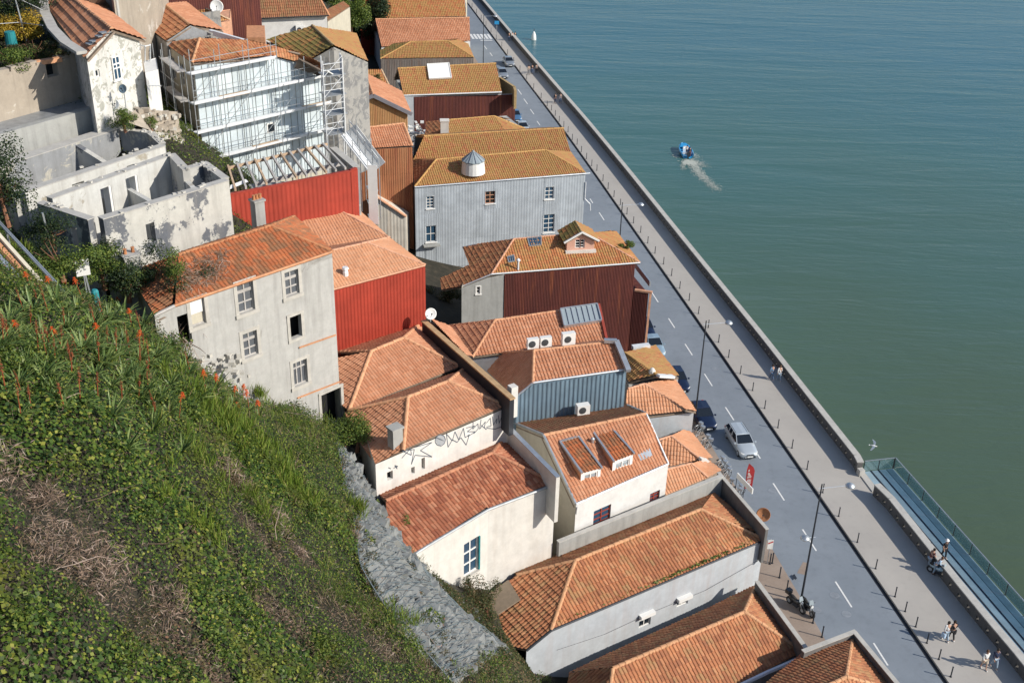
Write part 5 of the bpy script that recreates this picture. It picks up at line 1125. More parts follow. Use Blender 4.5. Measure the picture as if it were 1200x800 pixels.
t = thing('house', 'house with grey zinc gable triangle and ridged orange roof above the scaffold', 'house', W(205, 60, 28))
g1, g2 = W(195, 48.5, 34.2), W(250, 41, 34.2); _u, _z = on_wall(g1, g2, 223, 30); _p = xy(g1)+(xy(g2)-xy(g1)).normalized()*_u; g3 = Vector((_p.x, _p.y, _z)); b1, b2 = W(159, 22.5, 34.2), W(192, 5, _z)
m = MB(); m.quad(g1, g2, g3); put('gable', m, 'lead', t)
s = MB(); wall_face(s, b1, g1, 24, 34.1, 34.1); wall_face(s, g1, g2, 24, 34.1, 34.1); wall_face(s, xy(b2)+Vector((4, 3)), b1, 24, 34.1, 34.1); put('wall', s, 'stone_grey_house', t)
roof(t, [[g3, b2, b1, g1]], 'tile_orange', [(b2, g3)], name='roof'); roof(t, [[g3, b2, W(218, 3, 34.4), W(262, 36, 34.2)]], 'tile_new', name='right_roof')
m = MB(); m.bar(b1+Vector((0, 0, .2)), b2+Vector((0, 0, .15)), .25, .12); put('verge_flashing', m, 'white_metal', t)
for k in range(4):
    z = 25+2.2*k; window(t, b1, g1, 2+k % 2, 2.9+k % 2, z, z+1.5, nx=2, nz=2, depth=-.1)

# ------------------------------------------------------------------ scaffold
t = thing('scaffolding', 'steel scaffolding with four white deck levels in front of the panel wall', 'scaffolding', v3(mA+nM*.8, 24))
dz = [33.3, 31.0, 28.7, 26.4]; cols = np.linspace(-.9, u3+.2, 6)
def SP(u, o, z): return v3(mA+dM*u+nM*o, z)
zt_col = [34.6, 34.6, 34.6, 34.4, 32.4, 32.4]
for i, u in enumerate(cols):
    for o in (.35, 1.15):
        m = MB(); m.tube([SP(u, o, 22), SP(u, o, zt_col[i]+(0 if o < 1 else .6))], .035, 6); put('upright', m, 'galvanised', t)
    for z in dz:
        if z < zt_col[i]: m = MB(); m.bar(SP(u, .35, z-.06), SP(u, 1.15, z-.06), .05); put('transom', m, 'galvanised', t)
for i in range(len(cols)-1):
    a, b = cols[i], cols[i+1]
    for j, z in enumerate(dz):
        if z > zt_col[i+1]: continue
        m = MB(); m.bar(SP(a, .75, z), SP(b-.04, .75, z), .74, .07); put('deck', m, 'pale_wood' if (i+j*2) % 5 == 3 else 'white_metal', t)
        m = MB(); m.bar(SP(a, 1.13, z+.1), SP(b-.04, 1.13, z+.1), .03, .18); put('toe_board', m, 'white_metal', t)
        for hz in (.55, 1.05): m = MB(); m.tube([SP(a, 1.15, z+hz), SP(b, 1.15, z+hz)], .026, 5); put('guard_rail', m, 'galvanised', t)
        if (i+j) % 2 == 0: m = MB(); m.tube([SP(a, 1.2, z-2.1), SP(b, 1.2, z+.1)], .026, 5); put('brace', m, 'galvanised', t)
# left return along the house side
for k in range(3):
    for o in (-.9, -.2):
        p = mA-dM*.6+(mL-mA).normalized()*(k*2.2+.2)+Vector((o-.2, -.2)); m = MB(); m.tube([v3(p, 22), v3(p, 34.4)], .033, 6); put('upright', m, 'galvanised', t)
for z in [24.2+1.15*i for i in range(9)]:
    p = mA-dM*1.0+Vector((-.4, 0)); q = p+(mL-mA).normalized()*4.6; m = MB(); m.tube([v3(p, z), v3(q, z)], .025, 5); put('guard_rail', m, 'galvanised', t)
for z in dz: p = mA-dM*1.0; q = p+(mL-mA).normalized()*4.6; m = MB(); m.bar(v3(p, z), v3(q, z), .7, .06); put('deck', m, 'grey_wood', t)
# access tower on the right and sheeted stair
t = thing('scaffold_tower', 'scaffold tower with white sheeting beside the rusty gabled shed', 'scaffolding', W(395, 160, 26))
c0, c1 = W(383, 164, 27), W(405, 160, 27); back = Vector((-.4, 1.6, 0))
for p in (c0, c1, c0+back, c1+back): m = MB(); m.tube([p-Vector((0, 0, 4)), p+Vector((0, 0, 6.4))], .05, 6); put('upright', m, 'white_metal', t)
for k in range(4):
    z = 1.6*k+.3; d = Vector((0, 0, z)); m = MB(); m.bar((c0+c0+back)/2+d, (c1+c1+back)/2+d, 1.5, .06); put('deck', m, 'lead', t)
    for hz in (.5, 1.0): m = MB(); m.tube([c0+d+Vector((0, 0, hz)), c1+d+Vector((0, 0, hz))], .028, 5); put('guard_rail', m, 'white_metal', t)
    m = MB(); m.tube([c0+d, c1+d+Vector((0, 0, 1.5))], .028, 5); put('brace', m, 'white_metal', t)
m = MB(); m.bar(c1+Vector((.06, 0, 3.1)), c1+Vector((.062, 0, 3.1))+back, .03, 6.4); m.v = [tuple(v) for v in m.v]; put('sheeting', m, 'plastic_white', t)
m = MB(); m.bar(c0+Vector((.1, .2, 5.6)), c1+back+Vector((0, 0, 4.2)), .5, .08); put('stair_flight', m, 'plastic_white', t)
t = thing('scaffold_stair', 'white sheeted scaffold walkway sloping down past the red walled shell', 'scaffolding', W(420, 200, 24))
p, q = W(396, 158, 28.4), W(431, 203, 25.6); w = Vector((.85, .5, 0)); m = MB(); m.bar(p+w*.5, q+w*.5, 1.0, .08); put('walkway', m, 'white_metal', t)
for o in (Vector((0, 0, 0)), w):
    for hz in (.5, 1.0): m = MB(); m.tube([p+o+Vector((0, 0, hz)), q+o+Vector((0, 0, hz))], .03, 5); put('guard_rail', m, 'galvanised', t)
    for k in range(5): r_ = p.lerp(q, k/4)+o; m = MB(); m.tube([r_-Vector((0, 0, 4)), r_+Vector((0, 0, 1.1+(k % 2)*.8))], .035, 6); put('upright', m, 'galvanised', t)
m = MB(); m.bar(p+w+Vector((.05, .05, .35)), q+w+Vector((.05, .05, .35)), .03, 1.3); put('sheeting', m, 'plastic_white', t)
s0, s1 = W(430.5, 194, 26.6), W(441.5, 194.5, 26.6); m = MB(); m.bar(s0-Vector((0, 0, 2.4)), s1-Vector((0, 0, 2.4)), .06, 4.9); put('sheeting', m, 'plastic_white', t)
for k in range(3): m = MB(); m.bar(q-Vector((0.1, 0, 1.2+k*1.2)), q+Vector((.2, -.1, -1.4-k*1.2))+w*.6, .8, .06); put('deck', m, 'lead', t)

# ================================================================== ruins on the left
t = thing('ruined_house', 'roofless ruin with peeling blue grey plaster and open doorways', 'ruin', W(170, 260, 28))
TZ = 32.5; n1, n2, r2, r1, b2, b1, lw = [W(x, y, TZ) for x, y in ((118, 256), (265, 211), (240, 192), (217, 198), (198, 181), (58, 232), (47, 237))]
an, dn_, nn_ = wall_frame(n1, n2); ow = px_opening(n1, n2, ((167.5, 262), (180.5, 281))); od = px_opening(n1, n2, ((139, 302), (150.5, 322)))
thick_wall(t, [n1, n2], 27, TZ, .5, 'plaster_ruin', 'wall', openings={0: [(ow[0], ow[1], ow[2], ow[3]), (od[0], od[1], 27.0, od[3])]}, top='coping')
od2 = px_opening(lw, n1, ((89, 262), (102, 293)))
thick_wall(t, [lw, n1+Vector((-.5, -.1, 0))], 27, TZ-.01, .45, 'plaster_ruin', 'wall', openings={0: [(od2[0], od2[1], 28.3, od2[3])]}, top='coping')
bops = [px_opening(b1, b2, q) for q in (((114, 221), (132, 252)), ((143.5, 209), (162.5, 242)))]
thick_wall(t, [b1, b2], 27, TZ-.02, .5, 'plaster_ruin_inner', 'wall', openings={0: [(o[0], o[1], 28.6, o[3]) for o in bops]}, top='coping')
thick_wall(t, [b2+Vector((.15, 0, 0)), r1, r2, n2+Vector((-.1, .2, 0))], 27, TZ+.01, .45, 'plaster_ruin', 'wall', openings={0: [(.7, 1.5, 28.6, 31.2)]}, top='coping')
m = MB(); m.quad(*[v3(xy(p), 28.55) for p in (n1, n2, r2, r1, b2, b1)]); put('floor', m, 'stone_wall_mat', t)
x0, x1 = n1.lerp(n2, .56), b1.lerp(b2, .62); thick_wall(t, [x0, x1], 28, 31.3, .3, 'plaster_ruin_inner', 'inner_wall', openings={0: [(.8, 1.9, 28.6, 31.3)]}); x0, x1 = n1.lerp(n2, .8), r1.lerp(b2, .2); thick_wall(t, [x0, x1], 28, 31.8, .3, 'plaster_ruin_inner', 'inner_wall')
for o in bops:
    m = MB(); ab, db, nb = wall_frame(b1, b2); q = ab+db*o[1]-nb*.02; m.box((q.x-db.x*.12, q.y-db.y*.12, (28.6+o[3])/2), (.16, .56, o[3]-28.6), math.atan2(db.y, db.x)); put('door_frame', m, 'white_paint', t)
c = xy(W(152, 312, 30)); chimney(t, c+Vector((0, .2)), .9, .8, 27, 30.6, .7, 'plaster_grey', 2, 'chimney_stump')
def crumbs(parent, pts, z, n, sd):
    r_ = random.Random(sd); m = MB()
    for k in range(n):
        i = r_.randrange(len(pts)-1); p = pts[i].lerp(pts[i+1], r_.random()); s_ = r_.uniform(.07, .2); m.box((p.x+r_.gauss(0, .14), p.y+r_.gauss(0, .14), z+.04+s_*.2), (s_*1.4, s_, s_*.6), r_.random()*3)
    put('broken_edge', m, 'stone_pale', parent, kind='stuff')
crumbs(t, [lw, n1, n2, r2, r1, b2, b1], TZ, 46, 5)
t = thing('ruined_house', 'roofless ruin with white wall ledge below the thick grey concrete wall', 'ruin', W(80, 190, 28))
q0, q1, q2, q3 = [W(x, y, 32) for x, y in ((10, 196), (133, 150.5), (176, 155.5), (190, 168))]; nn0 = W(26, 224, 32)
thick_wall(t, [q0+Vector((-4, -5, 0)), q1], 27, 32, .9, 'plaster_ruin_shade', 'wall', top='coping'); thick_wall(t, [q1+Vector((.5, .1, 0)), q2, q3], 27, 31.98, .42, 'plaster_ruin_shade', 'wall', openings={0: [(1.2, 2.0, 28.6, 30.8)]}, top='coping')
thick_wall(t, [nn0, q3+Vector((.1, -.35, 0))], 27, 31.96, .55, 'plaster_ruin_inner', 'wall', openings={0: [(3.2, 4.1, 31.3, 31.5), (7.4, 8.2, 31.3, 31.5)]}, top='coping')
thick_wall(t, [q0+Vector((-.5, -.2, 0)), nn0+Vector((-.3, 0, 0))], 27, 31.5, .4, 'plaster_ruin', 'wall')
m = MB(); m.quad(*[v3(xy(p), 28.5) for p in (nn0, q3, q2, q1, q0)]); put('floor', m, 'stone_wall_mat', t)
p = q0.lerp(q1, .62); thick_wall(t, [p, p.lerp(nn0.lerp(q3, .72), .95)], 27.5, [31.9, 30.6], .35, 'plaster_ruin', 'inner_wall')
crumbs(t, [nn0, q3, q2, q1], 32, 26, 6)
t = thing('concrete_wall', 'thick grey concrete wall with sloping end above the ruins', 'wall', W(60, 160, 32))
p0, p1 = W(-30, 164, 33.2), W(127, 120, 33.2); thick_wall(t, [p0, p1], 28, 33.2, .55, 'plaster_concrete'); m = MB(); m.quad(*P3((-30, 163, 32.95), (126, 119, 32.95), (106, 114, 32.95), (-30, 146, 32.95))); put('flat_roof', m, 'lead', t)
t = thing('stone_wall', 'brown rubble retaining wall below the terrace garden', 'wall', W(50, 100, 33))
p0, p1 = W(-30, 93, 36), W(98, 62, 36); ops = [px_opening(p0, p1, ((49, 70), (65, 82)))]
thick_wall(t, [p0, p1], 31, 36, .6, 'stone_wall_mat', openings={0: [(ops[0][0], ops[0][1], 35.0, 36)]})
# single stones showing at the broken upper edge
random.seed(11); a_, d_, n_ = wall_frame(p0, p1); L = (xy(p1)-xy(p0)).length
for k in range(26):
    u = random.uniform(.5, L-.5)
    if ops[0][0]-.3 < u < ops[0][1]+.3: continue
    q = a_+d_*u; m = MB(); m.box((q.x, q.y, 36+random.uniform(0, .1)), (random.uniform(.4, .9), random.uniform(.4, .62), random.uniform(.2, .45)), math.atan2(d_.y, d_.x)+random.uniform(-.2, .2)); put('stone', m, 'stone_wall_mat', t)
b_ = W(57, 71.5, 36.1); m = MB(); m.box(b_, (1.7, .4, .3), .7); tag(put('planter_trough', m, 'tile_new_ridge'), 'orange trough on the edge of the rubble wall', 'planter')
t = thing('stone_slope', 'rubble stone bank with weeds between the white gable and the scaffold', 'wall', W(180, 150, 30))
m = MB(); q = P3((140, 140, 33), (160, 128, 33.2), (208, 131, 32), (218, 192, 28), (192, 172, 30), (174, 152, 32))
m.quad(*q); put('bank', m, 'stone_wall_mat', t); random.seed(4)
for k in range(110):
    a, b = random.random(), random.random(); p = q[1].lerp(q[2], a).lerp(q[4].lerp(q[3], a), b); st = MB(); sz = random.uniform(.18, .4); st.box(p+Vector((0, -.05, .02)), (sz*1.5, sz*.8, sz*.7), random.random()*3); put('stone', st, 'stone_wall_mat' if k % 3 else 'stone_pale', t)

# ================================================================== white gabled house
t = thing('house', 'white gabled house with mould stains and warped orange roof', 'house', W(130, 100, 34))
n1, n2 = W(101, 65, 37.3), W(163, 46.5, 37.3); an, dn_, nn_ = wall_frame(n1, n2); ua, za = on_wall(n1, n2, 128, 35.5); nm = an+dn_*ua; L = (xy(n2)-an).length; zg = lambda x, y: px_opening(n1, n2, (x, y))
o1 = px_opening(n1, n2, ((130.5, 67), (140, 92.5))); o2 = px_opening(n1, n2, ((111.5, 82.5), (117.5, 90)))
s = MB(); wall_face(s, n1, nm, 31, 37.3, za, [(o2[0], o2[1], o2[2], o2[3])]); wall_face(s, nm, n2, 31, za, 37.3)
r0, l0, rr0 = W(86, 0, za), W(52, 2, 37.3), W(107, -4, 37.3); wall_face(s, xy(l0), n1, 31, 37.3, 37.3); wall_face(s, n2, xy(rr0), 31, 37.3, 37.3); put('wall', s, 'plaster_mould', t)
window(t, n1, n2, o1[0]-.1, o1[1]+.15, o1[2], o1[3], nx=2, nz=2, glass='glass_blue', sill='white_paint', bar=.08, transom=.68, depth=-.12); window(t, n1, nm, *o2, nx=1, nz=1)
f = nn_*.25; apx = v3(nm+f, za+.1)
roof(t, [[v3(an-dn_*.4+f, 37.2), apx, r0+Vector((0, 0, .1)), l0]], 'tile_new', [(apx, r0+Vector((0, 0, .1)))], cl=.62, name='roof'); roof(t, [[apx, v3(xy(n2)+dn_*.4+f, 37.2), rr0, r0+Vector((0, 0, .1))]], 'tile_new', name='right_roof')
m = MB(); lv = [W(50.5, 0, 37.5), W(53, 16, 37.5), W(62, 34, 37.5), W(77, 50, 37.5), W(96, 62, 37.5)]
for p, q in zip(lv, lv[1:]): m.bar(p, q, .7, .2)
put('verge', m, 'coping', t)
m = MB()
for (x, y) in ((119, 44), (123, 40), (108, 53), (112, 50)): p = on_plane(apx, newell([v3(an, 37.2), apx, r0]), x, y); m.box(p+Vector((0, 0, .12)), (.7, .5, .06), .8)
put('grey_patch', m, 'lead', t, kind='stuff')
ax0, ax1 = W(170, 84, 35.4), W(185.5, 83, 35.2); walls(t, [xy(ax0), xy(ax1), xy(ax1)+Vector((-1, 3)), xy(ax0)+Vector((-1, 3))], 30, 'plaster_bright', 35.3, name='annex')
m = MB()
for k in range(4): m.tube([ax0+Vector((.2+k*.22, -.05, -.3)), ax0+Vector((.2+k*.22, -.05, -1.6))], .02, 4)
m.box(ax0+Vector((.55, -.06, -.95)), (.9, .06, .06)); put('railing', m, 'white_metal', t, kind='stuff')
for (x, y) in ((164, 52), (170, 54), (176, 52.5)): m = MB(); m.tube([W(x, y+26, 34.6), W(x, y, 36.9)], .05, 5); put('post', m, 'white_metal', t)
m = MB(); m.tube([W(164, 53, 36.9), W(170, 54.5, 36.9), W(176, 53, 36.9)], .04, 5); put('railing', m, 'white_metal', t)
dish('grey satellite dish turned sideways at the foot of the white gable', W(134, 128, 33.2), (.5, -.8, .3), .36, 'lead', .1); dish('blue dish on a tripod mast before the white gable wall', W(148, 130, 33.3), (-.2, -.9, .35), .3, 'sheet_blue', 1.3)
for k, (x, y) in enumerate(((153, 120), (163, 118))): pass

# ================================================================== houses at the top of the picture
t = thing('house', 'white house with an air conditioner and wide brown orange roof at the top', 'house', W(340, 30, 20))
x1, x2 = W(297, 19, 25), W(383, 15.5, 25); ax_, dx_, nx__ = wall_frame(x1, x2); s = MB(); wall_face(s, x1, x2, 14, 24.9, 24.9); wall_face(s, x2, xy(x2)-nx__*9, 14, 24.9, 24.9); wall_face(s, ax_-nx__*9, ax_, 14, 24.9, 24.9); wall_face(s, ax_-dx_*4-nx__*1, ax_-nx__*1, 14, 24.5, 24.9); put('wall', s, 'plaster_bright', t)
r1, r2 = W(300, -22, 28.5), W(362, -24, 28.5); ev = v3(ax_+nx__*.5-dx_*.9, 24.8); e2 = v3(xy(x2)+nx__*.5+dx_*.2, 24.8)
roof(t, [[r1, r2, e2, ev], [r2, v3(xy(x2)-nx__*9, 24.8), e2], [r1, ev, v3(ax_-dx_*4-nx__*9, 24.8)]], 'tile_brown', [(r1, r2), (r2, e2)])
gutter(t, [ev, e2], 'dark_metal', .08)
u, z = on_wall(x1, x2, 351, 33); p = ax_+dx_*u+nx__*.3; ac_unit('white air conditioner high on the white house wall at the top', v3(p, z-.6), math.atan2(dx_.y, dx_.x), sz=(1.0, .45, .9))
t = thing('house', 'house with moss striped roof slope and dark stone gable below the white house', 'house', W(390, 70, 25))
ra, rb_ = W(366, 30.5, 31), W(391, 54, 31); lA, lB = W(312, 47.5, 29.6), W(361, 71, 29.6); gA, gB = W(417, 40, 28.6), W(431, 72, 28.6)
roof(t, [[ra, rb_, lB, lA]], 'tile_green', [(ra, rb_)]); roof(t, [[ra, rb_, gB, gA]], 'tile_moss', name='right_roof')
s = MB(); ga = xy(rb_); wall_face(s, lB, ga, 18, 29.5, 30.9); wall_face(s, ga, gB, 18, 30.9, 28.5); wall_face(s, gB, gA, 18, 28.5, 28.5); wall_face(s, lA, lB, 18, 29.5, 29.5); put('wall', s, 'stone_grey_house', t)
t = thing('house', 'group of rust red sheet walled sheds at the top left edge', 'house', W(240, 20, 30))
z1, z2 = W(188, 20, 31), W(305, 6, 31); az, dz_, nz_ = wall_frame(z1, z2); s = MB(); wall_face(s, z1, z2, 24, 36, 36); wall_face(s, z2, xy(z2)-nz_*5, 24, 36, 36); put('wall', s, 'sheet_rust_dark', t)
cladding(t, z1, z2, 28, lambda u: 35.9, 'sheet_rust_dark', 1.0, [32], .25, .03)
m = MB(); q = [az-nz_*0, xy(z2), xy(z2)-nz_*6, az-nz_*6]; m.prism([tuple(p) for p in q], 36, 36.2); put('roof', m, 'lead', t)
o1, o2, o3, o4 = W(222, 30, 31.6), W(268.5, 23.5, 31.6), W(241, 11, 32.9), W(217, 14, 32.6); walls(t, [xy(o1), xy(o2), xy(o2)+Vector((-1, 5)), xy(o1)+Vector((-1, 5))], 26, 'tile_pale_ridge', 31.5, name='low_wall'); roof(t, [[o1, o2, o3, o4]], 'tile_moss_red', [(o3, o2)], name='small_roof')
m = MB(); m.prism([tuple(xy(W(x, y, 30))) for x, y in ((289, 44), (310, 44), (310, 30), (289, 30))], 24, 30); put('brick_wall', m, 'tile_brown_ridge', t)
dish('large white dish standing on the rusty sheds', W(255, 20, 32.2), (.2, -.9, .25), .62, mast=.5)
t = thing('house', 'house with plain brown rendered wall behind the white gable', 'house', W(165, 15, 33))
a_, b_ = W(138, 36, 36), W(187, 8, 36); walls(t, [xy(a_), xy(b_), xy(b_)+Vector((-1, 6)), xy(a_)+Vector((-3, 6))], 28, 'stone_wall_mat', [40, 40, 40, 40])
p = [Vector((q[0], q[1], 40.1)) for q in (xy(a_), xy(b_), xy(b_)+Vector((-1, 6)), xy(a_)+Vector((-3, 6)))]; roof(t, [[p[0], p[1], p[2]+Vector((0, 0, 1.2)), p[3]+Vector((0, 0, 1.2))]], 'tile_orange')
a0, d0_, n0_ = wall_frame(a_, b_); m = MB(); q = a0+d0_*.4+n0_*.05; m.box((q.x, q.y, 36), (.35, .12, 9), math.atan2(d0_.y, d0_.x)); put('pilaster', m, 'coping', t)
t = thing('house', 'low tile roofed house with glazed veranda between the white gable and brown wall', 'house', W(120, 10, 35))
a_, b_ = W(112, 12, 37), W(139, 20, 36.4); walls(t, [xy(a_), xy(b_), xy(b_)+Vector((-1, 4)), xy(a_)+Vector((-1, 4))], 30, 'plaster_cream', 37); window(t, a_, b_, .5, 1.6, 34.6, 36.4, nx=2, nz=2, depth=-.12)
roof(t, [[W(108, 10, 37.3), W(127, 5, 37.3), W(118, -8, 38.6), W(100, -6, 38.6)]], 'tile_old')
t = thing('house', 'small ochre tile roof between the rusty gable and the stone gable', 'house', W(440, 95, 10))
p = P3((428, 103.5, 17), (457, 103, 17), (447, 82, 18.6), (426, 82, 18.6)); walls(t, [xy(q) for q in p], 4, 'plaster_grey', [q.z-.1 for q in p]); roof(t, [p], 'tile_moss_red', [(p[1], p[2])], r=.12)
m = MB(); m.bar(p[0]+Vector((0, -.1, -.2)), p[1]+Vector((0, -.1, -.2)), .2, .25); put('eave_trim', m, 'plaster_white', t)
t = thing('house', 'pale house wall with brown roof half hidden by trees at the top', 'house', W(395, 20, 20))
p = P3((384, 25, 22), (410, 8, 22), (402, 2, 22.6), (380, 13, 22.6)); walls(t, [xy(q) for q in p], 10, 'plaster_cream', [q.z-.1 for q in p]); roof(t, [p], 'tile_brown')
# rubble yard with white junk beside the grey corrugated house
m = MB(); random.seed(8); c = W(489, 152, 9.5)
for k in range(130): m.box(c+Vector((random.gauss(0, .8), random.gauss(0, 1.0), random.uniform(-5, 0)+random.uniform(0, 1.2))), (random.uniform(.15, .7), random.uniform(.1, .5), random.uniform(.05, .3)), random.random()*3)
tag(put('scrap_heap', m, 'plastic_white'), 'white scrap heap in the yard beside the rust red shed', 'scrap', kind='stuff')
# ================================================================== vegetation
leaf_mat('ivy_leaf', [(0, (.014, .036, .007)), (.35, (.040, .082, .013)), (.65, (.078, .132, .019)), (.86, (.15, .20, .03)), (1, (.31, .31, .055))], (.13, .13, .022), .35, .54)
leaf_mat('bramble_leaf', [(0, (.02, .035, .010)), (.4, (.045, .07, .018)), (.7, (.09, .10, .03)), (.9, (.17, .12, .06)), (1, (.26, .13, .08))], (.15, .10, .055), .5, .55)
leaf_mat('grass_blade', [(0, (.07, .13, .016)), (.5, (.18, .26, .035)), (.85, (.20, .25, .04)), (1, (.30, .27, .09))], (.06, .12, .02), .6, .55)
leaf_mat('aloe_leaf', [(0, (.05, .10, .035)), (.5, (.12, .185, .05)), (1, (.27, .32, .11))], None, trans=.1, rough=.45)
leaf_mat('dry_stem', [(0, (.10, .07, .05)), (.4, (.20, .14, .10)), (.75, (.30, .21, .16)), (1, (.42, .34, .29))], None, trans=0, rough=.9)
leaf_mat('pink_weed', [(0, (.25, .10, .07)), (.6, (.38, .18, .12)), (1, (.42, .28, .18))], None, trans=.2)
leaf_mat('dark_tree_leaf', [(0, (.010, .022, .010)), (.5, (.022, .045, .018)), (.85, (.045, .075, .022)), (1, (.09, .10, .03))], None)
leaf_mat('bush_leaf', [(0, (.035, .065, .012)), (.5, (.085, .14, .024)), (1, (.19, .23, .04))], None)
leaf_mat('yellow_leaf', [(0, (.22, .15, .02)), (.5, (.42, .28, .03)), (1, (.55, .40, .06))], None)
leaf_mat('orange_flower', [(0, (.55, .07, .015)), (.5, (.70, .11, .02)), (1, (.78, .20, .04))], None, trans=.2)
leaf_mat('rust_spike', [(0, (.15, .035, .015)), (.5, (.25, .06, .025)), (1, (.33, .12, .05))], None, trans=0)

def quads_mesh(name, C, T, B, ln, wd):
    """leaf quads: centre, length axis, width axis, sizes (numpy)"""
    n = len(C); V = np.empty((n, 4, 3)); ln = ln[:, None]; wd = wd[:, None]
    V[:, 0] = C-T*ln*.5; V[:, 1] = C+B*wd*.5+T*ln*.05; V[:, 2] = C+T*ln*.5; V[:, 3] = C-B*wd*.5+T*ln*.05
    me = bpy.data.meshes.new(name); me.vertices.add(n*4); me.vertices.foreach_set('co', V.ravel()); me.loops.add(n*4); me.loops.foreach_set('vertex_index', np.arange(n*4)); me.polygons.add(n); me.polygons.foreach_set('loop_start', np.arange(n)*4); me.polygons.foreach_set('loop_total', np.full(n, 4)); me.update(calc_edges=True)
    return me
def unit(a): return a/np.maximum(np.linalg.norm(a, axis=-1, keepdims=True), 1e-9)
def rand_axes(n, up=.6, nrm=None):
    nv = rng.normal(size=(n, 3)); nv = unit(nv); nv[:, 2] += up*2
    if nrm is not None: nv += nrm*up*2
    nv = unit(nv); r = unit(rng.normal(size=(n, 3))); T = unit(np.cross(nv, r)); return T, np.cross(nv, T)
def vnoise(x, y, sc, seed=0):
    x = x*sc+seed*17.3; y = y*sc+seed*5.7; xi = np.floor(x).astype(np.int64); yi = np.floor(y).astype(np.int64); fx = x-xi; fy = y-yi; fx = fx*fx*(3-2*fx); fy = fy*fy*(3-2*fy)
    def h(a, b): v = np.sin(a*127.1+b*311.7+seed*74.7)*43758.5453; return v-np.floor(v)
    return (h(xi, yi)*(1-fx)+h(xi+1, yi)*fx)*(1-fy)+(h(xi, yi+1)*(1-fx)+h(xi+1, yi+1)*fx)*fy
def inpoly(px, py, poly):
    r = np.zeros(np.shape(px), bool); n = len(poly); j = n-1
    for i in range(n):
        xi, yi = poly[i][0], poly[i][1]; xj, yj = poly[j][0], poly[j][1]
        c = ((yi > py) != (yj > py)) & (px < (xj-xi)*(py-yi)/(yj-yi+1e-12)+xi); r ^= c; j = i
    return r
class HillGrid: pass
_hx = np.arange(-48, 10, .25); _hy = np.arange(14, 106, .25); _HX, _HY = np.meshgrid(_hx, _hy); _HZ = terrain(_HX, _HY)-.75
def hz(x, y):
    fx = np.clip((x-_hx[0])/.25, 0, len(_hx)-1.01); fy = np.clip((y-_hy[0])/.25, 0, len(_hy)-1.01); i = fx.astype(int); j = fy.astype(int); fx -= i; fy -= j
    return (_HZ[j, i]*(1-fx)+_HZ[j, i+1]*fx)*(1-fy)+(_HZ[j+1, i]*(1-fx)+_HZ[j+1, i+1]*fx)*fy
def hit(px, py):
    w = ray(px, py); w = w/np.linalg.norm(w); ts = np.linspace(15, 110, 600); P = w[None]*ts[:, None]+np.array([0, 0, CAM_H]); z = hz(P[:, 0], P[:, 1]); ok = P[:, 2] < z; i = int(np.argmax(ok)) if ok.any() else 599
    p = Vector(P[i]); p.z = float(hz(np.array([p.x]), np.array([p.y]))[0]); return p
# the hill in plan: along its lower edge to the houses, and back behind the crest
edge = [hit(x, y) for x, y in ((205, 405), (240, 445), (285, 478), (345, 492), (392, 500), (432, 545), (455, 600), (530, 690), (590, 735), (625, 765), (660, 830))]
hill = [(-46, 15), (-46, 62), (-30, 62), (-27, 58), (-22.5, 56.5), (-20.5, 57.5), (-18.6, 55), (-16, 55)]+[(p.x, p.y) for p in edge[1:]]+[(4, 24), (0, 15)]
band_l = [hit(x, y) for x, y in ((386, 500), (402, 560), (414, 610), (423, 675), (470, 745), (532, 815))]; band_r = [hit(x, y) for x, y in ((399, 505), (440, 560), (470, 622), (530, 692), (584, 748), (628, 795))]
band = [(p.x, p.y) for p in band_l]+[(p.x, p.y) for p in band_r[::-1]]
dry_c = [(60, 620, 3.0), (90, 690, 3.0), (150, 720, 2.4), (190, 745, 2.2), (290, 590, 2.0), (300, 640, 2.2), (330, 560, 1.6), (345, 650, 2.2), (400, 730, 2.6), (450, 770, 2.4), (330, 740, 2.5), (250, 790, 1.6), (420, 640, 1.4), (270, 660, 1.3), (20, 600, 2), (370, 590, 1.3), (500, 790, 1.5)]
dry_p = [(hit(x, y), r*.5) for x, y, r in dry_c]
def drymask(x, y):
    m = np.zeros_like(x)
    for p, r in dry_p: m = np.maximum(m, np.exp(-((x-p.x)**2+(y-p.y)**2)/(r*r)*1.2))
    return m*(.35+.75*vnoise(x, y, 1.1, 61))
def mound(x, y): return vnoise(x, y, .5, 1)*.9+vnoise(x, y, 1.2, 2)*.55+vnoise(x, y, 2.9, 3)*.34
def scatter(n, poly):
    xs = [p[0] for p in poly]; ys = [p[1] for p in poly]; out = np.empty((0, 2))
    while len(out) < n:
        q = np.stack([rng.uniform(min(xs), max(xs), n), rng.uniform(min(ys), max(ys), n)], -1); out = np.concatenate([out, q[inpoly(q[:, 0], q[:, 1], poly)]])
    return out[:n]
q = scatter(620000, hill); x, y = q[:, 0], q[:, 1]
inb = inpoly(x, y, band) & (vnoise(x, y, .9, 9) < .88); dm = drymask(x, y)*1.0+vnoise(x, y, .8, 5)*.5
keep = ~inb; x, y, dm = x[keep], y[keep], dm[keep]; dead = rng.random(len(x)) < np.clip((dm-.55)*1.4, .02, .6)
mz = mound(x, y)*np.clip(1.3-dm*.8, .35, 1); z0 = hz(x, y)
lay = rng.random(len(x))**.7
C = np.stack([x, y, z0+mz*(.35+.65*lay)+rng.normal(0, .03, len(x))], -1)
e = .2; gx_ = (mound(x+e, y)-mound(x-e, y))/(2*e)*.9+(hz(x+e, y)-hz(x-e, y))/(2*e); gy_ = (mound(x, y+e)-mound(x, y-e))/(2*e)*.9+(hz(x, y+e)-hz(x, y-e))/(2*e)
nrm = unit(np.stack([-gx_, -gy_, np.ones_like(gx_)], -1)); T, B = rand_axes(len(x), .55, nrm)
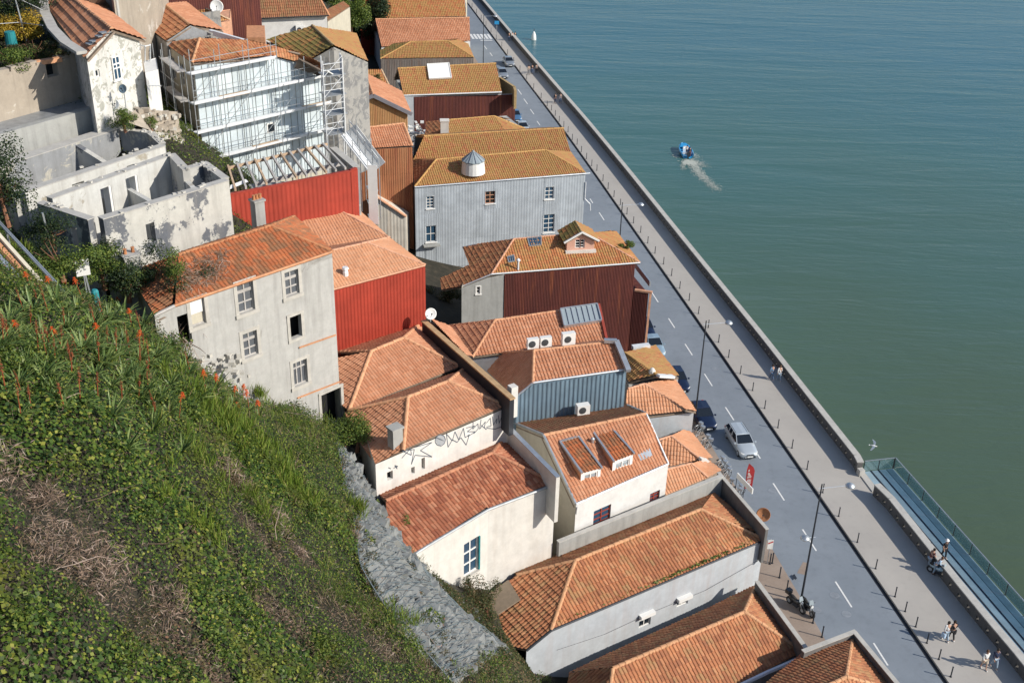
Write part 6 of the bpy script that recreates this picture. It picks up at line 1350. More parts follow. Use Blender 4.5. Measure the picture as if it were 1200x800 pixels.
sz = rng.uniform(.05, .10, len(x))*(1+.5*(vnoise(x, y, .25, 6) > .62))
right = (vnoise(x, y, .5, 7)+np.clip((x+9)/9, 0, 1)*.9) > .95
br = right | (dm > .62); gr = ~br & ~dead; br &= ~dead
put('ivy_ground_cover', quads_mesh('ivy_ground_cover', C[gr], T[gr], B[gr], sz[gr]*1.15, sz[gr]), 'ivy_leaf', kind='stuff')
put('bramble_ground_cover', quads_mesh('bramble_ground_cover', C[br], T[br], B[br], sz[br]*.95, sz[br]*.62), 'bramble_leaf', kind='stuff')
C[dead, 2] -= .12*rng.random(int(dead.sum()))
leaf_mat('dead_leaf', [(0, (.035, .024, .018)), (.3, (.085, .058, .04)), (.6, (.15, .10, .07)), (.85, (.21, .15, .11)), (1, (.29, .22, .17))], None, trans=.1, rough=.9)
put('dead_leaf_cover', quads_mesh('dead_leaf_cover', C[dead], T[dead], B[dead], sz[dead]*1.5, sz[dead]*.42), 'dead_leaf', kind='stuff')
# dead stems and twigs: thick in the brown patches, thin elsewhere
q = scatter(420000, hill); x, y = q[:, 0], q[:, 1]; dm = drymask(x, y)+vnoise(x, y, .8, 5)*.4; inb = inpoly(x, y, band)
k = (rng.random(len(x)) < np.clip((dm-.42)*1.1, .10, .8)) & ~(inb & (rng.random(len(x)) < .85)); x, y = x[k], y[k]; n = len(x)
C = np.stack([x, y, hz(x, y)+mound(x, y)*.55+rng.uniform(.02, .45, n)], -1); T = unit(np.stack([rng.normal(size=n), rng.normal(size=n), rng.normal(0, .5, n)], -1)); B = unit(np.cross(T, np.array([[0.1, -.7, .7]])))
put('dead_stems', quads_mesh('dead_stems', C, T, B, rng.uniform(.08, .32, n), rng.uniform(.007, .017, n)), 'dry_stem', kind='stuff')
# low clumps that stand above the carpet: bramble, young shrubs, dry tangle
def clumps(n, mat, name, seed, zone, lf):
    r = np.random.default_rng(seed); Cc = []
    q = scatter(n*6, hill); x, y = q[:, 0], q[:, 1]; w = drymask(x, y); ok = (~inpoly(x, y, band)) & ((w > .3) if zone == 'dry' else (w < .5)); q = q[ok][:n]
    for (x, y) in q:
        rad = r.uniform(.3, 1.05); k = int(560*rad); d = unit(r.normal(size=(k, 3))); d[:, 2] = np.abs(d[:, 2]); rr = r.random(k)[:, None]**.45; p = d*rr*np.array([rad, rad, rad*r.uniform(.9, 1.7)]); Cc.append(p+np.array([x, y, hz(np.array([x]), np.array([y]))[0]+.45*mound(np.array([x]), np.array([y]))[0]]))
    C = np.concatenate(Cc); T, B = rand_axes(len(C), .35); s_ = r.uniform(.6, 1.3, len(C))*lf; put(name, quads_mesh(name, C, T, B, s_*(1.2 if zone != 'dry' else 2.4), s_*(.75 if zone != 'dry' else .18)), mat, kind='stuff')
clumps(230, 'bush_leaf', 'wild_shrub_cover', 41, 'green', .085); clumps(200, 'ivy_leaf', 'ivy_mounds', 42, 'green', .08); clumps(120, 'bramble_leaf', 'bramble_mounds', 43, 'green', .07); clumps(120, 'dry_stem', 'dry_tangle', 44, 'dry', .12); clumps(60, 'bramble_leaf', 'bramble_tangle', 45, 'dry', .07)
gap = [tuple(W(*p)[:2]) for p in ((505, 690, 14), (548, 690, 12), (590, 716, 10), (604, 740, 9.5), (640, 800, 9), (640, 840, 12), (618, 800, 12))]
q = scatter(16000, gap); x, y = q[:, 0], q[:, 1]; n = len(x); C = np.stack([x, y, hz(x, y)+rng.uniform(.5, 1.05, n)+vnoise(x, y, 1.2, 51)*.4], -1); T, B = rand_axes(n, .5); s_ = rng.uniform(.06, .11, n); put('bramble_strip', quads_mesh('bramble_strip', C, T, B, s_*1.2, s_*.7), 'bramble_leaf', kind='stuff')
# greenery on the bare ground round the ruins and behind the scaffold
up = [(-46, 58), (-46, 100), (-16, 100), (-18, 84), (-17.5, 69), (-23, 57.5), (-30, 60)]
q = scatter(75000, up); x, y = q[:, 0], q[:, 1]; keep = vnoise(x, y, .45, 31)+vnoise(x, y, 1.4, 32)*.4 > .42; x, y = x[keep], y[keep]; n = len(x)
C = np.stack([x, y, hz(x, y)+rng.uniform(.0, .3, n)+vnoise(x, y, 1.1, 33)*.25], -1); T, B = rand_axes(n, .5); s_ = rng.uniform(.07, .15, n)
put('upper_ground_cover', quads_mesh('upper_ground_cover', C, T, B, s_*1.2, s_*.8), 'ivy_leaf', kind='stuff')
# fewer, longer branches
q = scatter(420, hill); m = MB()
for (x_, y_) in q:
    if drymask(np.array([x_]), np.array([y_]))[0] < .25 and random.random() < .7: continue
    p = Vector((x_, y_, float(hz(np.array([x_]), np.array([y_]))[0])+random.uniform(.5, 1.2))); d = Vector((random.gauss(0, 1), random.gauss(0, 1), random.gauss(0, .25))).normalized(); L = random.uniform(.5, 1.7); pts = [p+d*L*s+Vector((random.gauss(0, .06), random.gauss(0, .06), random.gauss(0, .05))) for s in (0, .35, .7, 1)]
    m.tube(pts, [.018, .015, .011, .006], 4)
put('dead_branches', m, 'dry_stem', kind='stuff')
# weeds with reddish seed heads along the net
q = scatter(15000, hill); x, y = q[:, 0], q[:, 1]; near = np.min(np.stack([np.hypot(x-p.x, y-p.y) for p in band_l+band_r]), 0); k = (near < 1.8) & (vnoise(x, y, 1.6, 12) > .6) ; x, y = x[k], y[k]; n = len(x)
C = np.stack([x, y, hz(x, y)+rng.uniform(.3, .9, n)], -1); T, B = rand_axes(n, .4); put('seed_heads', quads_mesh('seed_heads', C, T, B, rng.uniform(.05, .12, n), rng.uniform(.03, .07, n)), 'pink_weed', kind='stuff')
# grass tufts (bright blades)
def blades(centers, per, h, spread, wd):
    Cs = []; Ts = []; Ls = []; Ws = []
    for c in centers:
        n = per; a = rng.uniform(0, 2*np.pi, n); lean = rng.uniform(.1, .8, n); T = unit(np.stack([np.cos(a)*lean, np.sin(a)*lean, np.ones(n)], -1)); L = rng.uniform(.5, 1, n)*h
        base = np.array(c)[None]+np.stack([rng.normal(0, spread, n), rng.normal(0, spread, n), np.zeros(n)], -1); Cs.append(base+T*L[:, None]*.5); Ts.append(T); Ls.append(L); Ws.append(np.full(n, wd))
    C = np.concatenate(Cs); T = np.concatenate(Ts); B = unit(np.cross(T, unit(rng.normal(size=(len(T), 3))))); return quads_mesh('grass_blades', C, T, B, np.concatenate(Ls), np.concatenate(Ws)*rng.uniform(.7, 1.2, len(C)))
gc = []
for (px_, py_, r, n) in ((285, 525, 1.6, 26), (330, 570, 1.0, 14), (255, 505, 1.6, 22), (345, 590, .8, 8), (310, 610, .9, 8), (360, 480, 1.2, 14), (300, 475, 1.2, 16), (225, 550, 1.3, 10), (130, 330, 2.0, 10), (420, 610, .8, 8), (210, 610, 1.2, 8), (470, 740, .8, 5), (70, 320, 2.5, 14)):
    p = hit(px_, py_)
    for k in range(n): X = p.x+random.gauss(0, r*.5); Y = p.y+random.gauss(0, r*.5); gc.append((X, Y, float(hz(np.array([X]), np.array([Y]))[0])+.1+.6*float(mound(np.array([X]), np.array([Y]))[0])))
put('grass_tufts', blades(gc, 40, .95, .14, .035), 'grass_blade', kind='stuff')
# grass and weeds over the right half of the slope, green and dry mixed
q = scatter(150000, hill); x, y = q[:, 0], q[:, 1]; near = np.min(np.stack([np.hypot(x-p.x, y-p.y) for p in band_l]), 0); w = np.clip(1.15-near/9, .05, 1)*(vnoise(x, y, .7, 71) > .34); k = (rng.random(len(x)) < w) & ~(inpoly(x, y, band) & (vnoise(x, y, .9, 9) < .86)); x, y = x[k], y[k]; n = len(x)
a = rng.uniform(0, 6.283, n); ln = rng.uniform(.16, .5, n)*(.6+vnoise(x, y, .9, 72)); T = unit(np.stack([np.cos(a)*.6, np.sin(a)*.6, np.ones(n)], -1)); C = np.stack([x, y, hz(x, y)+.75*mound(x, y)], -1)+T*ln[:, None]*.45; B = unit(np.cross(T, unit(rng.normal(size=(n, 3))))); wd_ = rng.uniform(.012, .026, n)
dryg = vnoise(x, y, .8, 73)+rng.normal(0, .15, n) > .55
put('grass_cover', quads_mesh('grass_cover', C[~dryg], T[~dryg], B[~dryg], ln[~dryg], wd_[~dryg]), 'grass_blade', kind='stuff')
leaf_mat('straw_blade', [(0, (.13, .10, .05)), (.5, (.26, .20, .11)), (1, (.36, .27, .17))], None, trans=.15, rough=.8); put('straw_cover', quads_mesh('straw_cover', C[dryg], T[dryg], B[dryg], ln[dryg], wd_[dryg]*.8), 'straw_blade', kind='stuff')
put('gutter_weeds', GUT[0], 'bush_leaf', GUT[1], kind='stuff')
# ------------------------------------------------------------------ aloes: rosettes, some in flower
def aloe_leaves(n, L, seed):
    r = random.Random(seed); m = MB()
    for k in range(n):
        a = 2.4*k+r.uniform(-.3, .3); el = r.uniform(.25, 1.15); l = L*r.uniform(.7, 1.1); w = .042*r.uniform(.8, 1.2); d = Vector((math.cos(a), math.sin(a), 0)); s_ = Vector((-d.y, d.x, 0)); pts = []
        for t_ in (0, .35, .7, 1): ang = el-(1-el)*.0-t_*t_*(1.1 if el < .9 else .5); pts.append(d*(l*t_*math.cos(el*.8))+Vector((0, 0, l*t_*math.sin(el)-.35*l*t_*t_*(1.3-el))))
        for i, (p, q_) in enumerate(zip(pts, pts[1:])):
            w0 = w*(1, .9, .6, .06)[i]; w1 = w*(1, .9, .6, .06)[i+1]; m.quad(p-s_*w0+Vector((0, 0, .012)), p, q_, q_-s_*w1+Vector((0, 0, .012))); m.quad(p, p+s_*w0+Vector((0, 0, .012)), q_+s_*w1+Vector((0, 0, .012)), q_)
    return m
def spike(parent, h, mat, r_):
    lean = Vector((r_.gauss(0, .12), r_.gauss(0, .12), 1)).normalized(); m = MB(); m.tube([Vector((0, 0, 0)), lean*h*.72], [.02, .014], 5); st = put('flower_stem', m, 'rust_spike', None); st.parent = parent
    m = MB()
    for k in range(46):
        t_ = r_.random(); a = r_.uniform(0, 6.28); hot = mat == 'orange_flower'; c = lean*(h*(.76 if hot else .6)+h*(.26 if hot else .42)*t_); rr = (.13 if hot else .05)*(1-.75*t_)+.01; d = Vector((math.cos(a), math.sin(a), -.35)); w = Vector((-d.y, d.x, 0))*.012; p = c+d*.012; q_ = c+d*rr*1.25; m.quad(p-w, q_-w, q_+w, p+w)
    f = put('flower_head', m, mat, None, kind='stuff'); f.parent = st
aloes = []
for v in range(3):
    o = thing('aloe_plant', 'green aloe rosette of narrow curved leaves among the ivy', 'aloe', (0, 0, 0), 'aloes on the hillside'); l = put('leaf_rosette', aloe_leaves(30+4*v, .78+.08*v, v), 'aloe_leaf'); l.parent = o; aloes.append(o)
fl = []
for v in range(3):
    o = thing('flowering_aloe', 'aloe in flower with an orange red spike on the hillside crest', 'aloe', (0, 0, 0), 'aloes in orange flower'); l = put('leaf_rosette', aloe_leaves(22, .5, 10+v), 'aloe_leaf'); l.parent = o; spike(o, .95+.1*v, 'orange_flower', random.Random(v)); fl.append(o)
dr = []
for v in range(3):
    o = thing('faded_aloe', 'aloe with a dry rust brown flower spike on the hillside crest', 'aloe', (0, 0, 0), 'aloes with dry spikes'); l = put('leaf_rosette', aloe_leaves(18, .5, 20+v), 'aloe_leaf'); l.parent = o; spike(o, 1.0+.1*v, 'rust_spike', random.Random(9+v)); dr.append(o)
used = {}
PL = []
def plant(protos, px_, py_, drop=0.0, sc=1.0):
    i = random.randrange(len(protos)); p = hit(px_, py_+drop); p.z += .1+.6*float(mound(np.array([p.x]), np.array([p.y]))[0]); key = protos[i].name
    if not used.get(key): used[key] = True; o = protos[i]; o.location = p; o.rotation_euler.z = random.uniform(0, 6)
    else: o = copy_thing(protos[i], p, random.uniform(0, 6))
    o.scale = (sc,)*3; PL.append((px_, o)); return o
random.seed(21)
for (x_, y_) in ((140, 512), (175, 530), (30, 430), (60, 420), (95, 430), (110, 405), (45, 395), (20, 395), (80, 450), (130, 445), (160, 470), (200, 470), (150, 420), (70, 380), (180, 440), (200, 505), (230, 480), (115, 470), (40, 460), (95, 500), (230, 430), (265, 500), (150, 555), (215, 560), (255, 470), (10, 440), (35, 375), (130, 395), (170, 405), (185, 495), (60, 480), (215, 450), (100, 385), (90, 410)): plant(aloes, x_+random.uniform(-6, 6), y_+random.uniform(-6, 6), 0, random.uniform(.8, 1.25))
for k in range(46): plant(aloes, random.uniform(5, 235), random.uniform(365, 500), 0, random.uniform(.7, 1.15))
for (x_, y_) in ((40, 342), (66, 341), (84, 340), (101, 350), (110, 344), (150, 354), (146, 360), (157, 378), (120, 399), (30, 404), (166, 417), (82, 418), (212, 493), (243, 457), (259, 460), (275, 462), (286, 461), (281, 479), (294, 479), (305, 482), (268, 437), (2, 352), (160, 372)): plant(fl, x_, y_, random.uniform(17, 23), random.uniform(.9, 1.1))
for k in range(48):
    x_ = random.uniform(5, 235); y_ = random.uniform(375, 440) if k % 3 else random.uniform(440, 500); plant(dr, x_, y_+(x_-100)*.12 if x_ > 100 else y_, 12, random.uniform(.85, 1.2))

for grp, txt in (('aloes in orange flower', ' aloe with an orange red flower spike from the left'), ('aloes with dry spikes', ' aloe with a dry rust brown spike from the left')):
    for k, (_, o) in enumerate(sorted([q_ for q_ in PL if q_[1]['group'] == grp], key=lambda q_: q_[0])): o['label'] = ordinal(k+1)+txt
# ------------------------------------------------------------------ cliff face under a wire net
NA, NB = 44, 9; base = [[None]*(NB+1) for _ in range(NA+1)]
def along_poly(P, t):
    f = t*(len(P)-1); i = min(int(f), len(P)-2); return P[i].lerp(P[i+1], f-i)
m = MB(); vi = {}
for i in range(NA+1):
    for j in range(NB+1):
        a, b = along_poly(band_l, i/NA), along_poly(band_r, i/NA); p = a.lerp(b, j/NB); p.z = float(hz(np.array([p.x]), np.array([p.y]))[0]); base[i][j] = p
def bp(u, v):
    u = max(0, min(.9999, u))*NA; v = max(0, min(.9999, v))*NB; i, j = int(u), int(v); fu, fv = u-i, v-j; return base[i][j].lerp(base[i+1][j], fu).lerp(base[i][j+1].lerp(base[i+1][j+1], fu), fv)
ru, rv = 150, 34
for i in range(ru+1):
    for j in range(rv+1):
        p = bp(i/ru, j/rv); h = mnoise.fractal(p*.9, 1, 2, 4)*.3+mnoise.cell(p*1.6)*.07; ed = min(1, min(j, rv-j)/3); m.v.append((p.x, p.y, p.z+.2+ed*(.22+h)))
m.f = [(i*(rv+1)+j, (i+1)*(rv+1)+j, (i+1)*(rv+1)+j+1, i*(rv+1)+j+1) for i in range(ru) for j in range(rv)]; m.m = [0]*len(m.f)
put('cliff_face', m, 'rock_face', kind='structure')
m = MB(); random.seed(31)
for k in range(1500):
    u, v = random.random(), random.random(); p = bp(u, v); s_ = random.uniform(.06, .3)*(1 if random.random() < .8 else 1.6); i0 = len(m.v); m.box(p+Vector((0, -.03, .36)), (s_*1.5, s_, s_*.8), random.random()*3)
    m.v[i0:] = [(x+random.gauss(0, s_*.14), y+random.gauss(0, s_*.14), z+random.gauss(0, s_*.14)) for x, y, z in m.v[i0:]]
put('cliff_stones', m, 'rock_face', kind='stuff')
cc = []; rgen = np.random.default_rng(77)
for k in range(130):
    u = random.random(); v = random.choice((random.gauss(0, .08), random.gauss(0, .1), random.gauss(1, .06), random.random())); v = min(.99, max(0, v)); p = bp(u, v); rad = random.uniform(.15, .5); n = int(260*rad)+30; d = unit(rgen.normal(size=(n, 3))); d[:, 2] = np.abs(d[:, 2]); cc.append(d*rgen.random(n)[:, None]**.5*rad+np.array([p.x, p.y, p.z+.35]))
cc = np.concatenate(cc); T, B = rand_axes(len(cc), .3); s_ = rgen.uniform(.05, .1, len(cc)); put('cliff_weeds', quads_mesh('cliff_weeds', cc, T, B, s_*1.5, s_*.5), 'bramble_leaf', kind='stuff')
m = MB(); cu, cv = 46, 7
def npnt(u, v):
    p = bp(u, v); return p+Vector((0, -.05, .66+.08*math.sin(u*40)*math.sin(v*9)))
for i in range(cu):
    for j in range(cv):
        a, b, c_, d_ = npnt(i/cu, (j+.5)/cv), npnt((i+.5)/cu, j/cv), npnt((i+1)/cu, (j+.5)/cv), npnt((i+.5)/cu, (j+1)/cv)
        for p, q_ in ((a, b), (b, c_), (c_, d_), (d_, a)): m.bar(p, q_, .022)
for i in range(0, cu+1, 4):
    for j in range(cv): m.bar(npnt(i/cu, j/cv), npnt(i/cu, (j+1)/cv), .035)
for j in range(0, cv+1, 4):
    for i in range(cu): m.bar(npnt(i/cu, j/cv), npnt((i+1)/cu, j/cv), .035)
plain('net_wire', (.16, .20, .22), .6, .2); tag(put('rockfall_net', m, 'net_wire'), 'grey wire rockfall net pinned over the cliff above the white house', 'net', kind='stuff')

# ------------------------------------------------------------------ bushes and trees
def crown_mesh(c, rad, n, leaf, blobs=9, seed=0, squash=1.0):
    r = np.random.default_rng(seed); bc = r.normal(0, .45, (blobs, 3))*np.array(rad)+np.array(c); bs = r.uniform(.35, .62, blobs); k = r.integers(0, blobs, n)
    d = unit(r.normal(size=(n, 3))); rr = r.random(n)**.4; C = bc[k]+d*np.array(rad)*bs[k][:, None]*rr[:, None]
    nv = unit(d+np.array([0, 0, .5])+r.normal(0, .5, (n, 3))); t = unit(np.cross(nv, unit(r.normal(size=(n, 3))))); s = r.uniform(.6, 1.3, n)*leaf
    return quads_mesh('foliage', C, t, np.cross(nv, t), s*1.25, s*.8)
def bush(label, px_, py_, z, rad, mat, n=2600, leaf=.12, cat='shrub', name='shrub', seed=0, trunk=False, group=None):
    n = int(n*1.5); leaf *= .85
    b = W(px_, py_, z) if z is not None else hit(px_, py_); t = thing(name, label, cat, b, group); c = b+Vector((0, 0, rad[2]*(.75 if not trunk else 1.6)))
    put('crown' if trunk else 'foliage', crown_mesh(c, rad, n, leaf, 9 if not trunk else 14, seed), mat, t); m = MB(); r_ = random.Random(seed)
    m.tube([b-Vector((0, 0, .5)), b.lerp(c, .5)+Vector((r_.gauss(0, .1), 0, 0)), c], [.09+.06*rad[0]*.5, .07+.03*rad[0]*.3, .03], 7)
    for k in range(7): d = Vector((r_.gauss(0, 1), r_.gauss(0, 1), r_.uniform(.2, 1))).normalized(); s0 = b.lerp(c, r_.uniform(.4, .9)); m.tube([s0, s0+d*rad[0]*.3, s0+d*rad[0]*.5+Vector((0, 0, .1))], [.03, .02, .008], 5)
    put('trunk' if trunk else 'stem', m, 'brown_wood', t); return t
bush('leafy green shrub in the gap right of the derelict grey house', 418, 522, 17.2, (1.6, 1.5, 1.2), 'bush_leaf', 4200, .11, seed=1)
bush('dark green shrub at the foot of the ruined peeling wall', 150, 345, 28.6, (2.0, 1.6, 1.5), 'dark_tree_leaf', 4600, .11, seed=2)
bush('dark creeper clump over the left end of the derelict roof', 186, 333, 28.9, (1.7, 1.6, 1.2), 'dark_tree_leaf', 3800, .10, seed=3)
bush('green climbing shrub on the left hip of the derelict roof', 204, 318, 30.0, (.7, 1.3, .7), 'bush_leaf', 1500, .09, seed=4)
bush('dark bush between the cliff net and the brown roof board', 556, 716, 9.6, (1.0, 1.2, 1.7), 'bramble_leaf', 2800, .10, seed=5)
bush('tall weed bush beside the corner of the white house wall', 570, 728, 9.2, (.9, .9, 1.5), 'bramble_leaf', 2000, .09, seed=6)
bush('small shrub growing at the lower edge of the two tone roof', 478, 618, 15.1, (.5, .5, .7), 'bush_leaf', 700, .09, seed=7)
bush('rounded weedy bush on the rock at the lower end of the cliff net', 572, 790, 14.0, (1.5, 1.2, 1.0), 'bramble_leaf', 3000, .09, seed=8)
bush('trailing ivy bush against the left frame edge under the ruin', 8, 255, 35.2, (1.6, 1.5, 2.4), 'dark_tree_leaf', 4200, .12, seed=9)
bush('light green bush on the slope below the ruin doorway', 72, 318, 34.6, (2.4, 1.6, .7), 'bush_leaf', 4200, .10, seed=10)
bush('wide dark shrub hugging the lower wall of the peeling ruin', 122, 330, 29.6, (1.6, 1.2, 1.0), 'bush_leaf', 3200, .1, seed=30)
bush('ivy heap along the shaded end wall of the ruin', 62, 285, 32.4, (1.6, 1.4, .9), 'dark_tree_leaf', 3200, .1, seed=31)
bush('yellow flowering bush on the terrace above the rubble wall', 33, 46, 36.2, (1.7, 1.2, 1.1), 'yellow_leaf', 3600, .13, seed=11)
bush('smaller yellow bush at the left frame edge of the terrace', 3, 45, 36.2, (1.0, 1.0, 1.0), 'yellow_leaf', 1800, .13, seed=12)
bush('dark evergreen tree at the top left corner above the yellow bush', 22, 28, 36.5, (2.6, 2.2, 1.6), 'dark_tree_leaf', 6500, .14, 'tree', 'tree', 13, True)
bush('low green garden shrub in front of the terrace wall edge', 12, 76, 36.1, (1.8, 1.2, .7), 'bush_leaf', 3000, .11, seed=14)
bush('low weedy garden shrub on the terrace beside the orange trough', 42, 67, 36.1, (1.8, 1.0, .6), 'bramble_leaf', 2600, .11, seed=15)
bush('bright green weed clump on the stone bank below the blue dish', 146, 147, 32.6, (1.0, .8, .7), 'bush_leaf', 1800, .09, seed=16)
bush('second green weed clump in the middle of the stone bank', 177, 146, 31.9, (.5, .5, .4), 'bush_leaf', 800, .08, seed=17)
bush('green weed clump at the scaffold end of the stone bank', 209, 158, 30.2, (.7, .6, .6), 'bush_leaf', 1100, .08, seed=18)
bush('green weed growing inside the upper ruin', 142, 165, 29.4, (.8, .7, .7), 'dark_tree_leaf', 1300, .09, seed=19)
bush('large dark evergreen tree between the stone gable and the big orange roof', 433, 58, 8, (4.2, 4.0, 4.4), 'dark_tree_leaf', 14000, .3, 'tree', 'tree', 20, True)
bush('olive toned tree left of the large dark evergreen', 412, 40, 14, (2.6, 2.6, 2.2), 'bush_leaf', 6500, .24, 'tree', 'tree', 21, True)
bush('green tree behind the white house at the top', 392, 8, 18, (3.5, 3, 2.5), 'dark_tree_leaf', 8000, .28, 'tree', 'tree', 22, True)
bush('tall dark tree at the top edge beside the red wall house', 414, 8, 12, (2.4, 2.4, 4), 'dark_tree_leaf', 7000, .28, 'tree', 'tree', 23, True)
bush('weed plant rooted in the small ochre roof', 441, 97, 17.4, (.8, .6, .6), 'bramble_leaf', 700, .13, seed=24)
bush('scrubby plants in the dark yard beside the rusty house', 523, 352, 4.2, (1.6, 1.6, 1.0), 'bramble_leaf', 2400, .13, seed=25)
bush('green weed on the front slope of the mossy dormer roof', 735, 289, 12.6, (.7, .6, .4), 'bush_leaf', 900, .1, seed=26)
# dead creepers on the derelict roof
m = MB(); random.seed(2)
for k in range(420):
    xx = random.uniform(203, 258)+abs(random.gauss(0, 9)); p = on_plane(y1, DPL, xx, 357-(xx-205)*.345-random.uniform(8, 44))+DPL*.12; d = Vector((random.gauss(0, 1), random.gauss(0, 1), 0)); d = (d-DPL*d.dot(DPL)).normalized(); m.tube([p, p+d*.2+DPL*.03, p+d*.4], [.014, .011, .007], 3)
for k in range(45):
    p = W(random.uniform(178, 226), random.uniform(372, 405), 27.5); d = Vector((random.gauss(0, .5), random.gauss(0, .5), -1)).normalized(); m.tube([p, p+d*.8+Vector((.1, 0, 0)), p+d*1.6], [.03, .02, .01], 4)
put('dead_creepers', m, 'dry_stem', kind='stuff')
# moss and weeds in the gutters
# ================================================================== the quay: parapets, bollards, lamps, platform
def wall_with_holes(t, pts, z0, h, th, side):
    """parapet: base course, piers with small openings between, coping; pts along its outer edge"""
    s = MB(); c = MB(); seg = []
    for a, b in zip(pts, pts[1:]):
        L = (b-a).length; d = (b-a)/L; n = Vector((d.y, -d.x, 0))*side; k = max(1, int(L/.95)); st = L/k
        for i in range(k):
            p, q = a+d*st*i, a+d*st*(i+1)
            def blk(mb, p, q, lo, hi, e=0): mb.grid_box([p+n*(0-e)+Vector((0, 0, lo)), q+n*(0-e)+Vector((0, 0, lo)), q+n*(th+e)+Vector((0, 0, lo)), p+n*(th+e)+Vector((0, 0, lo)), p+n*(0-e)+Vector((0, 0, hi)), q+n*(0-e)+Vector((0, 0, hi)), q+n*(th+e)+Vector((0, 0, hi)), p+n*(th+e)+Vector((0, 0, hi))])
            blk(s, p, q, z0-.3, z0+.22); w = d*.17; mid = (p+q)/2; blk(s, p, mid-w, z0+.22, z0+.56); blk(s, mid+w, q, z0+.22, z0+.56); blk(s, p, q, z0+.56, z0+h)
        for i in range(max(1, int(L/1.9))): p, q = a+d*(L/max(1, int(L/1.9)))*i, a+d*((L/max(1, int(L/1.9)))*(i+1)-.015); c.grid_box([p+n*-.05+Vector((0, 0, z0+h)), q+n*-.05+Vector((0, 0, z0+h)), q+n*(th+.05)+Vector((0, 0, z0+h)), p+n*(th+.05)+Vector((0, 0, z0+h)), p+n*-.05+Vector((0, 0, z0+h+.1)), q+n*-.05+Vector((0, 0, z0+h+.1)), q+n*(th+.05)+Vector((0, 0, z0+h+.1)), p+n*(th+.05)+Vector((0, 0, z0+h+.1))])
    put('masonry', s, 'quay_stone', t); put('coping', c, 'coping', t)
plaster('quay_stone', (.13, .125, .12), (.05, .05, .05), .5)
PT = 1.02
end_p = W(1012, 541, PT+.23); EL = offs_edge(0); po = [p.copy() for p in EL if end_p.y < p.y < 400]; po.append(Vector((end_p.x, end_p.y, 0)))
for p in po: p.z = 0
i_cut = len(po)
t = thing('quay_parapet', 'long stone parapet with small openings along the river promenade', 'wall', po[len(po)//2]); wall_with_holes(t, po, PZ, PT, .5, 1)
st2 = W(1031, 566, PT+.23); po2 = [st2]+[p.copy() for p in EL if 35 < p.y < st2.y]
for p in po2: p.z = 0
t = thing('quay_parapet', 'shorter stone parapet between the promenade and the glass railed platform', 'wall', po2[2]); wall_with_holes(t, po2, PZ, PT, .5, 1)
e0 = po[-1]; m = MB(); m.box((e0.x-.2, e0.y-.35, PZ+.3), (.5, .5, .6), .3); m.bar(e0+Vector((0, -.3, PZ+.02)), po2[0]+Vector((-.1, .3, PZ+.02)), .55, .12); put('threshold', m, 'coping', None, kind='structure')
# bollards
bl = [(680+x/8, 200+y/8) for x, y in [(212, 95), (260, 170), (315, 245), (375, 325), (437, 408), (498, 492), (565, 580), (632, 680), (700, 775)]]+[(777.5, 309.4), (786.9, 323), (796.5, 338), (807.5, 352), (818.5, 367.5), (830, 383.7), (842, 401), (853.7, 418.7), (867.5, 437.7), (881.9, 457.5), (896, 478.5), (911.5, 501), (928, 524.7), (945.6, 549.7), (964, 577), (982.7, 604.7), (1004.6, 635), (1026, 666), (1048.7, 698.7), (1060.6, 716), (1073, 734), (1086, 753), (1100, 772), (1114, 792.5)]
bl += [(640+x/8, 100+y/8) for x, y in [(10, 195), (50, 235), (85, 285), (122, 340), (165, 390), (205, 440), (245, 510), (290, 555), (330, 625), (378, 690), (427, 755), (475, 800)]]
bw = [W(x, y, PZ) for x, y in bl]; ref = W(641, 124, PZ); dd, q_, d_ = nearest(ref)
o_b = dd
far_p = offs(-o_b); i0 = min(range(len(far_p)), key=lambda i: (far_p[i].xy-ref.xy).length); acc = 0
pts = far_p[:i0+1][::-1]
for a, b in zip(pts, pts[1:]):
    acc += (b-a).length
    if acc >= 3.3 and b.y < 290: acc = 0; bw.append(Vector((b.x, b.y, PZ)))
proto = thing('bollard', 'slim dark steel bollard along the kerb of the promenade', 'bollard', (0, 0, 0), 'bollards along the promenade kerb')
m = MB(); m.lathe((0, 0, 0), [(.05, 0), (.045, .82), (.045, .86)], 8); o = put('post', m, 'dark_metal'); o.parent = proto
m = MB(); m.lathe((0, 0, .86), [(.058, 0), (.058, .05), (.02, .07)], 8); o = put('cap', m, 'dark_metal'); o.parent = proto
m = MB(); m.lathe((0, 0, 0), [(.09, 0), (.09, .02), (.05, .03)], 8); o = put('foot_ring', m, 'dark_metal'); o.parent = proto
for i, p in enumerate(bw):
    lab_ = 'PLACE'
    if i == 0: proto.location = p; bo = [proto]
    else: bo.append(copy_thing(proto, p))
for k, o in enumerate(sorted(bo, key=lambda o: o.location.y)): o['label'] = ordinal(k+1)+' slim dark bollard up the promenade kerb from the bottom edge'
for kk_, (x, y) in enumerate(((963, 746), (952.5, 729.5), (921.8, 691.8), (913.3, 676.5), (904.8, 659.5), (902.0, 660.5))):
    c_ = copy_thing(proto, W(x, y, .11)); c_['label'] = ordinal(kk_+1)+' dark bollard from the bottom on the brown house side sidewalk'; c_['group'] = 'bollards on the house side sidewalk'; c_.scale = (1.1, 1.1, 1.1)
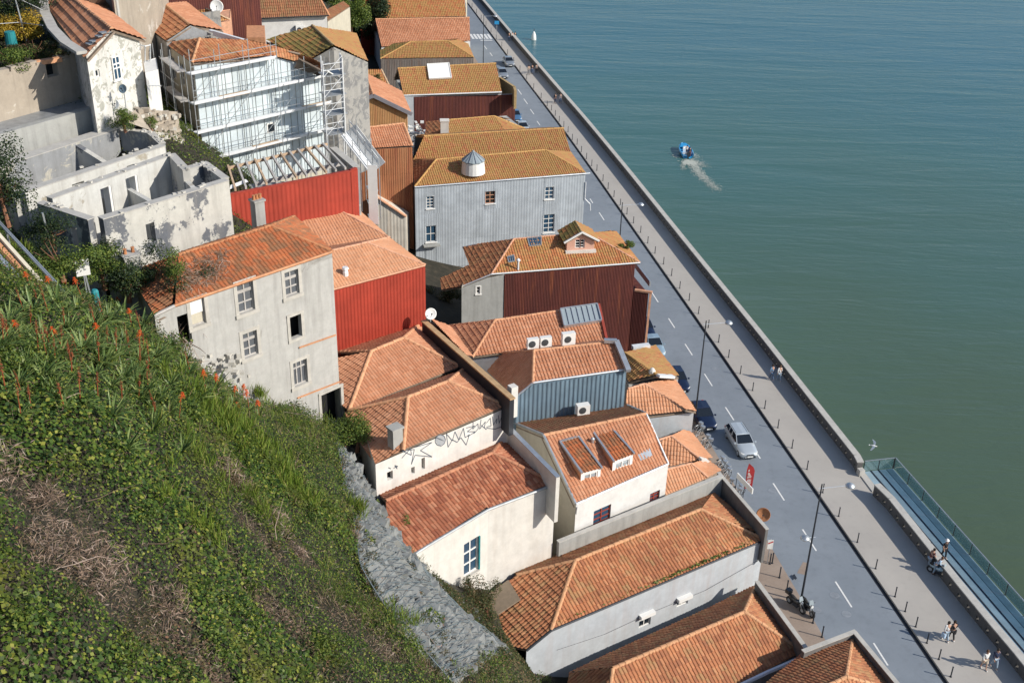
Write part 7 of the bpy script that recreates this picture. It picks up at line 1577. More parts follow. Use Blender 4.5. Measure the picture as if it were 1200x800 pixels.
# lamps
def lamp(base, h, label, aim, low=True):
    t = thing('street_lamp', label, 'street lamp', base); b = Vector(base); n = aim.normalized()
    m = MB(); m.tube([b, b+Vector((0, 0, h))], [.09, .05], 8); put('pole', m, 'dark_metal', t); m = MB(); m.lathe(b, [(.16, 0), (.16, .12), (.1, .2), (.1, .5)], 10); put('pole_base', m, 'dark_metal', t)
    def head(z, L, nn):
        m = MB(); a = b+Vector((0, 0, z)); e = a+nn*L+Vector((0, 0, .05)); m.tube([a-nn*.25, a, e], [.03, .03, .022], 6); arm = put('arm', m, 'galvanised', t)
        m = MB(); m.lathe(e-Vector((0, 0, .12)), [(.02, .3), (.2, .24), (.34, .1), (.36, .02), (.3, 0)], 14); put('lamp_head', m, 'galvanised', arm, True); m = MB(); m.lathe(e-Vector((0, 0, .2)), [(.28, .075), (.2, .02), (.02, 0)], 12); put('lamp_glass', m, 'glass_pale', arm, True)
    head(h-.35, 2.15, n)
    if low: head(h*.56, .55, -n)
    return t
def proj(p):
    w = CAMR.T @ (np.array(p)-np.array([0, 0, CAM_H])); return 600-F_PX*w[0]/w[2], 400+F_PX*w[1]/w[2]
def hgt(b, ytop):
    lo, hi = 0, 20
    for _ in range(30):
        mid = (lo+hi)/2
        if proj((b.x, b.y, b.z+mid))[1] > ytop: lo = mid
        else: hi = mid
    return lo
def river_dir(p): dd, q, d = nearest(p); n = Vector((-d.y, d.x, 0)); return n if n.x > 0 else -n
b0 = W(938.5, 704, .11); H0 = hgt(b0, 567); dd0, _, _ = nearest(b0)
lamp(b0, H0, 'tall dark street lamp at the near kerb beside the motorcycles', river_dir(b0))
ll = offs(dd0)
for (yy, lab) in ((372, 'street lamp beside the mossy low roof by the parked cars'), (242, 'street lamp in front of the grey corrugated house'), (17, 'street lamp far up the road by the zebra crossing')):
    best = min(ll, key=lambda p: abs(proj((p.x, p.y, H0))[1]-yy) if p.y < 330 else 1e9); b = Vector((best.x, best.y, .0)); lamp(b, H0, lab, river_dir(b), low=False)
# platform with glass rails beside the quay
t = thing('river_platform', 'blue grey river platform with a glass railing beyond the parapet', 'platform', W(1120, 650, 0))
A0, A1 = W(1017, 549, .1), W(1047, 548.5, .1); B1 = W(1200, 722, .1); dirp = (B1-A1).normalized(); L = 34; A0 = po2[0]+Vector((.25, .2, 0)); A0.z = .1; nrm_ = Vector((-dirp.y, dirp.x, 0)); nrm_ = nrm_ if nrm_.x > 0 else -nrm_
wdt = (A1-A0).dot(nrm_); A0 = A1-nrm_*wdt
sheet_mat('deck_blue', (.31, .43, .50), None, .6, .6, 0, .15, (.15, .22, .27)); sheet_mat('deck_blue_dark', (.19, .29, .36), None, .6, .6, 0, .2, (.1, .15, .2))
fr = [0, .28, .52, .76, 1.0]
for i in range(4):
    for k in range(10):
        a = A0+nrm_*(wdt*fr[i]+.03)+dirp*(L/10*k); b = A0+nrm_*(wdt*fr[i+1]-.03)+dirp*(L/10*(k+1)-.02); m = MB(); c = (a+b)/2; m.box((c.x, c.y, .06), (L/10-.02, wdt*(fr[i+1]-fr[i])-.06, .08), math.atan2(dirp.y, dirp.x)); put('deck_board', m, 'deck_blue' if i % 2 == 0 else 'deck_blue_dark', t)
m = MB(); c = A0+nrm_*wdt/2+dirp*L/2; m.box((c.x, c.y, -.3), (L, wdt, .5), math.atan2(dirp.y, dirp.x)); put('frame', m, 'dark_metal', t)
for k in range(9):
    for e in (.15, .85): p = A0+nrm_*wdt*e+dirp*(L*k/8); m = MB(); m.tube([Vector((p.x, p.y, -.3)), Vector((p.x, p.y, WATER_Z-2))], .16, 8); put('pile', m, 'dark_metal', t)
RH = 1.12
def rail(a, b, n):
    for k in range(n+1): p = a.lerp(b, k/n); m = MB(); m.bar(p+Vector((0, 0, -.1)), p+Vector((0, 0, RH-.03)), .07, .05); put('rail_post', m, 'dark_metal', t)
    for k in range(n): p, q = a.lerp(b, (k+.03)/n), a.lerp(b, (k+.97)/n); m = MB(); m.bar(p+Vector((0, 0, .55)), q+Vector((0, 0, .55)), .02, .92); put('glass_panel', m, 'glass_clear', t)
    m = MB(); m.bar(a+Vector((0, 0, RH)), b+Vector((0, 0, RH)), .07, .05); put('hand_rail', m, 'galvanised', t)
rail(A1, A1+dirp*L, 14); rail(A0+nrm_*.1, A1-nrm_*.08, 2)
m = MB(); m.bar(A0+nrm_*wdt*.28+Vector((0, 0, .03)), A0+nrm_*wdt*.28+dirp*L+Vector((0, 0, .03)), .09, .06); m.bar(A0+nrm_*wdt*.52+Vector((0, 0, .03)), A0+nrm_*wdt*.52+dirp*L+Vector((0, 0, .03)), .07, .05); put('deck_track', m, 'dark_metal', t, kind='stuff')

# ================================================================== vehicles
def paint(name, col, rough=.28, metal=.4):
    m, tt, b = nodemat(name); b.inputs['Base Color'].default_value = (*col, 1); b.inputs['Roughness'].default_value = rough; b.inputs['Metallic'].default_value = metal; b.inputs['Coat Weight'].default_value = .6; b.inputs['Coat Roughness'].default_value = .08
paint('paint_silver', (.55, .60, .63)); paint('paint_navy', (.012, .022, .06)); paint('paint_blue', (.10, .22, .38)); paint('paint_grey', (.30, .33, .36)); paint('paint_pale_blue', (.35, .47, .55)); paint('boat_blue', (.02, .30, .62), .4, 0); paint('moto_black', (.01, .011, .014), .3, .2); paint('red_paint', (.5, .03, .03), .5, 0)
plain('lamp_lens', (.75, .76, .74), .15); plain('tail_red', (.35, .01, .01), .3); plain('plate_white', (.75, .75, .72), .5); plain('chrome', (.6, .6, .6), .2, .9)
def car(label, loc, rz, col, estate=True, L=4.65, Wd=1.76, H=1.46, group=None):
    """front along +x"""
    t = thing('parked_car' if 'parked' in label else 'car', label, 'car', loc, group, rz)
    def add(name, mb, mat, par=None, smooth=False): o = put(name, mb, mat, None, smooth); o.parent = par or t; return o
    h = L/2; w = Wd/2
    st = [(h, .62, .32, .52), (h-.08, .76, .22, .62), (h-.35, .95, .19, .72), (h-.8, .99, .18, .80), (h-1.25, 1, .17, .88), (h-1.7, 1, .17, .92), (0, 1, .17, .93), (-h+1.0, 1, .17, .94), (-h+.4, .97, .2, .93), (-h+.1, .92, .25, .88), (-h, .84, .34, .78)]
    m = MB(); R_ = []
    for (x, f, lo, hi) in st:
        ww = w*f; prof = [(ww*.86, lo), (ww*.985, lo+.14), (ww, (lo+hi)/2), (ww*.97, hi-.1), (ww*.86, hi-.01), (ww*.45, hi+.035), (0, hi+.045)]; ring = [(-y, z) for y, z in prof]+[(y, z) for y, z in prof[-2::-1]]; i0 = len(m.v); m.v += [(x, y, z) for y, z in ring]; R_.append((i0, len(ring)))
    for (a, n), (b, _) in zip(R_, R_[1:]):
        for k in range(n-1): m.f.append((a+k, a+k+1, b+k+1, b+k)); m.m.append(0)
        m.f.append((a+n-1, a, b, b+n-1)); m.m.append(0)
    m.f.append(tuple(R_[0][0]+k for k in range(R_[0][1]))); m.f.append(tuple(R_[-1][0]+k for k in reversed(range(R_[-1][1])))); m.m += [0, 0]
    add('body', m, col, None, True)
    fb, fr_, rr, rb = h-1.35, h-2.15, (-h+.55 if estate else -h+1.0), (-h+.12 if estate else -h+.3)
    wb, wt = w*.93, w*.74; zb = .92; P = {}
    for s_ in (-1, 1): P[s_] = [Vector((fb, s_*wb, zb)), Vector((fr_, s_*wt, H-.05)), Vector((rr, s_*wt*.98, H-.04)), Vector((rb, s_*wb*.95, zb))]
    m = MB(); c0, c1 = Vector((fr_-.05, 0, H+.0)), Vector((rr, 0, H+.0))
    for s_ in (-1, 1):
        m.quad(*P[s_]); m.quad(P[s_][1], P[s_][2], c1, c0)
    m.quad(P[-1][0], P[-1][1], c0, P[1][1], P[1][0]); m.quad(P[-1][3], P[-1][2], c1, P[1][2], P[1][3]); add('cabin', m, col)
    def glass(name, q, sh=.08, e=.012):
        c = sum(q, Vector())/len(q); n = newell(q) if True else None; n = (q[1]-q[0]).cross(q[2]-q[0]).normalized(); n = n if n.dot(c-Vector((0, 0, .9))) > 0 else -n; m = MB(); m.quad(*[p.lerp(c, sh)+n*e for p in q]); return add(name, m, 'glass_car')
    glass('windscreen', [P[-1][0], P[-1][1], P[1][1], P[1][0]]); glass('rear_window', [P[-1][3], P[-1][2], P[1][2], P[1][3]], .12)
    for s_ in (-1, 1):
        a, b, c, d = P[s_]; f1, f2 = .36, .70
        top = lambda u: b.lerp(c, u); bot = lambda u: a.lerp(d, u); xm = [(fr_+(rr-fr_)*u) for u in (f1, f2)]
        ub = lambda x: (x-a.x)/(d.x-a.x); ut = lambda x: (x-b.x)/(c.x-b.x)
        glass('side_window', [a, b, top(ut(xm[0]+.06)), bot(ub(xm[0]+.06))], .07); glass('side_window', [bot(ub(xm[0]-.06)), top(ut(xm[0]-.06)), top(ut(xm[1]+.06)), bot(ub(xm[1]+.06))], .06); glass('side_window', [bot(ub(xm[1]-.06)), top(ut(xm[1]-.06)), c, d], .1)
        m = MB(); m.box((fb-.1, s_*(w+.08), .98), (.14, .16, .12)); add('wing_mirror', m, col)
        m = MB(); m.grid_box([Vector((h-.14, s_*w*.46, .50)), Vector((h-.14, s_*w*.74, .50)), Vector((h-.30, s_*w*.90, .52)), Vector((h-.2, s_*w*.5, .52)), Vector((h-.10, s_*w*.46, .64)), Vector((h-.12, s_*w*.74, .64)), Vector((h-.36, s_*w*.9, .70)), Vector((h-.3, s_*w*.5, .70))]); add('headlight', m, 'lamp_lens')
        m = MB(); m.box((-h+.08, s_*w*.78, .74), (.14, .2, .26)); add('tail_light', m, 'tail_red')
        if estate: m = MB(); m.tube([Vector((fr_-.2, s_*wt*.93, H+.04)), Vector((rr+.1, s_*wt*.93, H+.05))], .022, 6); add('roof_rail', m, 'dark_metal')
        for x in (h-.85, -h+.85):
            m = MB(); m.lathe((x, s_*(w-.2), .31), [(.2, 0), (.31, .02), (.31, .18), (.22, .2)], 18, (0, s_, 0)); wh = add('wheel', m, 'black_rubber'); m = MB(); m.lathe((x, s_*(w-.005), .31), [(.21, 0), (.19, .012), (.04, .018)], 12, (0, s_, 0)); add('rim', m, 'galvanised', wh)
    m = MB(); m.box((h-.03, 0, .56), (.06, .62, .1)); add('grille', m, 'dark_metal'); m = MB(); m.box((h+.01, 0, .40), (.03, .52, .11)); add('number_plate', m, 'plate_white'); m = MB(); m.box((h-.06, 0, .28), (.12, w*1.2, .08)); add('air_intake', m, 'dark_metal')
    return t
def car_at(pf, pr, *a, **k):
    f, r_ = W(*pf), W(*pr); c = (f+r_)/2; dd, q, d = nearest(c); dv = f-r_; d = d if d.dot(dv.xy) > 0 else -d; ang = math.atan2(d.y, d.x); return lambda label, col, **kk: car(label, (c.x, c.y, .0), ang, col, **kk)
car_at((878, 539, 0), (858, 507, .0))('silver estate car driving on the road beside the red feather flag', 'paint_silver')
car_at((833, 508, 0), (812, 477, 0))('dark navy parked car behind the silver estate car', 'paint_navy', estate=False, L=4.4)
car_at((799, 462, 0), (786, 438, 0))('dark blue parked car half hidden behind the low pale roof', 'paint_navy', estate=False, L=4.3)
car_at((771, 420, 0), (760, 401, 0))('light blue parked car beside the lamp and the mossy low roof', 'paint_pale_blue', estate=False, L=4.0)
car_at((759, 398, 0), (750, 382, 0))('dark parked car at the foot of the rusty house corner', 'paint_navy', estate=False, L=4.0)
car_at((600, 82.5, 0), (592, 70, 0))('silver blue hatchback driving far up the road', 'paint_grey', estate=False, L=4.2)
car_at((592, 96, 0), (585, 84, 0))('parked car partly hidden behind the dark green terrace wall', 'paint_grey', estate=False, L=4.2)
car_at((607, 146, 0), (600, 134, 0))('blue parked car below the dark red wall house', 'paint_blue', estate=False, L=4.0)
car_at((616, 160, 0), (609, 148, 0))('white parked car below the tan roof beside the blue car', 'paint_silver', estate=False, L=4.0)

# ------------------------------------------------------------------ bicycles, motorcycles
def ring(m, c, r, w, axis, n=20):
    Z = Vector(axis).normalized(); X = Z.orthogonal().normalized(); Y = Z.cross(X); pts = [Vector(c)+X*math.cos(2*math.pi*k/n)*r+Y*math.sin(2*math.pi*k/n)*r for k in range(n+1)]; m.tube(pts, w, 5, False)
def bicycle(label, loc, rz, group):
    t = thing('bicycle', label, 'bicycle', loc, group, rz)
    def add(n, m, mat): o = put(n, m, mat); o.parent = t; return o
    for x in (-.52, .52):
        m = MB(); ring(m, (x, 0, .34), .33, .022, (0, 1, 0)); w = add('wheel', m, 'black_rubber'); m = MB()
        for k in range(6): a = math.pi*k/6; m.bar((x+.32*math.cos(a), 0, .34+.32*math.sin(a)), (x-.32*math.cos(a), 0, .34-.32*math.sin(a)), .006)
        o = put('spokes', m, 'galvanised'); o.parent = w
    m = MB()
    for a, b in (((-.52, .34), (-.1, .3)), ((-.52, .34), (-.18, .82)), ((-.1, .3), (-.18, .85)), ((-.1, .3), (.36, .78)), ((-.17, .78), (.37, .82)), ((.52, .34), (.35, .95))): m.tube([Vector((a[0], 0, a[1])), Vector((b[0], 0, b[1]))], .022, 6)
    add('frame', m, 'galvanised'); m = MB(); m.tube([Vector((.30, -.3, 1.0)), Vector((.36, 0, .98)), Vector((.30, .3, 1.0))], .018, 5); add('handlebar', m, 'dark_metal'); m = MB(); m.box((-.2, 0, .9), (.26, .14, .06)); add('saddle', m, 'black_rubber'); m = MB(); m.box((.45, 0, .9), (.3, .36, .24)); add('basket', m, 'galvanised'); return t
pb = None
for i, (x, y, a) in enumerate(((842, 548, .6), (845, 553, .75), (848, 557, .5), (850, 562, .8), (855, 575, 1.2), (862, 580, .3), (864, 586, .9), (825, 522, .7), (829, 527, .9), (816, 507, .6), (819, 512, .8))):
    lab = ordinal(i+1)+' bicycle of the row parked beside the small low tile roofs'
    if pb is None: pb = bicycle(lab, W(x, y, .11), a, 'parked bicycles along the low houses')
    else: copy_thing(pb, W(x, y, .11), a, lab)
def moto(label, loc, rz, mat):
    t = thing('motorcycle', label, 'motorcycle', loc, None, rz)
    def add(n, m, mt, s=False): o = put(n, m, mt, None, s); o.parent = t; return o
    for x in (-.66, .68): m = MB(); m.lathe((x, -.075, .3), [(.16, 0), (.3, .015), (.3, .135), (.16, .15)], 16, (0, 1, 0)); w = add('wheel', m, 'black_rubber'); m = MB(); m.lathe((x, -.08, .3), [(.15, 0), (.15, .16)], 10, (0, 1, 0)); o = put('rim', m, 'galvanised'); o.parent = w
    m = MB(); m.tube([Vector((-.75, 0, .62)), Vector((-.4, 0, .66)), Vector((0, 0, .62)), Vector((.25, 0, .72)), Vector((.45, 0, .62))], [.1, .17, .2, .19, .1], 10); add('body', m, mat, True); m = MB(); m.tube([Vector((-.8, 0, .8)), Vector((-.45, 0, .8)), Vector((-.05, 0, .78))], [.08, .15, .1], 8); add('seat', m, 'black_rubber', True)
    m = MB(); m.tube([Vector((.68, .09, .3)), Vector((.42, .09, .95))], .03, 6); m.tube([Vector((.68, -.09, .3)), Vector((.42, -.09, .95))], .03, 6); m.box((.44, 0, .7), (.1, .2, .1)); add('fork', m, 'galvanised'); m = MB(); m.tube([Vector((.3, -.38, 1.02)), Vector((.42, 0, .98)), Vector((.3, .38, 1.02))], .02, 6); add('handlebar', m, 'dark_metal'); m = MB(); m.lathe((.52, 0, .86), [(.02, -.08), (.11, 0), (.11, .05)], 10, (1, 0, 0)); add('headlight', m, 'lamp_lens'); m = MB(); m.grid_box([Vector(p) for p in ((.42, -.2, .98), (.42, .2, .98), (.45, .2, .98), (.45, -.2, .98), (.3, -.14, 1.3), (.3, .14, 1.3), (.32, .14, 1.3), (.32, -.14, 1.3))]); add('windshield', m, 'glass_pale')
    m = MB(); m.tube([Vector((.1, .16, .32)), Vector((-.7, .2, .36))], [.04, .06], 8); add('exhaust', m, 'chrome'); m = MB(); m.box((0, 0, .38), (.45, .3, .3)); add('engine', m, 'dark_metal'); return t
t = moto('black motorcycle with top box parked at the foot of the tall lamp', W(932, 712, .11), -1.0, 'moto_black'); m = MB(); m.box((-.85, 0, 1.0), (.36, .42, .32)); o = put('top_box', m, 'moto_black'); o.parent = t
moto('black scooter parked nearest the road below the tall lamp', W(945, 716, .11), -1.2, 'moto_black')
t = moto('pale blue scooter leaning at the parapet beside two people', W(1099, 674, PZ), -.75, 'paint_pale_blue')
# feather flag, white board, sign
b0_ = W(871.5, 578, .11); t = thing('feather_flag', 'red feather flag with white lettering on the roadside sidewalk', 'flag', b0_)
m = MB(); top = 3.1; m.tube([b0_, b0_+Vector((0, 0, top*.8)), b0_+Vector((.12, 0, top))], .02, 6); put('pole', m, 'galvanised', t)
m = MB(); nseg = 8; wv = lambda z: .62 if z < .8*top else .62*(1-((z-.8*top)/(.2*top))**1.6)
for k in range(nseg):
    za, zb_ = .5+(top-.5)*k/nseg, .5+(top-.5)*(k+1)/nseg; xa = lambda z: max(0, z-.8*top)*.17; y = lambda z: .05*math.sin(z*2)
    p = [b0_+Vector((xa(za)-.02, y(za), za)), b0_+Vector((xa(za)+wv(za), y(za)-.08, za)), b0_+Vector((xa(zb_)+wv(zb_), y(zb_)-.08, zb_)), b0_+Vector((xa(zb_)-.02, y(zb_), zb_))]; m.quad(*p)
bn = put('banner', m, 'red_paint', t); m = MB()
for k, z in enumerate((1.05, 1.38, 1.71, 2.04, 2.37)):
    c = b0_+Vector((.3, -.075, z)); m.bar(c-Vector((.16, 0, .1)), c+Vector((-.16, 0, .12)), .008, .05, (1, 0, 0)); m.bar(c+Vector((-.16, 0, .1)), c+Vector((.14, 0, .1)), .008, .05, (0, 0, 1)); m.bar(c-Vector((.16, 0, .0)), c+Vector((.1, 0, 0)), .008, .05, (0, 0, 1)); m.bar(c+Vector((-.16, 0, -.1)), c+Vector((.14, 0, -.1)), .008, .05, (0, 0, 1)) if k % 2 else None
put('lettering', m, 'plate_white', bn)
p, q = W(864, 556.5, 2.6), W(882, 575.5, 2.6); t = thing('signboard', 'long white signboard projecting over the sidewalk beside the flag', 'sign', W(872, 590, .11)); m = MB(); m.bar(p, q, .1, .5); put('board', m, 'plastic_white', t); m = MB(); m.tube([Vector((p.x, p.y, .1)), p], .03, 6); m.tube([p.lerp(q, .5), Vector(((p.x+q.x)/2, (p.y+q.y)/2, .1))], .03, 6); put('post', m, 'dark_metal', t)
b_ = W(899, 660, .11); t = thing('road_sign', 'white road sign with red stripe beside the long house corner', 'sign', b_); m = MB(); m.tube([b_, b_+Vector((0, 0, 2.4))], .035, 6); put('post', m, 'galvanised', t); m = MB(); m.box(b_+Vector((0, -.06, 1.9)), (.42, .03, .85)); pl = put('sign_plate', m, 'plate_white', t); m = MB(); m.bar(b_+Vector((-.18, -.085, 2.0)), b_+Vector((.18, -.085, 2.2)), .02, .1, (0, 0, 1)); put('stripe', m, 'red_paint', pl)
b_ = W(582, 41, PZ); t = thing('road_sign', 'blue crossing sign on the promenade by the zebra crossing', 'sign', b_); m = MB(); m.tube([b_, b_+Vector((0, 0, 2.6))], .05, 6); put('post', m, 'galvanised', t); m = MB(); m.box(b_+Vector((0, -.06, 2.5)), (.95, .05, .7)); put('sign_plate', m, 'boat_blue', t)

# ================================================================== on and over the river
c = W(803, 180, WATER_Z); bw_, st_ = W(799, 171, WATER_Z), W(809, 190, WATER_Z); d = (bw_-st_).normalized(); rz = math.atan2(d.y, d.x); t = thing('motorboat', 'small bright blue open motorboat trailing a white wake', 'boat', c, None, rz)
def add(n, m, mt, s=False): o = put(n, m, mt, None, s); o.parent = t; return o
m = MB(); R_ = []
for (x, w, k, g) in ((2.7, .08, .35, 1.05), (2.3, .5, .05, .98), (1.6, .85, -.12, .88), (.5, 1.05, -.2, .78), (-1, 1.08, -.2, .74), (-2.3, 1.0, -.2, .74)):
    i0 = len(m.v); ring_ = [(-w, g), (-w*.95, g*.5), (-w*.6, k+.08), (0, k), (w*.6, k+.08), (w*.95, g*.5), (w, g), (w*.84, g), (w*.8, g*.45), (0, .22), (-w*.8, g*.45), (-w*.84, g)]; m.v += [(x, y, z) for y, z in ring_]; R_.append(i0)
for a, b in zip(R_, R_[1:]):
    for k in range(12): k2 = (k+1) % 12; m.f.append((a+k, a+k2, b+k2, b+k)); m.m.append(0)
m.f.append(tuple(R_[0]+k for k in range(12))); m.f.append(tuple(R_[-1]+k for k in reversed(range(12)))); m.m += [0, 0]; add('hull', m, 'boat_blue', True)
m = MB(); m.grid_box([Vector(p) for p in ((.9, -.8, .8), (2.35, -.42, .9), (2.35, .42, .9), (.9, .8, .8), (.9, -.8, .9), (2.3, -.4, 1.02), (2.3, .4, 1.02), (.9, .8, .9))]); add('foredeck', m, 'boat_blue')
m = MB(); m.box((.3, 0, .55), (.45, .8, .6)); m.box((.35, 0, .95), (.08, .7, .4)); add('console', m, 'plastic_white'); m = MB(); m.box((-1.2, 0, .48), (.5, 1.5, .14)); add('seat', m, 'plastic_white'); m = MB(); m.box((-2.5, 0, .8), (.4, .45, .6)); m.box((-2.55, 0, .3), (.18, .2, .8)); add('outboard_motor', m, 'dark_metal')
# wake: clots of foam on the surface, thin and broken
m = MB(); random.seed(14)
def foam(path, n, spread, s0):
    P = [W(x, y, WATER_Z) for x, y in path]
    for k in range(n):
        f = random.random()**1.3; g = f*(len(P)-1); i = min(int(g), len(P)-2); p = P[i].lerp(P[i+1], g-i)+Vector((random.gauss(0, spread), random.gauss(0, spread*1.2), 0)); r_ = s0*random.uniform(.3, 1)*(1-.6*f); a0 = random.random()*6; kk = 5
        m.quad(*[(p.x+math.cos(a0+6.283*q/kk)*r_*random.uniform(.6, 1.2), p.y+math.sin(a0+6.283*q/kk)*r_*random.uniform(.6, 1.6), WATER_Z+.03+.02*random.random()) for q in range(kk)])
foam(((806, 190), (812, 191), (817, 201), (826, 209), (834, 217), (842, 223)), 2200, .5, .14); foam(((806, 190), (802, 191), (799.5, 199)), 600, .22, .13); foam(((812, 188), (822, 193), (832, 196)), 400, .5, .1); foam(((790, 183), (794, 185)), 50, .25, .14); foam(((811, 181), (820, 186)), 260, .35, .1)
plain('foam_white', (.46, .49, .44), .7); tag(put('boat_wake', m, 'foam_white'), 'curved white foam wake behind the blue motorboat', 'wake', kind='stuff')
b_ = W(625.5, 47, WATER_Z); t = thing('mooring_buoy', 'white mooring buoy far out beyond the promenade', 'buoy', b_); m = MB(); m.lathe(b_, [(.5, -.3), (.55, .2), (.5, .9), (.3, 1.5), (.1, 1.9)], 14); put('float', m, 'plastic_white', t, True); m = MB(); m.lathe(b_+Vector((0, 0, 1.9)), [(.06, 0), (.06, .4), (.12, .45), (.05, .6)], 8); put('top_mark', m, 'dark_metal', t)
g = W(1023.5, 522, 1.5); t = thing('seagull', 'white gull flying low over the water beside the glass railing', 'gull', g, None, math.radians(-20))
m = MB(); m.lathe((0, 0, 0), [(.01, -.28), (.05, -.22), (.075, -.05), (.08, .08), (.055, .18), (.05, .22), (.045, .27), (.012, .33)], 12, (1, 0, 0)); m.quad((-.2, -.03, 0), (-.2, .03, 0), (-.38, .1, .0), (-.38, -.1, 0)); bd = add('body', m, 'plastic_white', True)
for s_ in (-1, 1):
    m = MB(); pr = [(.1, .05, .02, .02), (.16, .3, .12, .14), (.1, .55, .12, .12), (-.06, .85, .06, .05), (-.12, .95, .04, .02)]; th = .012
    for (x0, y0, z0, c0_), (x1, y1, z1, c1_) in zip(pr, pr[1:]): m.grid_box([Vector((x0+.02, s_*y0, z0)), Vector((x1+.02, s_*y1, z1)), Vector((x1-.05-c1_, s_*y1, z1)), Vector((x0-.08-c0_, s_*y0, z0)), Vector((x0+.02, s_*y0, z0+th)), Vector((x1+.02, s_*y1, z1+th)), Vector((x1-.05-c1_, s_*y1, z1+th)), Vector((x0-.08-c0_, s_*y0, z0+th))])
    add('wing', m, 'galvanised')
m = MB(); m.lathe((.33, 0, -.005), [(.016, 0), (.012, .04), (.003, .07)], 6, (1, 0, 0)); add('beak', m, 'yellow_leaf')

# ================================================================== people
def skin_obj(name, verts, edges, radii, mat, parent, root=0, sub=1):
    me = bpy.data.meshes.new(name); me.from_pydata([tuple(v) for v in verts], edges, []); o = put(name, me, mat); o.parent = parent
    md = o.modifiers.new('skin', 'SKIN'); md.use_smooth_shade = True
    for i, r_ in enumerate(radii): r_ = r_ if hasattr(r_, '__len__') else (r_, r_); me.skin_vertices[0].data[i].radius = r_; me.skin_vertices[0].data[i].use_root = (i == root)
    s_ = o.modifiers.new('smooth', 'SUBSURF'); s_.levels = sub; s_.render_levels = sub; return o
for nm, c in dict(skin_tone=(.46, .27, .19), hair_dark=(.02, .014, .01), hair_brown=(.10, .05, .025), cloth_white=(.70, .70, .69), cloth_black=(.012, .012, .016), cloth_navy=(.02, .03, .07), cloth_blue=(.16, .28, .42), cloth_jeans=(.08, .13, .22), cloth_pale_jeans=(.30, .38, .46), cloth_sky=(.40, .52, .66), cloth_grey=(.2, .2, .21), cloth_wine=(.12, .03, .03), cloth_beige=(.5, .42, .33)).items(): plain(nm, c, .85, var=.08, scale=8)
def person(label, px_, py_, face, top, legs, hair='hair_dark', walk=.0, z=PZ, long_=True, arm=0.0, hat=None, bag=None, h=1.72, lean=0.0, skirt=False, bend=0.0):
    """face: plan angle the person looks at; walk: stride in metres"""
    k = h/1.72; p0 = W(px_, py_, z); t = thing('person', label, 'person', p0, None, face)
    V = lambda x, y, zz: Vector((x, y, zz))*k     # x forward, y to the left
    fx = lambda zz: lean*max(0, zz-.9)
    hip = [V(0, .0, .96)]; J = {}
    J['pelvis'] = V(0, 0, .95); J['waist'] = V(fx(1.1), 0, 1.10); J['chest'] = V(fx(1.32), 0, 1.32); J['neck'] = V(fx(1.49), 0, 1.48); J['jaw'] = V(fx(1.56)+.03, 0, 1.56); J['head'] = V(fx(1.62)+.01, 0, 1.65)
    verts = [J['pelvis'], J['waist'], J['chest'], J['neck'], J['jaw'], J['head'], J['jaw']+V(.115, 0, .045)]; rad = [(.15, .11), (.135, .10), (.165, .11), .055, (.075, .085), (.085, .10), .014]; edges = [(0, 1), (1, 2), (2, 3), (3, 4), (4, 5), (4, 6)]
    legv = {}; armv = {}
    for s_ in (1, -1):
        sw = walk*.5*s_; b = len(verts); verts += [V(.0, .095*s_, .88), V(sw*.45+.03+bend*.3, .10*s_, .50), V(sw-.02, .10*s_, .09), V(sw+.13, .11*s_, .035)]; rad += [.088, .06, .042, (.045, .03)]; edges += [(0, b), (b, b+1), (b+1, b+2), (b+2, b+3)]; legv[s_] = [verts[b+i] for i in range(4)]
        b = len(verts); aw = -sw*.7; sh = V(fx(1.42), .19*s_, 1.42); el = V(fx(1.15)+aw*.4-.03+arm*.2, .25*s_, 1.15+arm*.05); wr = V(fx(1.0)+aw*.8+.05+arm*.45, .24*s_-arm*.05*s_, .92+arm*.25); pm = wr+(wr-el).normalized()*.08*k
        verts += [sh, el, wr, pm]; rad += [.055, .042, .030, (.038, .018)]; edges += [(2, b), (b, b+1), (b+1, b+2), (b+2, b+3)]; armv[s_] = [sh, el, wr]; dv = (wr-el).normalized(); side = Vector((dv.z, 0, -dv.x)).normalized()
        for f in range(4): i = len(verts); q = pm+side*(.03-.02*f)*k; verts += [q+dv*.045*k, q+dv*(.075+.01*(f in (1, 2)))*k+V(0, -.012*s_, 0)]; rad += [.009, .008]; edges += [(b+3, i), (i, i+1)]
        i = len(verts); verts += [wr+side*.04*k+dv*.03*k, wr+side*.055*k+dv*.06*k]; rad += [.011, .009]; edges += [(b+2, i), (i, i+1)]
    skin_obj('body', verts, edges, [(r_[0]*k, r_[1]*k) if hasattr(r_, '__len__') else r_*k for r_ in rad], 'skin_tone', t)
    for nm, mat, drop in (('shirt', top, 0),):
        v = [J['pelvis']+V(0, 0, .02), J['waist'], J['chest'], J['neck']-V(0, 0, .04)]; r_ = [(.17, .13), (.155, .12), (.185, .13), .08]; e = [(0, 1), (1, 2), (2, 3)]
        for s_ in (1, -1): b = len(v); a = armv[s_]; end = a[1].lerp(a[2], .9) if long_ else a[0].lerp(a[1], .7); v += [a[0], a[1] if long_ else a[0].lerp(a[1], .4), end]; r_ += [.075, .058, .048]; e += [(2, b), (b, b+1), (b+1, b+2)]
        skin_obj(nm, v, e, [(q[0]*k, q[1]*k) if hasattr(q, '__len__') else q*k for q in r_], mat, t)
    v = [J['pelvis']]; r_ = [(.165, .125)]; e = []
    for s_ in (1, -1): b = len(v); l = legv[s_]; n_ = [l[0], l[1], l[1].lerp(l[2], .92)] if not skirt else [l[0], l[0].lerp(l[1], .5), l[1]]; v += n_; r_ += [.105, .078, .062] if not skirt else [.14, .14, .15]; e += [(0, b), (b, b+1), (b+1, b+2)]
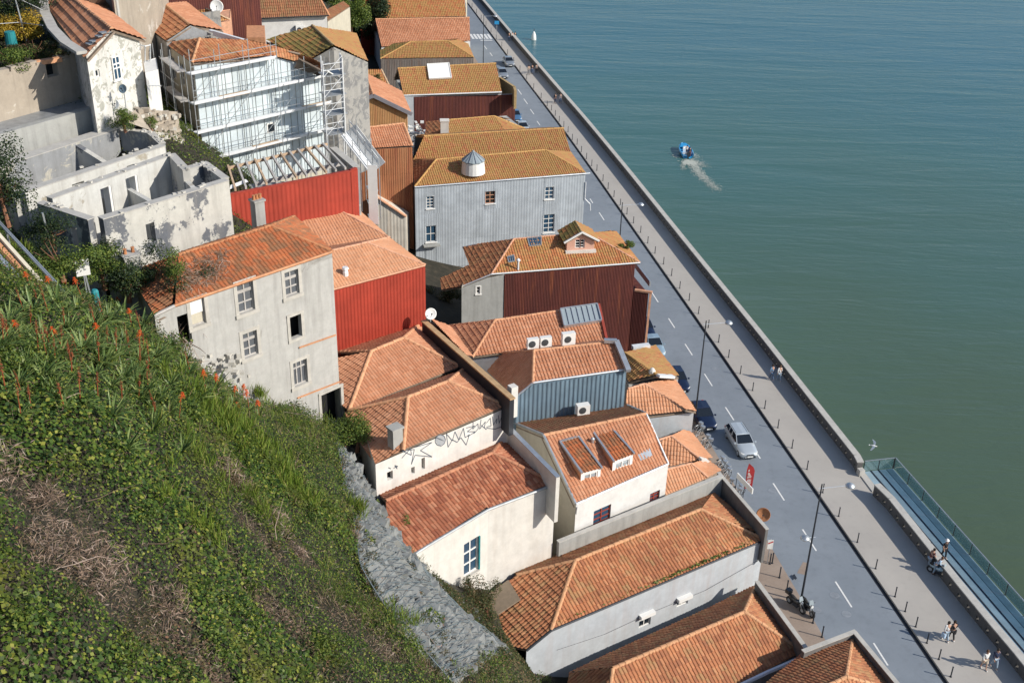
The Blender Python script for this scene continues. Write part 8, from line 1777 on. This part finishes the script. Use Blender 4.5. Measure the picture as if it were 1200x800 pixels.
    skin_obj('skirt' if skirt else 'trousers', v, e, [(q[0]*k, q[1]*k) if hasattr(q, '__len__') else q*k for q in r_], legs, t)
    for s_ in (1, -1): l = legv[s_]; m = MB(); m.tube([l[2]-V(.05, 0, .04), l[2]+V(.06, 0, -.045), l[3]+V(.03, 0, -.0)], [.05*k, .05*k, .035*k], 8); o = put('shoe', m, 'cloth_white' if s_ and walk > .3 else 'cloth_black', None, True); o.parent = t
    m = MB(); c = J['head']+V(-.012, 0, .02); m.lathe(c, [(.1*k, -.07*k), (.112*k, .0), (.1*k, .06*k), (.06*k, .105*k), (.01, .118*k)], 12); o = put('hair', m, hair, None, True); o.parent = t
    if hat: m = MB(); m.lathe(c+V(0, 0, .02), [(.19*k, 0), (.18*k, .015), (.115*k, .02), (.105*k, .11*k), (.02, .125*k)], 14); o = put('hat', m, hat, None, True); o.parent = t
    if bag:
        b = thing('bag', bag[1], 'bag', (0, 0, 0)); wr = armv[bag[2]][2]; w_ = Matrix.Rotation(face, 4, 'Z') @ wr+p0; m = MB(); m.box(w_+Vector((0, 0, -.32)), (.3, .16, .36), face+.3); b.location = w_; put('bag_body', m, bag[0], b); m = MB(); m.tube([w_+Vector((-.08, 0, -.14)), w_, w_+Vector((.08, 0, -.14))], .01, 4); put('handle', m, bag[0], b)
    return t
dn = math.atan2(-.98, .19); up_ = dn+math.pi
person('person in blue shirt and jeans walking along the promenade, left of two', 903.7, 445, up_, 'cloth_blue', 'cloth_jeans', walk=.45)
person('person in white shirt and pale jeans walking along the promenade, right of two', 912.3, 446, up_, 'cloth_white', 'cloth_pale_jeans', 'hair_brown', walk=.5)
person('person in dark clothes and white hat walking on the river platform', 1105, 653, dn+.2, 'cloth_black', 'cloth_black', walk=.35, hat='cloth_white', z=.1, long_=False)
person('person in dark wine top leaning at the parapet beside the scooter', 1088, 664, .3, 'cloth_wine', 'cloth_pale_jeans', walk=.15, arm=.6, lean=.25, long_=False)
person('person in light blue shirt bending over the pale blue scooter', 1094, 672, -.4, 'cloth_sky', 'cloth_pale_jeans', 'hair_brown', walk=.1, arm=.8, lean=.5)
person('person in white shirt and blue jeans walking on the promenade', 1107, 750, up_, 'cloth_white', 'cloth_pale_jeans', walk=.45, bag=('cloth_sky', 'pale blue bag carried by the person in white shirt', 1))
person('person in black jacket walking beside the white shirted person', 1114, 749, up_, 'cloth_black', 'cloth_black', 'hair_dark', walk=.4, bag=('cloth_black', 'black bag carried by the person in black jacket', -1))
person('person in white blouse and pale skirt near the lower right edge', 1152, 783, dn, 'cloth_white', 'cloth_beige', 'hair_brown', walk=.4, skirt=True, h=1.66)
person('person in navy jacket and pale trousers beside the white blouse', 1164, 782, dn, 'cloth_navy', 'cloth_pale_jeans', walk=.5, bag=('cloth_navy', 'navy bag held by the person in navy jacket', 1))
for (x, y, top, legs, lab) in ((600, 47.6, 'cloth_black', 'cloth_jeans', 'distant person in black standing left of the group by the parapet'), (604, 47.4, 'cloth_white', 'cloth_jeans', 'distant person in white in the middle of the parapet group'), (607, 47, 'cloth_black', 'cloth_grey', 'distant dark clothed person touching the parapet in the far group'), (623, 87, 'cloth_beige', 'cloth_grey', 'small distant figure at the kerb side of three walkers'), (627, 86, 'cloth_black', 'cloth_jeans', 'distant walker in black in the middle of three'), (632, 85.5, 'cloth_grey', 'cloth_black', 'distant walker in grey nearest the parapet of three'), (654, 121, 'cloth_black', 'cloth_navy', 'distant walker in black before the parapet, left of two'), (660, 120.5, 'cloth_grey', 'cloth_jeans', 'distant walker in grey at the parapet, right of two')):
    person(lab, x-3.5, y+.5, dn if x > 640 else up_, top, legs, walk=.3)
person('person at the wheel of the blue motorboat', 804.5, 181.5, rz, 'cloth_white', 'cloth_navy', z=WATER_Z+.28, h=1.6, arm=.5); person('dark clothed passenger in the blue motorboat', 808, 183.5, rz, 'cloth_black', 'cloth_wine', z=WATER_Z+.28, h=1.6)

# ================================================================== cable railway at the left edge, posts, small things
t = thing('cable_railway', 'inclined cable railway track with steel girders at the left edge', 'railway', W(30, 310, 36))
ra, rb_ = W(-14, 263, 36.9), W(70, 357, 35.0); rc, rd = W(-14, 292, 36.5), W(52, 362, 34.9); m = MB(); m.bar(ra, rb_, .16, .3); put('rail_beam', m, 'cream_paint', t); m = MB(); m.bar(ra+Vector((-.12, -.2, -.12)), rb_+Vector((-.12, -.2, -.12)), .2, .22); put('rail_beam', m, 'tile_brown_ridge', t); m = MB(); m.bar(ra+Vector((-.35, -.45, -.4)), rb_+Vector((-.35, -.45, -.4)), .14, .16); put('rail_beam', m, 'white_metal', t); m = MB(); m.bar(rc, rd, .3, .4); put('girder', m, 'galvanised', t)
for k in range(9): p, q = ra.lerp(rb_, k/8)+Vector((-.3, -.4, -.5)), rc.lerp(rd, k/8); m = MB(); m.bar(p, q, .16, .2); put('cross_beam', m, 'galvanised' if k % 2 else 'white_metal', t)
for k in range(8): p, q = ra.lerp(rb_, k/8)+Vector((-.3, -.4, -.55)), rc.lerp(rd, (k+1)/8); m = MB(); m.bar(p, q, .09, .1); put('diagonal_brace', m, 'galvanised', t)
t = thing('pipe_railing', 'grey pipe handrail on posts running beside the cable railway', 'railing', W(30, 280, 35)); pa, pb_ = W(-10, 252, 36.6), W(96, 366, 35.0)
for o in (Vector((0, 0, 0)), Vector((.1, .1, -.12))): m = MB(); m.tube([pa+o, pb_+o], .055, 6); put('pipe', m, 'galvanised', t)
for k in (.18, .8): p = pa.lerp(pb_, k); m = MB(); m.tube([p, p-Vector((0, 0, 2.6))], .06, 6); put('post', m, 'galvanised', t)
for (x, y, z, lab) in ((60, 289, 32.2, 'thin leaning steel post before the ruin doorway wall'), (106, 347, 30.0, 'short steel post below the ruin doorway')):
    b_ = W(x, y, z); m = MB(); m.tube([b_, b_+Vector((-.15, 0, 1.9))], .06, 6); tag(put('steel_post', m, 'galvanised', None), lab, 'post')
b_ = W(100, 334, 33.4); t = thing('small_sign', 'small tilted white board on the slope behind the aloe flowers', 'sign', b_); m = MB(); m.box(b_+Vector((0, 0, .9)), (.62, .08, .8), .5); put('board', m, 'plastic_white', t); m = MB(); m.tube([b_-Vector((0, 0, .4)), b_+Vector((0, 0, .6))], .04, 5); put('post', m, 'galvanised', t)
b_ = W(113.5, 357, 35.4); m = MB(); m.lathe(b_-Vector((0, 0, .3)), [(.16, 0), (.16, .9), (.1, 1.0)], 8); tag(put('teal_post', m, 'teal_paint'), 'short teal post showing between the aloe spikes', 'post')
b_ = W(14, 54, 36.1); m = MB(); m.lathe(b_, [(.36, 0), (.4, .1), (.38, .6), (.36, 1.0), (.3, 1.02)], 14); tag(put('teal_barrel', m, 'teal_paint'), 'teal barrel on the terrace beside the yellow bush', 'barrel')
t = thing('clothesline', 'clothesline posts with wires above the terrace garden', 'clothesline', W(30, 48, 36)); p1, p2 = W(31, 48, 36.1), W(-20, 52, 36.1)
for p in (p1, p2): m = MB(); m.tube([p, p+Vector((-.3, 0, 3.2))], .06, 6); put('post', m, 'galvanised', t)
for z in (1.3, 3.1): m = MB(); m.tube([p1+Vector((-.3, 0, z)), p2+Vector((-.3, 0, z))], .02, 4); put('wire', m, 'white_metal', t); m = MB(); m.tube([p1+Vector((-.3, 0, z)), W(50, 12 if z > 2 else 30, 38)], .018, 4); put('wire', m, 'white_metal', t)
for (x, y, z) in ((418, 168, 24.5), (434, 181, 23.5)):
    pass
